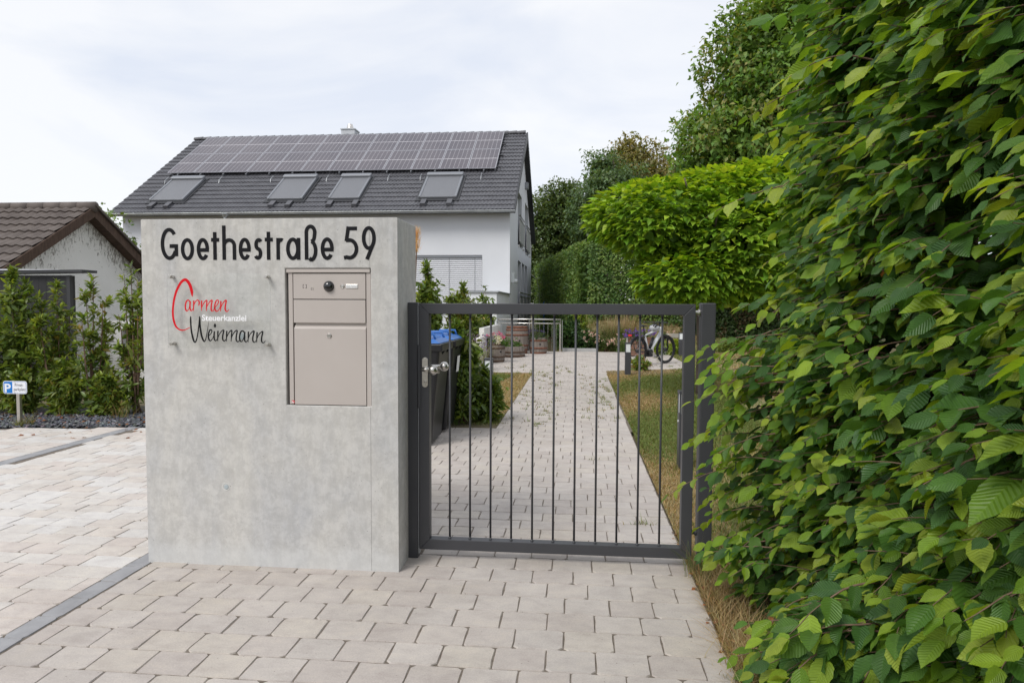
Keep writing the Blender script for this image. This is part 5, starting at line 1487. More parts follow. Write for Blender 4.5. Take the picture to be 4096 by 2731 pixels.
shrub('laurel_shrub', 'low wide laurel shrub under the gate top rail', (-2.98, 19.4, 0), 1.34, 0.55, 0.4, 330, 0.13, LAW, LA, 0.5, 4, 7, LN, None, 0.1)
shrub('soft_shrub', 'pale feathery shrub behind the blue lids', (-2.35, 10.7, 0), 1.05, 0.5, 0.4, 420, 0.055, [(0.13, 0.18, 0.04), (0.17, 0.21, 0.05)], None, 0.6, 4, 9, LN, None, 0.1)
t = thing('lavender', (-2.25, 14.9, 0), 'grey lavender bush with violet spikes by the white steps', 'lavender')
n = 420; a = rng.uniform(0, 2 * pi, n); rr_ = 0.30 * np.sqrt(rng.uniform(0, 1, n)); P = np.c_[-2.25 + rr_ * np.cos(a), 14.9 + rr_ * np.sin(a), np.zeros(n)]
hh = 0.78 * rng.uniform(0.55, 1.05, n); out = np.c_[np.cos(a), np.sin(a), np.zeros(n)]
foliage('stalks', t, blades(n, P, hh, [(0.22, 0.23, 0.14), (0.16, 0.18, 0.10), (0.30, 0.28, 0.18)], w=0.008, lean=0.35, seg=3, out=out), M['blade'])
Pt = P + np.c_[out[:, :2] * (hh * 0.28)[:, None], hh * 0.95]
foliage('flower_spikes', t, scatter(SM, Pt, rdir(n) * 0.3 + np.array([0, 0, 1]), rdir(n), np.full(n, 0.045), pal(n, [(0.16, 0.11, 0.27), (0.20, 0.15, 0.32), (0.26, 0.22, 0.26), (0.24, 0.22, 0.16)], 0.2)), M['petal'])
# plume grass just behind the concrete wall
t = thing('pampas_plume', (-1.62, 6.6, 0), 'orange feathery grass plume peeking past the concrete wall', 'grass plume')
q = MB(); q.tube([(-1.62, 6.6, 0), (-1.60, 6.6, 1.2), (-1.56, 6.6, 1.98)], 0.006, 6); q.build('stalk', M['twig'], t)
n = 500; z = rng.uniform(1.92, 2.12, n); P = np.c_[rng.normal(-1.575, 0.022, n), rng.normal(6.6, 0.02, n), z]
foliage('plume', t, blades(n, P, 0.09, [(0.62, 0.38, 0.16), (0.7, 0.48, 0.26)], w=0.003, lean=0.5, seg=2), M['blade'])
# ------------------------------------------------------------------ wheelie bins
M['bin'] = noisy('black_bin_plastic', (0.014, 0.014, 0.015), (0.020, 0.020, 0.021), 3, 0.34, 0.1, 120, 0.002)
M['lid'] = noisy('blue_lid_plastic', (0.032, 0.135, 0.42), (0.042, 0.155, 0.46), 3, 0.35)
def frustum(mb, x0, x1, y0, y1, z0, X0, X1, Y0, Y1, z1):
    a = [mb.vert(p) for p in ((x0, y0, z0), (x1, y0, z0), (x1, y1, z0), (x0, y1, z0))]; b_ = [mb.vert(p) for p in ((X0, Y0, z1), (X1, Y0, z1), (X1, Y1, z1), (X0, Y1, z1))]
    mb.face(a[::-1]); mb.face(b_)
    for k in range(4): mb.face((a[k], a[(k + 1) % 4], b_[(k + 1) % 4], b_[k]))
def wheelie(y, lab, paper=False):
    t = thing('wheelie_bin', (-1.75, y, 0), lab, 'bin', 'wheelie bins behind the gate')
    q = MB(); frustum(q, -2.0, -1.435, y - 0.26, y + 0.26, 0.02, -2.08, -1.345, y - 0.29, y + 0.29, 0.98); q.build('body', M['bin'], t, bevel=0.03, seg=3)
    q = MB(); q.box(-2.09, -1.315, y - 0.305, y + 0.305, 0.955, 1.03); q.build('rim', M['bin'], t, bevel=0.012)
    for s_ in (-1, 1):
        q = MB(); q.prism([(-1.40, y + s_ * 0.12, 0.955), (-1.32, y + s_ * 0.12, 0.955), (-1.39, y + s_ * 0.12, 0.86)], (0, 0.02, 0)); q.build('rim_bracket', M['bin'], t, merge=True)
    q = MB(); frustum(q, -2.10, -1.335, y - 0.30, y + 0.30, 1.032, -2.05, -1.40, y - 0.26, y + 0.26, 1.075); lid = q.build('lid', M['lid'], t, bevel=0.012)
    q = MB(); frustum(q, -2.02, -1.43, y - 0.235, y + 0.235, 1.075, -1.98, -1.47, y - 0.20, y + 0.20, 1.10); q.build('lid_panel', M['lid'], lid, bevel=0.01)
    for s_ in (-1, 1):
        q = MB(); q.tube([(-1.60, y + s_ * 0.22, 1.07), (-1.60, y + s_ * 0.22, 1.125), (-1.42, y + s_ * 0.22, 1.125), (-1.40, y + s_ * 0.22, 1.07)], 0.012, 8); q.build('grip', M['lid'], lid, smooth=True)
    q = MB(); q.box(-1.4325, -1.4285, y - 0.06, y + 0.09, 0.66, 0.84)
    for v_ in range(len(q.v)):
        x, yy, z = q.v[v_]; q.v[v_] = (x + (z - 0.02) * 0.0937 + 0.016, yy, z)
    if paper: q.build('paper_label', mat('paper_label', (0.7, 0.7, 0.68), 0.6), t)
    for s_ in (-1, 1):
        q = MB(); q.lathe((-2.0, y + s_ * 0.27, 0.1), [(0.1, -0.025), (0.1, 0.025)], 16, (0, 1, 0)); q.build('wheel', M['bin'], t)
wheelie(6.93, 'nearer black wheelie bin with blue lid behind the gate lock')
wheelie(7.70, 'farther black wheelie bin with blue lid and paper label', True)

# ------------------------------------------------------------------ path lights
def bollard(x, y, lab, h_=0.67):
    t = thing('path_light', (x, y, 0), lab, 'path light', 'anthracite path lights')
    w = 0.06
    MB().box(x - w, x + w, y - w, y + w, -0.05, h_ - 0.20).build('post', M['anth'], t, bevel=0.003)
    for sx in (-1, 1):
        for sy in (-1, 1): MB().box(x + sx * w - (0.012 if sx > 0 else 0), x + sx * w + (0.012 if sx < 0 else 0), y + sy * w - (0.012 if sy > 0 else 0), y + sy * w + (0.012 if sy < 0 else 0), h_ - 0.20, h_ - 0.025).build('lamp_upright', M['anth'], t)
    MB().box(x - w + 0.008, x + w - 0.008, y - w + 0.008, y + w - 0.008, h_ - 0.199, h_ - 0.026).build('lamp_glass', M['pale_glass'], t)
    MB().box(x - w - 0.003, x + w + 0.003, y - w - 0.003, y + w + 0.003, h_ - 0.025, h_).build('lamp_cap', M['anth'], t, bevel=0.002)
    MB().lathe((x - w, y, h_ - 0.27), [(0.011, 0), (0.011, 0.004), (0.008, 0.006)], 12, (-1, 0, 0)).build('sensor', M['pale_glass'], t)
bollard(-1.235, 9.6, 'path light standing in the laurel on the lawn corner')
bollard(1.075, 14.35, 'path light in front of the bicycle rear wheel')
bollard(0.965, 6.1, 'path light almost hidden behind the gate hinge stile')
bollard(3.06, 20.4, 'farthest path light beyond the bicycle front wheel')

# ------------------------------------------------------------------ white garden steps wall, railing, kerb
M['step_white'] = noisy('white_garden_wall', (0.66, 0.655, 0.63), (0.74, 0.735, 0.71), 2.5, 0.85, 0.2, 60, 0.004)
MB_ = MB().box(-2.36, -2.245, 16.0, 18.0, -0.05, 0.66); o = MB_.build('garden_wall', M['step_white'], bevel=0.004, org=(-2.3, 16.0, 0)); 
tag(o, 'lower white garden wall block behind the pink flowers', 'garden wall', 'stepped white garden walls')
for v_ in o.data.vertices: pass
o = MB().box(-2.46, -2.33, 17.2, 21.1, -0.05, 0.86).build('garden_wall', M['step_white'], bevel=0.004, org=(-2.4, 17.2, 0)); tag(o, 'higher white garden wall block next to the stair rail', 'garden wall', 'stepped white garden walls')
rail = thing('stair_railing', (-1.46, 21.35, 0), 'stainless steel railing with thin bars at the patio edge', 'railing')
for x in (-2.43, -1.465, -0.50):
    MB().box(x - 0.021, x + 0.021, 21.33, 21.37, -0.3, 0.875).build('post', M['steel_rail'], rail)
    MB().tube([(x, 21.35, 0.87), (x, 21.35, 1.0)], 0.012, 8).build('rail_support', M['steel_rail'], rail)
MB().box(-0.445, -0.425, 21.31, 21.42, -0.05, 0.99).build('end_plate', noisy('dull_steel_plate', (0.25, 0.25, 0.24), (0.3, 0.3, 0.29), 3, 0.5, metal=0.5), rail)
MB().tube([(-2.46, 21.35, 1.01), (-0.47, 21.35, 1.01)], 0.024, 12).build('hand_rail', M['steel_rail'], rail, smooth=True)
MB().tube([(-2.45, 21.35, 0.885), (-0.48, 21.35, 0.885)], 0.02, 12).build('mid_rail', M['steel_rail'], rail, smooth=True)
for k in range(15):
    x = -2.43 + 0.129 * k
    if abs(x + 1.465) < 0.05: continue
    MB().tube([(x, 21.35, -0.2), (x, 21.35, 0.87)], 0.006, 6).build('bar', M['steel_rail'], rail)
kb = MB().box(-0.42, 0.68, 21.55, 21.72, -0.1, 0.10).build('kerb', noisy('grey_kerb', (0.32, 0.32, 0.32), (0.40, 0.40, 0.39), 4, 0.85), kind='structure')

# ------------------------------------------------------------------ barrels
M['stave'] = noisy('weathered_oak', (0.14, 0.115, 0.095), (0.26, 0.225, 0.20), 9, 0.85, 0.4, 80, 0.004, stretch=(4, 4, 0.5), lo=0.3, hi=0.7)
M['hoop'] = noisy('rusty_hoop', (0.13, 0.05, 0.03), (0.21, 0.085, 0.05), 9, 0.8, 0.2, 90, 0.003)
M['hoop2'] = noisy('brown_hoop', (0.075, 0.045, 0.03), (0.12, 0.075, 0.05), 9, 0.8, 0.2, 90, 0.003)
M['earth'] = noisy('potting_soil', (0.03, 0.022, 0.016), (0.05, 0.038, 0.028), 20, 0.95)
def barrel(x, y, h_, r_mid, r_end, hoops, lab, bung=None, full=True, flip=False, hm=None, cap=True):
    t = thing('oak_barrel', (x, y, 0), lab, 'barrel', 'old oak barrels on the patio')
    n = 20
    def rad(z):
        u = z / h_ if full else (0.5 + 0.5 * z / h_ if flip else 0.5 - 0.5 * z / h_)
        return r_end + (r_mid - r_end) * math.sin(pi * u) ** 0.8 if 0 < u < 1 else r_end
    q = MB(); zs = [h_ * k / 8 for k in range(9)]
    g_ = pi / n * 0.97
    rows = []
    for z in zs:
        r_ = rad(z); rows.append([q.vert((x + rr * math.cos(a_), y + rr * math.sin(a_), z)) for rr, a_ in ((r_ - 0.001, -g_), (r_ + 0.003, 0), (r_ - 0.001, g_), (r_ - 0.03, g_ * 0.9), (r_ - 0.03, -g_ * 0.9))])
    for a_, b_ in zip(rows[:-1], rows[1:]):
        for k in range(5): q.face((a_[k], a_[(k + 1) % 5], b_[(k + 1) % 5], b_[k]))
    q.face(rows[0][::-1]); q.face(rows[-1])
    st0 = q.build('stave', M['stave'], t)
    for k in range(1, n):
        o = st0.copy(); COL.objects.link(o); o.rotation_euler = (0, 0, 2 * pi * k / n)
    for z, w in hoops:
        MB().lathe((x, y, 0), [(rad(z) + 0.004, z), (rad(z) + 0.008, z), (rad(z + w) + 0.008, z + w), (rad(z + w) + 0.004, z + w)], 40, cap=False).build('hoop', hm or M['hoop'], t, smooth=True)
    if cap: MB().lathe((x, y, 0), [(rad(h_) - 0.02, h_ - 0.05), (0.001, h_ - 0.045)], 24, cap=False).build('head' if full and hm is None and h_ > 0.6 else 'soil', M['stave'] if h_ > 0.6 else M['earth'], t)
    if bung:
        a_, z = bung; MB().lathe((x + (rad(z) - 0.005) * math.cos(a_), y + (rad(z) - 0.005) * math.sin(a_), z), [(0.028, 0), (0.026, 0.009)], 14, (math.cos(a_), math.sin(a_), 0)).build('bung_hole', M['darkgap'], t)
barrel(-1.775, 20.45, 0.83, 0.345, 0.30, ((0.02, 0.05), (0.10, 0.045), (0.23, 0.045), (0.54, 0.05), (0.69, 0.05), (0.765, 0.06)), 'tallest upright oak barrel with rusty hoops in front of the railing', (R(-72), 0.40))
barrel(-1.80, 19.1, 0.30, 0.365, 0.335, ((0.005, 0.06), (0.12, 0.045)), 'low half barrel tub with small pink daisies', None, False, True, M['hoop2'])
barrel(-2.05, 17.22, 0.475, 0.252, 0.222, ((0.01, 0.045), (0.12, 0.04), (0.335, 0.045), (0.435, 0.035)), 'oak barrel planter full of pink and white geraniums', (R(-50), 0.27), hm=M['hoop2'])
barrel(-1.135, 20.57, 0.48, 0.268, 0.235, ((0.005, 0.045), (0.145, 0.05), (0.37, 0.05)), 'oak barrel planter with dark blue flowers beside the rail post', (R(-75), 0.285))
def mound(name, lab, c, r, ntip, size, cols, cat='plant', k=6, T=SM):
    t = thing(name, c, lab, cat)
    C, D = shell(ntip, c, r, 0.45, 1.02); ok = C[:, 2] > c[2] - 0.02; C, D = C[ok], D[ok]
    foliage('foliage', t, whorls(C, D, k, size, cols, T), M['leaf'])
    mb = MB()
    for _ in range(4):
        e = Vector(c) + Vector((random.uniform(-0.5, 0.5) * r[0], random.uniform(-0.5, 0.5) * r[1], r[2] * 0.7)); mb.tube([c, e], [0.008, 0.003], 5)
    mb.build('stems', M['twig'], t)
    return t
def blooms(t, centres, rad, col, name='blossom', n=26, size=0.03):
    for c in centres:
        C, D = shell(n, c, (rad, rad, rad * 0.8), 0.7, 1.0)
        foliage(name, t, scatter(SM, C, D * 0.4 + rdir(n), D, rng.uniform(0.7, 1.2, n) * size, pal(n, col, 0.12)), M['petal'])
t = mound('geranium', 'geranium with pink and white flower heads in the front barrel', (-2.05, 17.2, 0.45), (0.34, 0.32, 0.24), 190, 0.075, [(0.06, 0.13, 0.025), (0.085, 0.17, 0.03), (0.11, 0.2, 0.04)], 'geranium')
PINK = [(0.72, 0.10, 0.32), (0.80, 0.22, 0.45), (0.62, 0.05, 0.24)]; WHITE = [(0.82, 0.80, 0.75), (0.78, 0.74, 0.68)]
blooms(t, [(-2.05 + dx, 17.0 + dy, z) for dx, dy, z in ((-0.30, -0.05, 0.60), (-0.24, -0.10, 0.585), (-0.25, 0.0, 0.65), (-0.17, 0.0, 0.67), (-0.08, 0.02, 0.70), (-0.03, -0.04, 0.72), (0.04, 0.05, 0.71), (0.11, 0.0, 0.74), (0.16, 0.04, 0.72), (0.21, -0.02, 0.66), (0.24, 0.02, 0.63))], 0.05, PINK)
blooms(t, [(-2.05 + dx, 16.9 + dy, z) for dx, dy, z in ((0.0, 0, 0.675), (0.05, 0.0, 0.66), (0.11, -0.02, 0.655), (0.16, 0, 0.62), (0.09, -0.03, 0.59), (0.13, -0.04, 0.54), (0.17, -0.02, 0.575), (0.11, -0.04, 0.505))], 0.052, WHITE)
t = mound('daisy_plant', 'fine green daisy plant with a few lilac flowers in the low tub', (-1.80, 19.05, 0.27), (0.34, 0.30, 0.26), 260, 0.05, [(0.09, 0.19, 0.035), (0.12, 0.24, 0.05), (0.07, 0.15, 0.03)], 'daisy plant', 7, LN)
blooms(t, [(-1.80 + dx, 18.82, z) for dx, z in ((-0.27, 0.49), (-0.17, 0.50), (0.05, 0.50), (0.09, 0.505), (0.13, 0.47), (0.17, 0.46), (-0.18, 0.42))], 0.028, [(0.62, 0.36, 0.62), (0.7, 0.45, 0.66)], n=12, size=0.025)
t = mound('salvia', 'dusky plant with dark blue flowers in the right barrel', (-1.135, 20.55, 0.45), (0.33, 0.28, 0.22), 200, 0.06, [(0.05, 0.09, 0.03), (0.07, 0.115, 0.04), (0.09, 0.13, 0.055)], 'salvia', 7, LN)
blooms(t, [(-1.135 + dx, 20.42, z) for dx, z in ((-0.28, 0.66), (-0.22, 0.70), (-0.15, 0.72), (-0.08, 0.70), (-0.02, 0.69), (0.1, 0.68), (0.15, 0.66), (-0.31, 0.61))], 0.035, [(0.06, 0.04, 0.16), (0.10, 0.07, 0.24)], n=16, size=0.03)

# ------------------------------------------------------------------ planter box
M['box_wood'] = noisy('brown_planter_wood', (0.14, 0.07, 0.045), (0.20, 0.105, 0.07), 6, 0.75, stretch=(0.5, 1, 8))
M['grey_wood'] = noisy('silver_grey_wood', (0.27, 0.25, 0.22), (0.38, 0.36, 0.32), 7, 0.9, 0.3, 60, 0.004, stretch=(0.5, 1, 8))
pb = thing('planter_box', (1.8, 19.8, 0), 'slatted brown wooden planter box behind the bicycle', 'planter')
for z in (0.03, 0.20, 0.37): MB().box(1.44, 2.16, 19.58, 19.61, z, z + 0.15).build('board', M['box_wood'], pb, bevel=0.004)
for z in (0.03, 0.20, 0.37):
    for x in (1.44, 2.135): MB().box(x, x + 0.025, 19.61, 20.02, z, z + 0.15).build('board', M['box_wood'], pb)
for x in (1.415, 2.135): MB().box(x, x + 0.05, 19.555, 19.58, 0, 0.55).build('corner_post', M['grey_wood'], pb)
MB().box(1.43, 2.17, 19.56, 19.64, 0.525, 0.555).build('rim', M['box_wood'], pb); MB().box(1.47, 2.13, 19.62, 20.0, 0.40, 0.5).build('soil', M['earth'], pb)
t = mound('petunia', 'violet petunias spilling over the planter box', (1.8, 19.75, 0.48), (0.42, 0.28, 0.22), 200, 0.06, [(0.07, 0.14, 0.03), (0.10, 0.18, 0.04)], 'petunia')
blooms(t, [(1.8 + random.uniform(-0.42, 0.42), 19.55 + random.uniform(-0.06, 0.1), 0.56 + random.uniform(0, 0.20)) for _ in range(24)], 0.045, [(0.17, 0.08, 0.45), (0.24, 0.13, 0.55), (0.13, 0.06, 0.36)], n=14, size=0.045)

# ------------------------------------------------------------------ bicycle
RW = Vector((1.47, 16.58, 0.345)); FW = Vector((2.235, 17.38, 0.345))
fd = (FW - RW).normalized(); side = Vector((fd.y, -fd.x, 0)); upv = Vector((0, 0, 1))
def bk(f, z, s=0.0): return RW + fd * f + upv * (z - 0.345) + side * s
M['tyre'] = mat('black_tyre', (0.012, 0.012, 0.013), 0.7); M['bblack'] = mat('black_bike_parts', (0.012, 0.012, 0.014), 0.4); M['bwhite'] = mat('pearl_white_frame', (0.62, 0.63, 0.65), 0.3)
M['chrome'] = mat('bright_steel', (0.6, 0.6, 0.6), 0.25, 1.0); M['reflector'] = mat('red_tail_lamp', (0.65, 0.02, 0.02), 0.3)
bike = thing('bicycle', (1.85, 16.98, 0), 'white electric trekking bicycle leaning on its stand beside the planter', 'bicycle')
def wheel(c, d, s_):
    def cp(a_, r_): return c + d * (r_ * math.cos(a_)) + upv * (r_ * math.sin(a_))
    N_ = 40
    def ring(r_, th_, n_=8):
        q = MB(); rr_ = []
        for k in range(N_):
            a_ = 2 * pi * k / N_; e = d * math.cos(a_) + upv * math.sin(a_)
            rr_.append([q.vert(c + e * (r_ + th_ * math.cos(2 * pi * j / n_)) + s_ * (th_ * math.sin(2 * pi * j / n_))) for j in range(n_)])
        for k in range(N_):
            for j in range(n_): q.face((rr_[k][j], rr_[k][(j + 1) % n_], rr_[(k + 1) % N_][(j + 1) % n_], rr_[(k + 1) % N_][j]))
        return q
    w = ring(0.320, 0.029).build('wheel', M['tyre'], bike, smooth=True)
    ring(0.290, 0.015, 6).build('rim', M['bblack'], w, smooth=True)
    for k in range(18):
        a_ = 2 * pi * k / 18; o_ = 0.03 * (1 if k % 2 else -1)
        MB().tube([c + s_ * o_ + d * (0.03 * math.cos(a_ + 0.6)) + upv * (0.03 * math.sin(a_ + 0.6)), cp(a_, 0.292)], 0.0016, 4).build('spoke', M['chrome'], w)
    MB().lathe(c - s_ * 0.05, [(0.02, 0), (0.045, 0.02), (0.045, 0.08), (0.02, 0.10)], 14, s_).build('hub', M['bblack'], w)
fd2 = (Matrix.Rotation(R(-4), 3, 'Z') @ fd); side2 = Vector((fd2.y, -fd2.x, 0))
wheel(RW, fd, side); wheel(FW, fd2, side2)
def fender(c, d, s_, a0, a1, nm):
    q = MB(); rows = []
    for k in range(17):
        a_ = R(a0 + (a1 - a0) * k / 16); e = d * math.cos(a_) + upv * math.sin(a_)
        rows.append([q.vert(c + e * r_ + s_ * o_) for r_, o_ in ((0.350, -0.028), (0.366, -0.014), (0.369, 0), (0.366, 0.014), (0.350, 0.028))])
    for a_, b_ in zip(rows[:-1], rows[1:]):
        for j in range(4): q.face((a_[j], a_[j + 1], b_[j + 1], b_[j]))
    q.build(nm, M['bblack'], bike, smooth=True)
fender(RW, fd, side, 20, 205, 'rear_fender'); fender(FW, fd2, side2, -10, 125, 'front_fender')
BB = bk(0.44, 0.30); ST = bk(0.27, 0.72); HT = bk(0.86, 0.90); HL = bk(0.90, 0.72)
q = MB()
q.tube([BB, HL.lerp(HT, 0.25)], [0.042, 0.046], 12); q.tube([ST, HT.lerp(HL, 0.15)], [0.022, 0.03], 12); q.tube([BB, ST], [0.022, 0.022], 10)
q.tube([HT + upv * 0.02, HL], 0.032, 12)
for s_ in (-1, 1):
    pass
q.build('frame', M['bwhite'], bike, smooth=True)
for s_ in (-1, 1):
    MB().tube([BB + side * (0.03 * s_), RW + side * (0.065 * s_)], 0.013, 8).build('chain_stay', M['bblack'], bike, smooth=True)
    MB().tube([ST + side * (0.012 * s_), RW + side * (0.065 * s_)], 0.011, 8).build('seat_stay', M['bblack'], bike, smooth=True)
q = MB(); q.tube([BB + upv * 0.10 + fd * 0.02, ST.lerp(HT, 0.55) - upv * 0.16], [0.035, 0.04], 10); q.build('battery', M['bblack'], bike, smooth=True)
q = MB(); q.obox(BB + fd * 0.02 - upv * 0.02, fd, side, upv, 0.10, 0.045, 0.085); q.build('motor', M['bblack'], bike, bevel=0.03, seg=3)
MB().lathe(BB + side * 0.06, [(0.085, 0), (0.085, 0.006)], 20, side).build('chain_guard', M['bblack'], bike)
q = MB()
for s_ in (-1, 1): q.tube([HL + side * (0.05 * s_) + upv * 0.0, FW + upv * 0.32 + side * (0.055 * s_), FW + side * (0.06 * s_)], [0.022, 0.02, 0.014], 8)
q.build('fork', M['bblack'], bike, smooth=True)
q = MB(); q.tube([HT, HT + upv * 0.12 - fd * 0.02], 0.018, 8)
hb = HT + upv * 0.13 - fd * 0.02
q.tube([hb - side * 0.31 - fd * 0.13, hb - side * 0.16 - fd * 0.02, hb + fd * 0.03, hb + side * 0.16 - fd * 0.02, hb + side * 0.31 - fd * 0.13], 0.0125, 8); q.build('handlebar', M['bblack'], bike, smooth=True)
for s_ in (-1, 1):
    MB().tube([hb + side * (0.29 * s_) - fd * 0.12, hb + side * (0.36 * s_) - fd * 0.19], 0.017, 8).build('grip', M['bblack'], bike, smooth=True)
    MB().tube([hb + side * (0.2 * s_) - fd * 0.02, hb + side * (0.3 * s_) + fd * 0.0 - upv * 0.02], 0.006, 6).build('brake_lever', M['bblack'], bike)
MB().obox(hb + upv * 0.03 - fd * 0.03, fd, side, upv, 0.045, 0.03, 0.008).build('display', M['bblack'], bike, bevel=0.004)
MB().tube([ST, bk(0.215, 0.93)], 0.014, 8).build('seat_post', M['bblack'], bike)
q = MB(); s0 = bk(0.10, 0.95); q.tube([s0, bk(0.16, 0.955), bk(0.26, 0.95), bk(0.36, 0.945)], [0.05, 0.085, 0.05, 0.022], 12, flat=0.35); q.build('saddle', M['bblack'], bike, smooth=True)
q = MB()
for s_ in (-1, 1): q.tube([bk(0.16, 0.78, 0.05 * s_), bk(-0.27, 0.76, 0.06 * s_), bk(-0.27, 0.72, 0.06 * s_)], 0.007, 6); q.tube([bk(-0.12, 0.76, 0.06 * s_), bk(0.0, 0.36, 0.075 * s_)], 0.006, 6); q.tube([bk(-0.24, 0.76, 0.06 * s_), bk(0.0, 0.36, 0.075 * s_)], 0.006, 6)
for f_ in (-0.27, -0.1, 0.05): q.tube([bk(f_, 0.765, -0.06), bk(f_, 0.765, 0.06)], 0.006, 6)
q.build('luggage_rack', M['bblack'], bike)
MB().obox(bk(-0.285, 0.735), fd, side, upv, 0.012, 0.05, 0.02).build('tail_lamp', M['reflector'], bike, bevel=0.005)
q = MB(); q.tube([BB + side * 0.08, BB + side * 0.085 + fd * 0.12 - upv * 0.11], 0.010, 6); q.tube([BB - side * 0.08, BB - side * 0.085 - fd * 0.12 + upv * 0.11], 0.010, 6); q.build('crank', M['chrome'], bike)
MB().obox(BB + side * 0.13 + fd * 0.12 - upv * 0.11, fd, side, upv, 0.045, 0.045, 0.012).build('pedal', M['chrome'], bike); MB().obox(BB - side * 0.13 - fd * 0.12 + upv * 0.11, fd, side, upv, 0.045, 0.045, 0.012).build('pedal', M['bblack'], bike)
MB().tube([RW + side * 0.05 + fd * 0.03, RW + side * 0.16 - upv * 0.345 + fd * 0.06], 0.009, 6).build('kickstand', M['bblack'], bike)
MB().obox(FW.lerp(HL, 0.85) + fd * 0.06, fd, side, upv, 0.03, 0.03, 0.025).build('head_lamp', M['bblack'], bike, bevel=0.008)
hc = bk(0.62, 0.90, 0.02)
hel = thing('helmet', tuple(hc), 'white and black cycling helmet hanging from the handlebar', 'helmet')
q = MB(); q.ball(hc, 0.13, 0.105, 0.085, 18, 12); q.build('shell', mat('helmet_shell', (0.40, 0.41, 0.43), 0.35), hel, smooth=True)
for k in range(4):
    a_ = -0.08 + 0.053 * k
    q = MB(); q.tube([hc + fd * (0.09 * math.cos(t_)) + side * (a_ + 0.0) + upv * (0.088 * math.sin(t_) * math.sqrt(max(0.1, 1 - (a_ / 0.11) ** 2))) for t_ in [R(20 + 14 * j) for j in range(11)]], 0.020, 6); q.build('vent', M['bblack'], hel, smooth=True)
q = MB(); q.tube([hc + upv * 0.06, hb + upv * 0.0], 0.005, 5); q.build('strap', M['bblack'], hel)
# ------------------------------------------------------------------ planted bank behind the patio
def bank_z(x, y):
    t_ = np.clip((y - 21.7) / 7.0, 0, 1)
    return -0.05 + 1.55 * t_ * t_ * (3 - 2 * t_) * np.clip((x + 0.9) / 1.2, 0, 1)
gx_ = np.linspace(-0.62, 14, 60); gy_ = np.linspace(21.55, 31, 40)
X_, Y_ = np.meshgrid(gx_, gy_); Z_ = bank_z(X_, Y_) + 0.06 * (patch(X_, Y_, 2.0, 4) - 0.5) + 0.02
V = np.c_[X_.ravel(), Y_.ravel(), Z_.ravel()]; F = []
for j in range(39):
    for i in range(59):
        a = j * 60 + i; F += [(a, a + 1, a + 61), (a, a + 61, a + 60)]
bank = link('bank', fast_mesh('bank', V, np.array(F), mats=[M['turf']])); bank['kind'] = 'structure'
n = 26000
P = np.c_[rng.uniform(-0.6, 8, n), rng.uniform(21.75, 29, n), np.zeros(n)]; P[:, 2] = bank_z(P[:, 0], P[:, 1]) + 0.0
q_ = patch(P[:, 0], P[:, 1], 1.6, 12) + rng.normal(0, 0.1, n)
c_ = np.where((q_ > 0.52)[:, None], pal(n, [(0.24, 0.17, 0.085), (0.20, 0.15, 0.07)], 0.15), pal(n, [(0.12, 0.16, 0.04), (0.16, 0.19, 0.055)], 0.15))
o = link('bank_grass', fast_mesh('bank_grass', *blades(n, P, rng.uniform(0.06, 0.2, n), c_, w=0.016, lean=0.8, seg=2), mats=[M['blade']]), bank); o['kind'] = 'stuff'
def pz(px, py, Y): p = at(px, py, Y); return p
BD = [(0.035, 0.075, 0.022), (0.05, 0.10, 0.03), (0.07, 0.125, 0.04), (0.04, 0.085, 0.03)]
for x, y, w, h_, lab in ((-0.35, 22.3, 0.55, 0.95, 'dark ground cover shrub directly behind the railing'), (0.30, 22.2, 0.5, 0.72, 'dark ground cover shrub behind the kerb'), (-0.25, 23.4, 0.6, 1.15, 'taller dark shrub above the railing bars'), (0.55, 22.6, 0.3, 0.55, 'small dark shrub beside the pale roses')):
    shrub('ground_cover_shrub', lab, (x, y, -0.05), h_, w, 0.45, 330, 0.085, BD, [(0.10, 0.18, 0.06)], 0.6, 4, 8, SM, 'dark shrubs on the bank', 0.05, material=M['leaf'])
for x, y, h_, rx, cols, lab in ((0.18, 24.2, 0.95, 0.38, [(0.22, 0.30, 0.04), (0.27, 0.34, 0.05)], 'yellow green bush high on the bank'), (2.55, 20.65, 0.42, 0.36, [(0.24, 0.34, 0.035), (0.30, 0.38, 0.05)], 'lime green leafy plant behind the bicycle front wheel'), (2.98, 20.9, 0.40, 0.26, [(0.24, 0.34, 0.035), (0.30, 0.38, 0.05)], 'lime green leafy plant before the farthest path light'), (4.9, 22.2, 0.45, 0.9, [(0.20, 0.26, 0.05), (0.15, 0.21, 0.05)], 'yellowish perennials at the foot of the dark hedge'), (1.42, 15.35, 0.26, 0.22, [(0.15, 0.24, 0.05), (0.2, 0.28, 0.06), (0.3, 0.22, 0.1)], 'small hosta at the foot of the path light by the bicycle')):
    shrub('leafy_perennial', lab, (x, y, float(bank_z(np.array(x), np.array(y))) if y > 21.7 else 0.0), h_, rx, rx * 0.8, 150, 0.11, cols, None, 0.6, 3, 7, LN, 'lime perennials', 0.05, 'plant', M['leaf'])
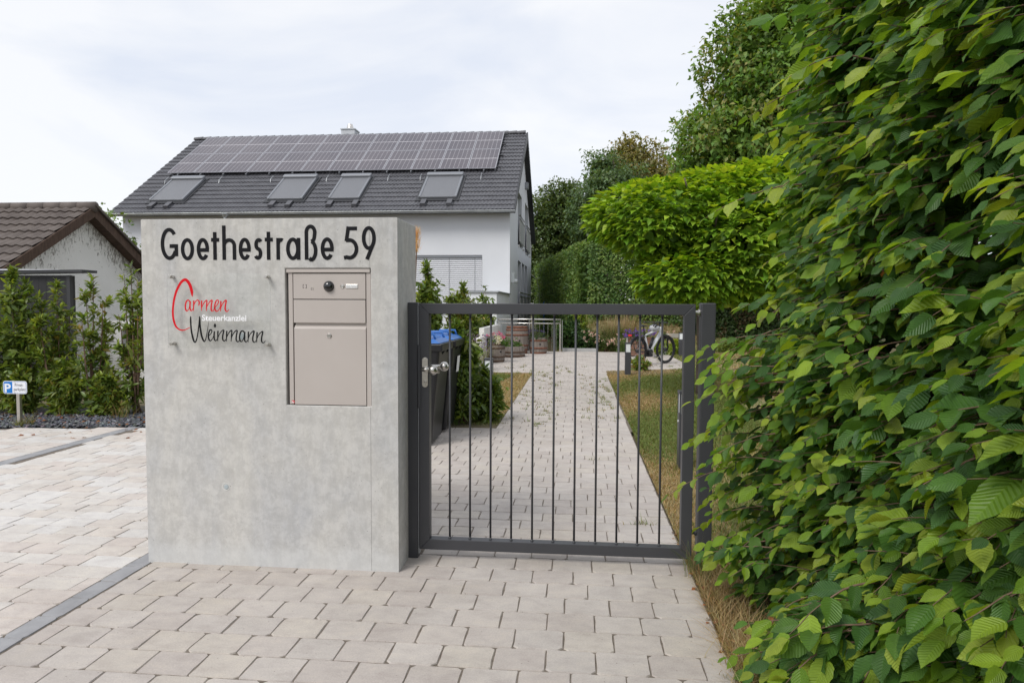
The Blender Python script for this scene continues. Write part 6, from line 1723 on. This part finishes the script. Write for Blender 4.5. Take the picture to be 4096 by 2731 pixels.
# roses with pale pink heads
for x, y, w, h_, lab in ((0.95, 21.95, 0.40, 0.50, 'pale pink rose bush at the patio edge'), (0.55, 22.1, 0.35, 0.62, 'pink rose bush beside the dark ground cover'), (1.35, 21.9, 0.3, 0.42, 'sparse cream rose bush left of the planter'), (2.75, 21.8, 0.35, 0.62, 'cream rose bush behind the bicycle')):
    t = shrub('rose_bush', lab, (x, y, -0.02), h_, w, 0.3, 150, 0.06, [(0.09, 0.14, 0.04), (0.12, 0.17, 0.05), (0.07, 0.11, 0.035)], None, 0.6, 5, 7, SM, 'rose bushes', 0.1, 'rose bush', M['leaf'])
    blooms(t, [(x + random.uniform(-w, w), y - 0.25 + random.uniform(-0.1, 0.1), h_ * random.uniform(0.45, 1.08)) for _ in range(15)], 0.04, [(0.72, 0.52, 0.48), (0.78, 0.66, 0.58), (0.7, 0.42, 0.42)], n=12, size=0.045)
# ornamental grasses
def clump_grass(x, y, z, h_, r_, n, cols, lab, plume=None):
    t = thing('ornamental_grass', (x, y, z), lab, 'grass clump')
    a = rng.uniform(0, 2 * pi, n); rr_ = r_ * np.sqrt(rng.uniform(0, 1, n)) * 0.5
    P = np.c_[x + rr_ * np.cos(a), y + rr_ * np.sin(a), np.full(n, z)]; out = np.c_[np.cos(a), np.sin(a), np.zeros(n)]
    foliage('blades', t, blades(n, P, h_ * rng.uniform(0.6, 1.1, n), cols, w=0.012, lean=0.45, seg=4, out=out), M['blade'])
    if plume:
        m_ = 150; a = rng.uniform(0, 2 * pi, m_); rr_ = r_ * np.sqrt(rng.uniform(0, 1, m_)) * 0.6
        P = np.c_[x + rr_ * np.cos(a), y + rr_ * np.sin(a), np.full(m_, z)]
        foliage('plumes', t, blades(m_, P, plume * rng.uniform(0.8, 1.08, m_), [(0.36, 0.27, 0.16), (0.44, 0.34, 0.21), (0.30, 0.22, 0.13)], w=0.022, lean=0.12, seg=4, out=np.c_[np.cos(a), np.sin(a), np.zeros(m_)]), M['blade'])
clump_grass(1.25, 22.7, 0.05, 0.85, 0.55, 900, [(0.10, 0.17, 0.05), (0.13, 0.20, 0.06), (0.08, 0.14, 0.045)], 'green feather grass clump with upright tan plumes', 1.25)
clump_grass(1.75, 23.4, 0.15, 0.6, 0.6, 500, [(0.13, 0.18, 0.06), (0.2, 0.2, 0.09)], 'second tan plumed grass clump beside the bicycle saddle', 1.15)
clump_grass(-0.42, 23.9, 0.1, 1.0, 0.5, 700, [(0.10, 0.15, 0.05), (0.13, 0.18, 0.06)], 'tall green grass clump behind the end of the railing')
clump_grass(1.45, 21.75, 0.0, 0.55, 0.4, 300, [(0.10, 0.16, 0.05), (0.13, 0.2, 0.06)], 'low green grass clump beside the sparse rose')
for i_, (xa, xb, y, z, lab) in enumerate(((0.95, 2.6, 24.4, 0.36, 'long weathered timber edging on the bank behind the grasses'), (2.85, 3.45, 22.4, 0.42, 'short weathered timber edging on the bank right of the bicycle'))):
    o = MB().box(xa, xb, y, y + 0.12, z, z + 0.14).build('timber_edging', M['grey_wood'], bevel=0.01, org=((xa + xb) / 2, y, z)); tag(o, lab, 'timber', 'timber edgings')
o = MB(); o.tube([(-1.70, 36.0, -0.6), (-1.70, 36.0, 1.62)], 0.055, 12); o.lathe((-1.70, 36.0, 1.62), [(0.065, 0), (0.065, 0.04), (0.03, 0.06)], 12)
o = o.build('blue_post', mat('blue_paint', (0.02, 0.17, 0.55), 0.4), org=(-1.70, 36.0, -0.6)); tag(o, 'slim blue post in front of the far clipped hedge', 'post')

# ------------------------------------------------------------------ far clipped hedge and trees
def clipped(name, lab, line_, h_, th_, n, size, cols, z0=-0.05, group=None):
    t = thing(name, (line_[0][0], line_[0][1], z0), lab, 'hedge', group)
    parts = []; L = [math.dist(a, b_) for a, b_ in zip(line_[:-1], line_[1:])]; tot = sum(L)
    mb = MB()
    for (a, b_), l in zip(zip(line_[:-1], line_[1:]), L):
        a = np.array(a); b_ = np.array(b_); d = (b_ - a) / l; nn = np.array([-d[1], d[0]])
        m_ = int(n * l / tot)
        s = rng.uniform(0, l, m_); face = rng.uniform(0, 1, m_)
        top = face > 0.82
        z = np.where(top, h_ + rng.normal(0, 0.05, m_), rng.uniform(0, h_, m_))
        off = np.where(top, rng.uniform(-th_, th_, m_), np.where(rng.uniform(0, 1, m_) < 0.75, -th_, th_) + rng.normal(0, 0.09, m_))
        wob = 0.12 * (patch(s * 1.5, z * 1.5, 1.8, 21) - 0.5)
        P = np.c_[a[0] + d[0] * s + nn[0] * (off + wob), a[1] + d[1] * s + nn[1] * (off + wob), z0 + z]
        od = np.where(top[:, None], np.array([[0, 0, 1.0]]), np.c_[nn[0] * np.sign(off), nn[1] * np.sign(off), np.full(m_, 0.5)])
        ci = np.clip((patch(s * 2.2, z * 2.2, 2.0, 31) * len(cols)).astype(int) + rng.integers(-1, 2, m_), 0, len(cols) - 1)
        parts.append(scatter(SM, P, rdir(m_) + od * 0.4 + np.array([0, 0, -0.3]), od + rdir(m_) * 0.6, size * rng.uniform(0.6, 1.3, m_), pal(m_, cols, 0.16, ci)))
        mi = m_ // 3
        s = rng.uniform(0, l, mi); off = rng.uniform(-th_ * 0.7, th_ * 0.7, mi)
        P = np.c_[a[0] + d[0] * s + nn[0] * off, a[1] + d[1] * s + nn[1] * off, z0 + rng.uniform(0, h_ * 0.96, mi)]
        parts.append(scatter(SM, P, rdir(mi), rdir(mi), size * 2.2 * rng.uniform(0.7, 1.3, mi), pal(mi, cols[:2], 0.1)))
        for k in range(int(l / 0.8)):
            c_ = a + d * (k + 0.5) * 0.8; mb.tube([(c_[0], c_[1], z0), (c_[0], c_[1], z0 + h_ * 0.9)], [0.04, 0.01], 5)
    mb.build('stems', M['bark'], t)
    foliage('foliage', t, join(parts), M['leaf'])
    return t
HGC = [(0.094, 0.169, 0.050), (0.125, 0.213, 0.060), (0.169, 0.263, 0.075), (0.213, 0.312, 0.088)]
clipped('clipped_hedge', 'tall clipped green hedge running back beside the house', [(-1.95, 41.0), (0.55, 26.3), (3.9, 25.6)], 3.86, 0.45, 62000, 0.10, HGC)
clipped('clipped_hedge', 'dark ivy covered hedge under the round tree crown', [(3.9, 25.0), (9.5, 22.5)], 2.75, 0.5, 24000, 0.11, [(0.045, 0.08, 0.026), (0.06, 0.105, 0.033), (0.08, 0.13, 0.04), (0.11, 0.09, 0.04)])
TG = 'trees behind the garden'
MAPLE = [(0.115, 0.215, 0.04), (0.145, 0.26, 0.05), (0.18, 0.295, 0.06), (0.125, 0.225, 0.048), (0.16, 0.27, 0.055), (0.24, 0.26, 0.08)]
tree('maple_tree', 'large spreading maple filling the sky above the hedge', (9.6, 23.5, -0.05), 3.0,
     [((5.6, 22.6, 6.4), (2.6, 2.4, 2.2)), ((4.6, 22.4, 4.6), (1.9, 1.8, 1.6)), ((5.9, 22.5, 9.0), (1.9, 1.8, 1.8)), ((7.6, 22.5, 8.6), (2.7, 2.5, 2.4)), ((9.0, 23.0, 11.2), (3.0, 2.7, 2.6)), ((6.6, 22.8, 10.2), (1.6, 1.6, 1.4)), ((9.5, 21.8, 7.5), (3.0, 2.5, 2.8)), ((8.0, 21.6, 4.6), (2.6, 2.0, 2.0)), ((11.5, 22.0, 9.5), (3.0, 2.6, 3.0)), ((7.4, 22.0, 12.4), (1.7, 1.6, 1.5)), ((10.4, 22.0, 13.2), (2.6, 2.4, 2.2))],
     125000, 0.18, MAPLE, 0.32, 16, SM, group=TG, inner=0.4)
tree('brownish_tree', 'yellowish brown tree rising behind the green locust', (4.2, 46.0, -0.05), 3.0, [((4.2, 46, 9.0), (2.4, 2.2, 3.2)), ((5.4, 46, 8.0), (2.0, 2.0, 2.6)), ((3.4, 45.8, 11.0), (1.2, 1.2, 1.5)), ((6.6, 46.5, 7.6), (1.9, 1.8, 2.2))], 18000, 0.24, [(0.24, 0.21, 0.08), (0.29, 0.25, 0.10), (0.20, 0.20, 0.07), (0.15, 0.17, 0.055)], 0.25, 8, group=TG)
tree('locust_tree', 'soft blue green locust tree above the clipped hedge', (2.1, 43.0, -0.05), 2.5, [((1.6, 43, 8.1), (1.9, 1.8, 1.6)), ((2.9, 42.8, 8.4), (1.8, 1.6, 1.7)), ((0.6, 43.2, 6.9), (1.4, 1.4, 1.3)), ((2.2, 42.6, 6.4), (2.2, 1.7, 1.8)), ((3.9, 43.2, 7.2), (1.5, 1.5, 1.6)), ((1.6, 43.5, 10.0), (1.1, 1.1, 1.1))], 18000, 0.22, [(0.12, 0.19, 0.085), (0.15, 0.22, 0.105), (0.09, 0.155, 0.065)], 0.22, 12, group=TG)
tree('oak_tree', 'dark broad oak directly behind the house gable', (-1.2, 46.0, -0.05), 2.5, [((-1.6, 46, 6.6), (2.2, 2.0, 2.6)), ((0.2, 46, 6.0), (2.2, 2.0, 2.6)), ((-0.9, 45.8, 8.2), (1.5, 1.5, 1.6)), ((-2.4, 46, 4.0), (2.2, 2.0, 2.4)), ((0.6, 45.5, 3.4), (2.4, 2.0, 2.2)), ((-1.0, 45.5, 2.2), (2.5, 1.8, 2.2))], 30000, 0.22, [(0.06, 0.10, 0.03), (0.08, 0.125, 0.038), (0.105, 0.155, 0.048), (0.13, 0.18, 0.06)], 0.3, 12, group=TG)
tree('ash_tree', 'small dark treetop between the brownish tree and the maple', (7.6, 48.0, -0.05), 3.0, [((7.2, 48, 9.6), (1.7, 1.7, 1.8)), ((8.6, 48, 8.6), (2.0, 2.0, 2.4)), ((7.8, 48, 6.0), (2.6, 2.0, 2.6))], 4500, 0.28, [(0.055, 0.075, 0.03), (0.075, 0.095, 0.04)], 0.22, 8, group=TG)
tree('maple_sapling', 'young pale maple in front of the large maple foot', (4.5, 24.0, -0.05), 1.5, [((4.6, 24.2, 4.4), (1.3, 1.2, 1.4)), ((5.8, 24.0, 4.6), (1.4, 1.2, 1.5)), ((3.9, 24.4, 3.6), (1.0, 1.0, 1.1))], 9000, 0.15, [(0.12, 0.17, 0.05), (0.17, 0.165, 0.055), (0.075, 0.12, 0.035)], 0.12, 8, group=TG)

# ------------------------------------------------------------------ globe catalpa
CX, CY = 1.99, 11.2
cat_ = thing('globe_catalpa', (CX + 0.02, CY, -0.02), 'bright yellow green globe catalpa with a clipped mushroom crown', 'tree')
mb = MB(); trunk_mesh(mb, (CX + 0.02, CY, -0.05), (CX + 0.02, CY, 2.3), 0.085, 0.075, 0.02, 7, 12)
for k in range(12):
    a = 2 * pi * k / 12 + random.uniform(-0.2, 0.2); r_ = random.uniform(0.8, 1.45)
    trunk_mesh(mb, (CX + 0.02, CY, random.uniform(1.9, 2.25)), (CX + r_ * math.cos(a), CY + r_ * math.sin(a), random.uniform(2.2, 3.3)), 0.04, 0.012, 0.1, 6, 7)
mb.build('trunk', M['bark'], cat_, smooth=True)
CB = [((1.30, 11.0, 2.80), (1.16, 1.15, 0.58)), ((2.25, 11.3, 2.92), (1.2, 1.3, 0.66)), ((3.05, 11.2, 2.90), (1.25, 1.3, 0.80)), ((2.35, 10.6, 2.45), (0.95, 0.9, 0.66)), ((1.70, 10.5, 1.84), (0.84, 0.8, 0.46)), ((2.55, 10.7, 1.98), (0.95, 0.85, 0.56)), ((1.15, 10.6, 2.55), (0.72, 0.75, 0.40))]
parts = []
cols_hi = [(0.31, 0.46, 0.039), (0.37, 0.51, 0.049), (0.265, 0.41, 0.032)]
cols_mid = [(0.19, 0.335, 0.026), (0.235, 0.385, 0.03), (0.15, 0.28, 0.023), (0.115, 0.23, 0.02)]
for c, r_ in CB:
    n = int(3000 * (r_[0] * r_[1] + r_[1] * r_[2] + r_[0] * r_[2]) / 3.0)
    P, D = shell(n, c, r_, 0.86, 1.03)
    dead = np.zeros(n, bool)
    for c2, r2 in CB:
        if c2 is c: continue
        dead |= np.sum(((P - np.array(c2)) / np.array(r2)) ** 2, 1) < 0.72
    P, D = P[~dead], D[~dead]; n = len(P)
    out = unit(np.c_[D[:, 0], D[:, 1], np.zeros(n)] + 1e-4)
    yd = out * 1.0 + D * 0.3 + np.array([0, 0, -0.12]) * (1 - np.clip(D[:, 2:3], 0, 1)) + rng.normal(0, 0.33, (n, 3)) + np.array([0, 0, 0.35]) * np.clip(D[:, 2:3], 0, 1)
    nr = D * 0.55 + np.array([0, 0, 0.95]) + rng.normal(0, 0.25, (n, 3))
    young = rng.uniform(0, 1, n) < 0.14 + 0.5 * np.clip(D[:, 2], 0, 1) ** 1.2  # lighter leaves favoured where the crown faces up: lit top put into leaf colour
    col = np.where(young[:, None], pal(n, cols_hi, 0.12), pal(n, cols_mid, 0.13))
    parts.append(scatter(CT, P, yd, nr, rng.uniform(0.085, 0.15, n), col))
    m_ = n // 2; P2, D2 = shell(m_, c, r_, 0.55, 0.85)
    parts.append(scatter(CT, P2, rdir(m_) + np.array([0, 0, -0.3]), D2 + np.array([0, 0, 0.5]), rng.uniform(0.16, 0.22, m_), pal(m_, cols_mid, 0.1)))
foliage('crown', cat_, join(parts), M['leaf_ct'])

# ------------------------------------------------------------------ hornbeam hedge on the right
hedge = thing('hornbeam_hedge', (1.3, 2.2, -0.03), 'big unclipped hornbeam hedge with ribbed leaves beside the gate post', 'hedge')
mb = MB()
for k in range(16):
    x = random.uniform(1.4, 1.8); y = 0.6 + 0.18 * k
    trunk_mesh(mb, (x, y, -0.05), (x + random.uniform(-0.15, 0.15), y + random.uniform(-0.15, 0.15), random.uniform(2.4, 3.1)), 0.022, 0.008, 0.06, 8, 7)
def xface(y, z):
    return 0.90 + 0.10 * np.clip(z - 1.2, 0, 2) ** 1.3 + 0.13 * np.clip(0.9 - z, 0, 1) ** 2 * 0 + 0.05 * np.sin(y * 5 + z * 3) + 0.04 * np.sin(y * 11 - z * 7)
OLD = [(0.066, 0.16, 0.03), (0.082, 0.185, 0.034), (0.054, 0.132, 0.034), (0.10, 0.205, 0.038), (0.064, 0.145, 0.045)]
YOUNG = [(0.20, 0.33, 0.034), (0.26, 0.385, 0.04), (0.145, 0.265, 0.03), (0.31, 0.40, 0.055)]
LP, LY, LNr, LS, LC, LDep = [], [], [], [], [], []
def twig(p0, d0, L, nl, size, young=0.35, depth=0.0, draw=True):
    d = Vector(d0).normalized(); p = Vector(p0); pts = [p.copy()]
    step = L / nl
    sidev = d.cross(Vector((0, 0, 1))); sidev.normalize()
    roll = random.uniform(-0.5, 0.5)
    for i in range(nl):
        t_ = (i + 1) / nl
        d = (d + Vector((random.uniform(-0.13, 0.13), random.uniform(-0.13, 0.13), -0.07 + random.uniform(-0.1, 0.08)))).normalized()
        p = p + d * step; pts.append(p.copy())
        sg_ = 1 if i % 2 else -1
        sv = d.cross(Vector((0, 0, 1)))
        if sv.length < 1e-3: sv = Vector((1, 0, 0))
        sv.normalize()
        if i == nl - 1: yd = d + sv * random.uniform(-0.2, 0.2)
        else: yd = d * 0.62 + sv * (0.8 * sg_) + Vector((0, 0, random.uniform(-0.45, 0.02)))
        up_ = Vector((0, 0, 1)) + Vector((-0.55, -0.45, 0)) * random.uniform(-0.2, 1.1) + Vector((random.uniform(-.5, .5), random.uniform(-.5, .5), 0)) + sv * roll * 1.3
        s_ = size * (0.75 + 0.45 * math.sin(min(t_, 0.95) * pi * 0.75)) * random.uniform(0.8, 1.15)
        if t_ > 0.8: s_ *= random.uniform(0.55, 0.85)
        y_ = random.random() < young * (1.6 if t_ > 0.6 else 0.35)
        c_ = random.choice(YOUNG if y_ else OLD)
        if random.random() < 0.003: c_ = (0.30, 0.13, 0.06); s_ *= 0.6
        j = random.uniform(0.82, 1.2)
        LP.append(tuple(p)); LY.append(tuple(yd)); LNr.append(tuple(up_)); LS.append(s_); LC.append((c_[0] * j, c_[1] * j, c_[2] * j)); LDep.append(depth)
    if draw: mb.tube(pts, [0.0038 * (1 - 0.75 * k / nl) for k in range(nl + 1)], 5, cap=False)
for _ in range(2700):
    y = random.uniform(0.72, 3.62); z = random.uniform(0.02, 3.1)
    xf = float(xface(y, z)) + (0.12 if y > 3.3 and z > 1.5 else 0)
    if z < 0.5: xf -= (0.5 - z) * 0.22
    L = random.uniform(0.20, 0.36); dep = random.uniform(0.0, 0.10) + (0.10 if random.random() < 0.3 else 0)
    d = Vector((-1.0, random.uniform(-0.75, 0.55), random.uniform(-0.25, 0.40)))
    dn = d.normalized()
    tip = Vector((xf + dep - random.uniform(0, 0.05), y, z))
    twig(tip - dn * L, d, L, random.randint(5, 8), random.choice((random.uniform(0.058, 0.078), random.uniform(0.075, 0.112))), 0.33, dep)
# long shoots reaching out past the face and over the gate post
def s_at(px, py, Y): return at(px, py, Y)
for (px, py, Y, L, n_, s_) in ((2760, 1300, 3.28, 0.42, 10, 0.07), (2640, 1820, 3.30, 0.50, 10, 0.075), (2755, 1500, 3.25, 0.36, 8, 0.075), (2730, 1640, 3.22, 0.40, 9, 0.08), (2770, 1965, 3.2, 0.38, 9, 0.075), (2830, 2160, 3.1, 0.32, 8, 0.07), (2860, 2260, 3.0, 0.32, 8, 0.07), (2560 + 240, 720, 3.0, 0.45, 10, 0.08), (3060, 440, 2.75, 0.38, 9, 0.085), (3120, 120, 2.6, 0.36, 9, 0.085), (3000, 1130, 3.1, 0.40, 9, 0.08), (3030, 960, 3.0, 0.36, 9, 0.08), (2950, 2440, 2.6, 0.3, 8, 0.07), (2900, 2560, 2.5, 0.3, 8, 0.07), (3020, 620, 2.85, 0.36, 9, 0.08), (2890, 1760, 3.2, 0.34, 8, 0.075), (2990, 300, 3.05, 0.4, 9, 0.08)):
    tip = s_at(px, py, Y); d = Vector((-1.0, random.uniform(-0.25, 0.2), random.uniform(-0.12, 0.30))).normalized()
    twig(tip - d * L, d, L, n_, s_, 0.7, -0.1)
for _ in range(46):      # sprays in front of the hinge post
    tip = s_at(random.uniform(2800, 2960), random.uniform(1330, 2200), random.uniform(3.05, 3.35)); d = Vector((-1.0, random.uniform(-0.3, 0.3), random.uniform(-0.15, 0.25))).normalized()
    twig(tip - d * 0.3, d, 0.3, 8, random.uniform(0.065, 0.09), 0.55, -0.05)
for _ in range(110):     # low skirt
    tip = s_at(random.uniform(2960, 3350), random.uniform(2380, 2790), random.uniform(2.0, 2.7)); d = Vector((-1.0, random.uniform(-0.5, 0.3), random.uniform(-0.1, 0.3))).normalized()
    if tip.z > 0.03: twig(tip - d * 0.3, d, 0.3, 7, random.uniform(0.07, 0.10), 0.4, 0.0)
for _ in range(1700):     # inner growth
    y = random.uniform(0.7, 3.7); z = random.uniform(0.0, 3.15); x = float(xface(y, z)) + random.uniform(0.18, 1.1)
    twig((x + 0.2, y, z), (-1, random.uniform(-1, 1), random.uniform(-0.3, 0.5)), 0.3, 7, 0.125, 0.03, 0.5, False)
for _ in range(260):     # end of the hedge beyond the post
    x = random.uniform(1.05, 1.8); z = random.uniform(0.05, 3.0); y = 3.62 + random.uniform(-0.1, 0.25)
    twig((x + 0.1, y - 0.25, z), (random.uniform(-0.8, 0.3), 0.8, random.uniform(-0.2, 0.4)), 0.3, 7, 0.095, 0.25, 0.3, False)
LP = np.array(LP); LY = np.array(LY); LNr = np.array(LNr); LS = np.array(LS); LC = np.array(LC); LDep = np.array(LDep)
mb.build('branches', M['twig'], hedge, smooth=True)
sx, sy, dp = screen(LP)
score = np.where((sx > 2500) & (sx < 4150) & (sy > -40) & (sy < 2780) & (LDep < 0.12), LS / np.maximum(dp, 0.2), 0)
big = np.argsort(-score)[:300]; isb = np.zeros(len(LP), bool); isb[big] = True
kind_ = rng.integers(0, len(HBV), len(LP)); parts = []
for k in range(len(HBV)):
    m_ = ~isb & (kind_ == k); parts.append(scatter(HBV[k], LP[m_], LY[m_], LNr[m_], LS[m_], LC[m_], rng.uniform(0.82, 1.15, m_.sum())))
foliage('foliage', hedge, join(parts), M['leaf_hb'], 'stuff')
lm = {}
allc = np.array(OLD + YOUNG + [(0.30, 0.13, 0.06)])
for i in big:
    k = int(np.argmin(np.sum((allc - LC[i]) ** 2, 1)))
    T_ = HBV[int(kind_[i])]; ck = k; k = (k, int(kind_[i]))
    if k not in lm: lm[k] = fast_mesh('leaf', T_[0], T_[1], np.repeat(allc[ck][None], len(T_[0]), 0), T_[2], [M['leaf_hb']])
    y = Vector(LY[i]).normalized(); z = Vector(LNr[i]); z = (z - y * z.dot(y)).normalized(); x = y.cross(z)
    o = bpy.data.objects.new('leaf', lm[k]); COL.objects.link(o); o.parent = hedge
    s = float(LS[i])
    o.matrix_local = Matrix.Translation(Vector(LP[i]) - ORG[hedge.name]) @ Matrix((x * s, y * s, z * s)).transposed().to_4x4()
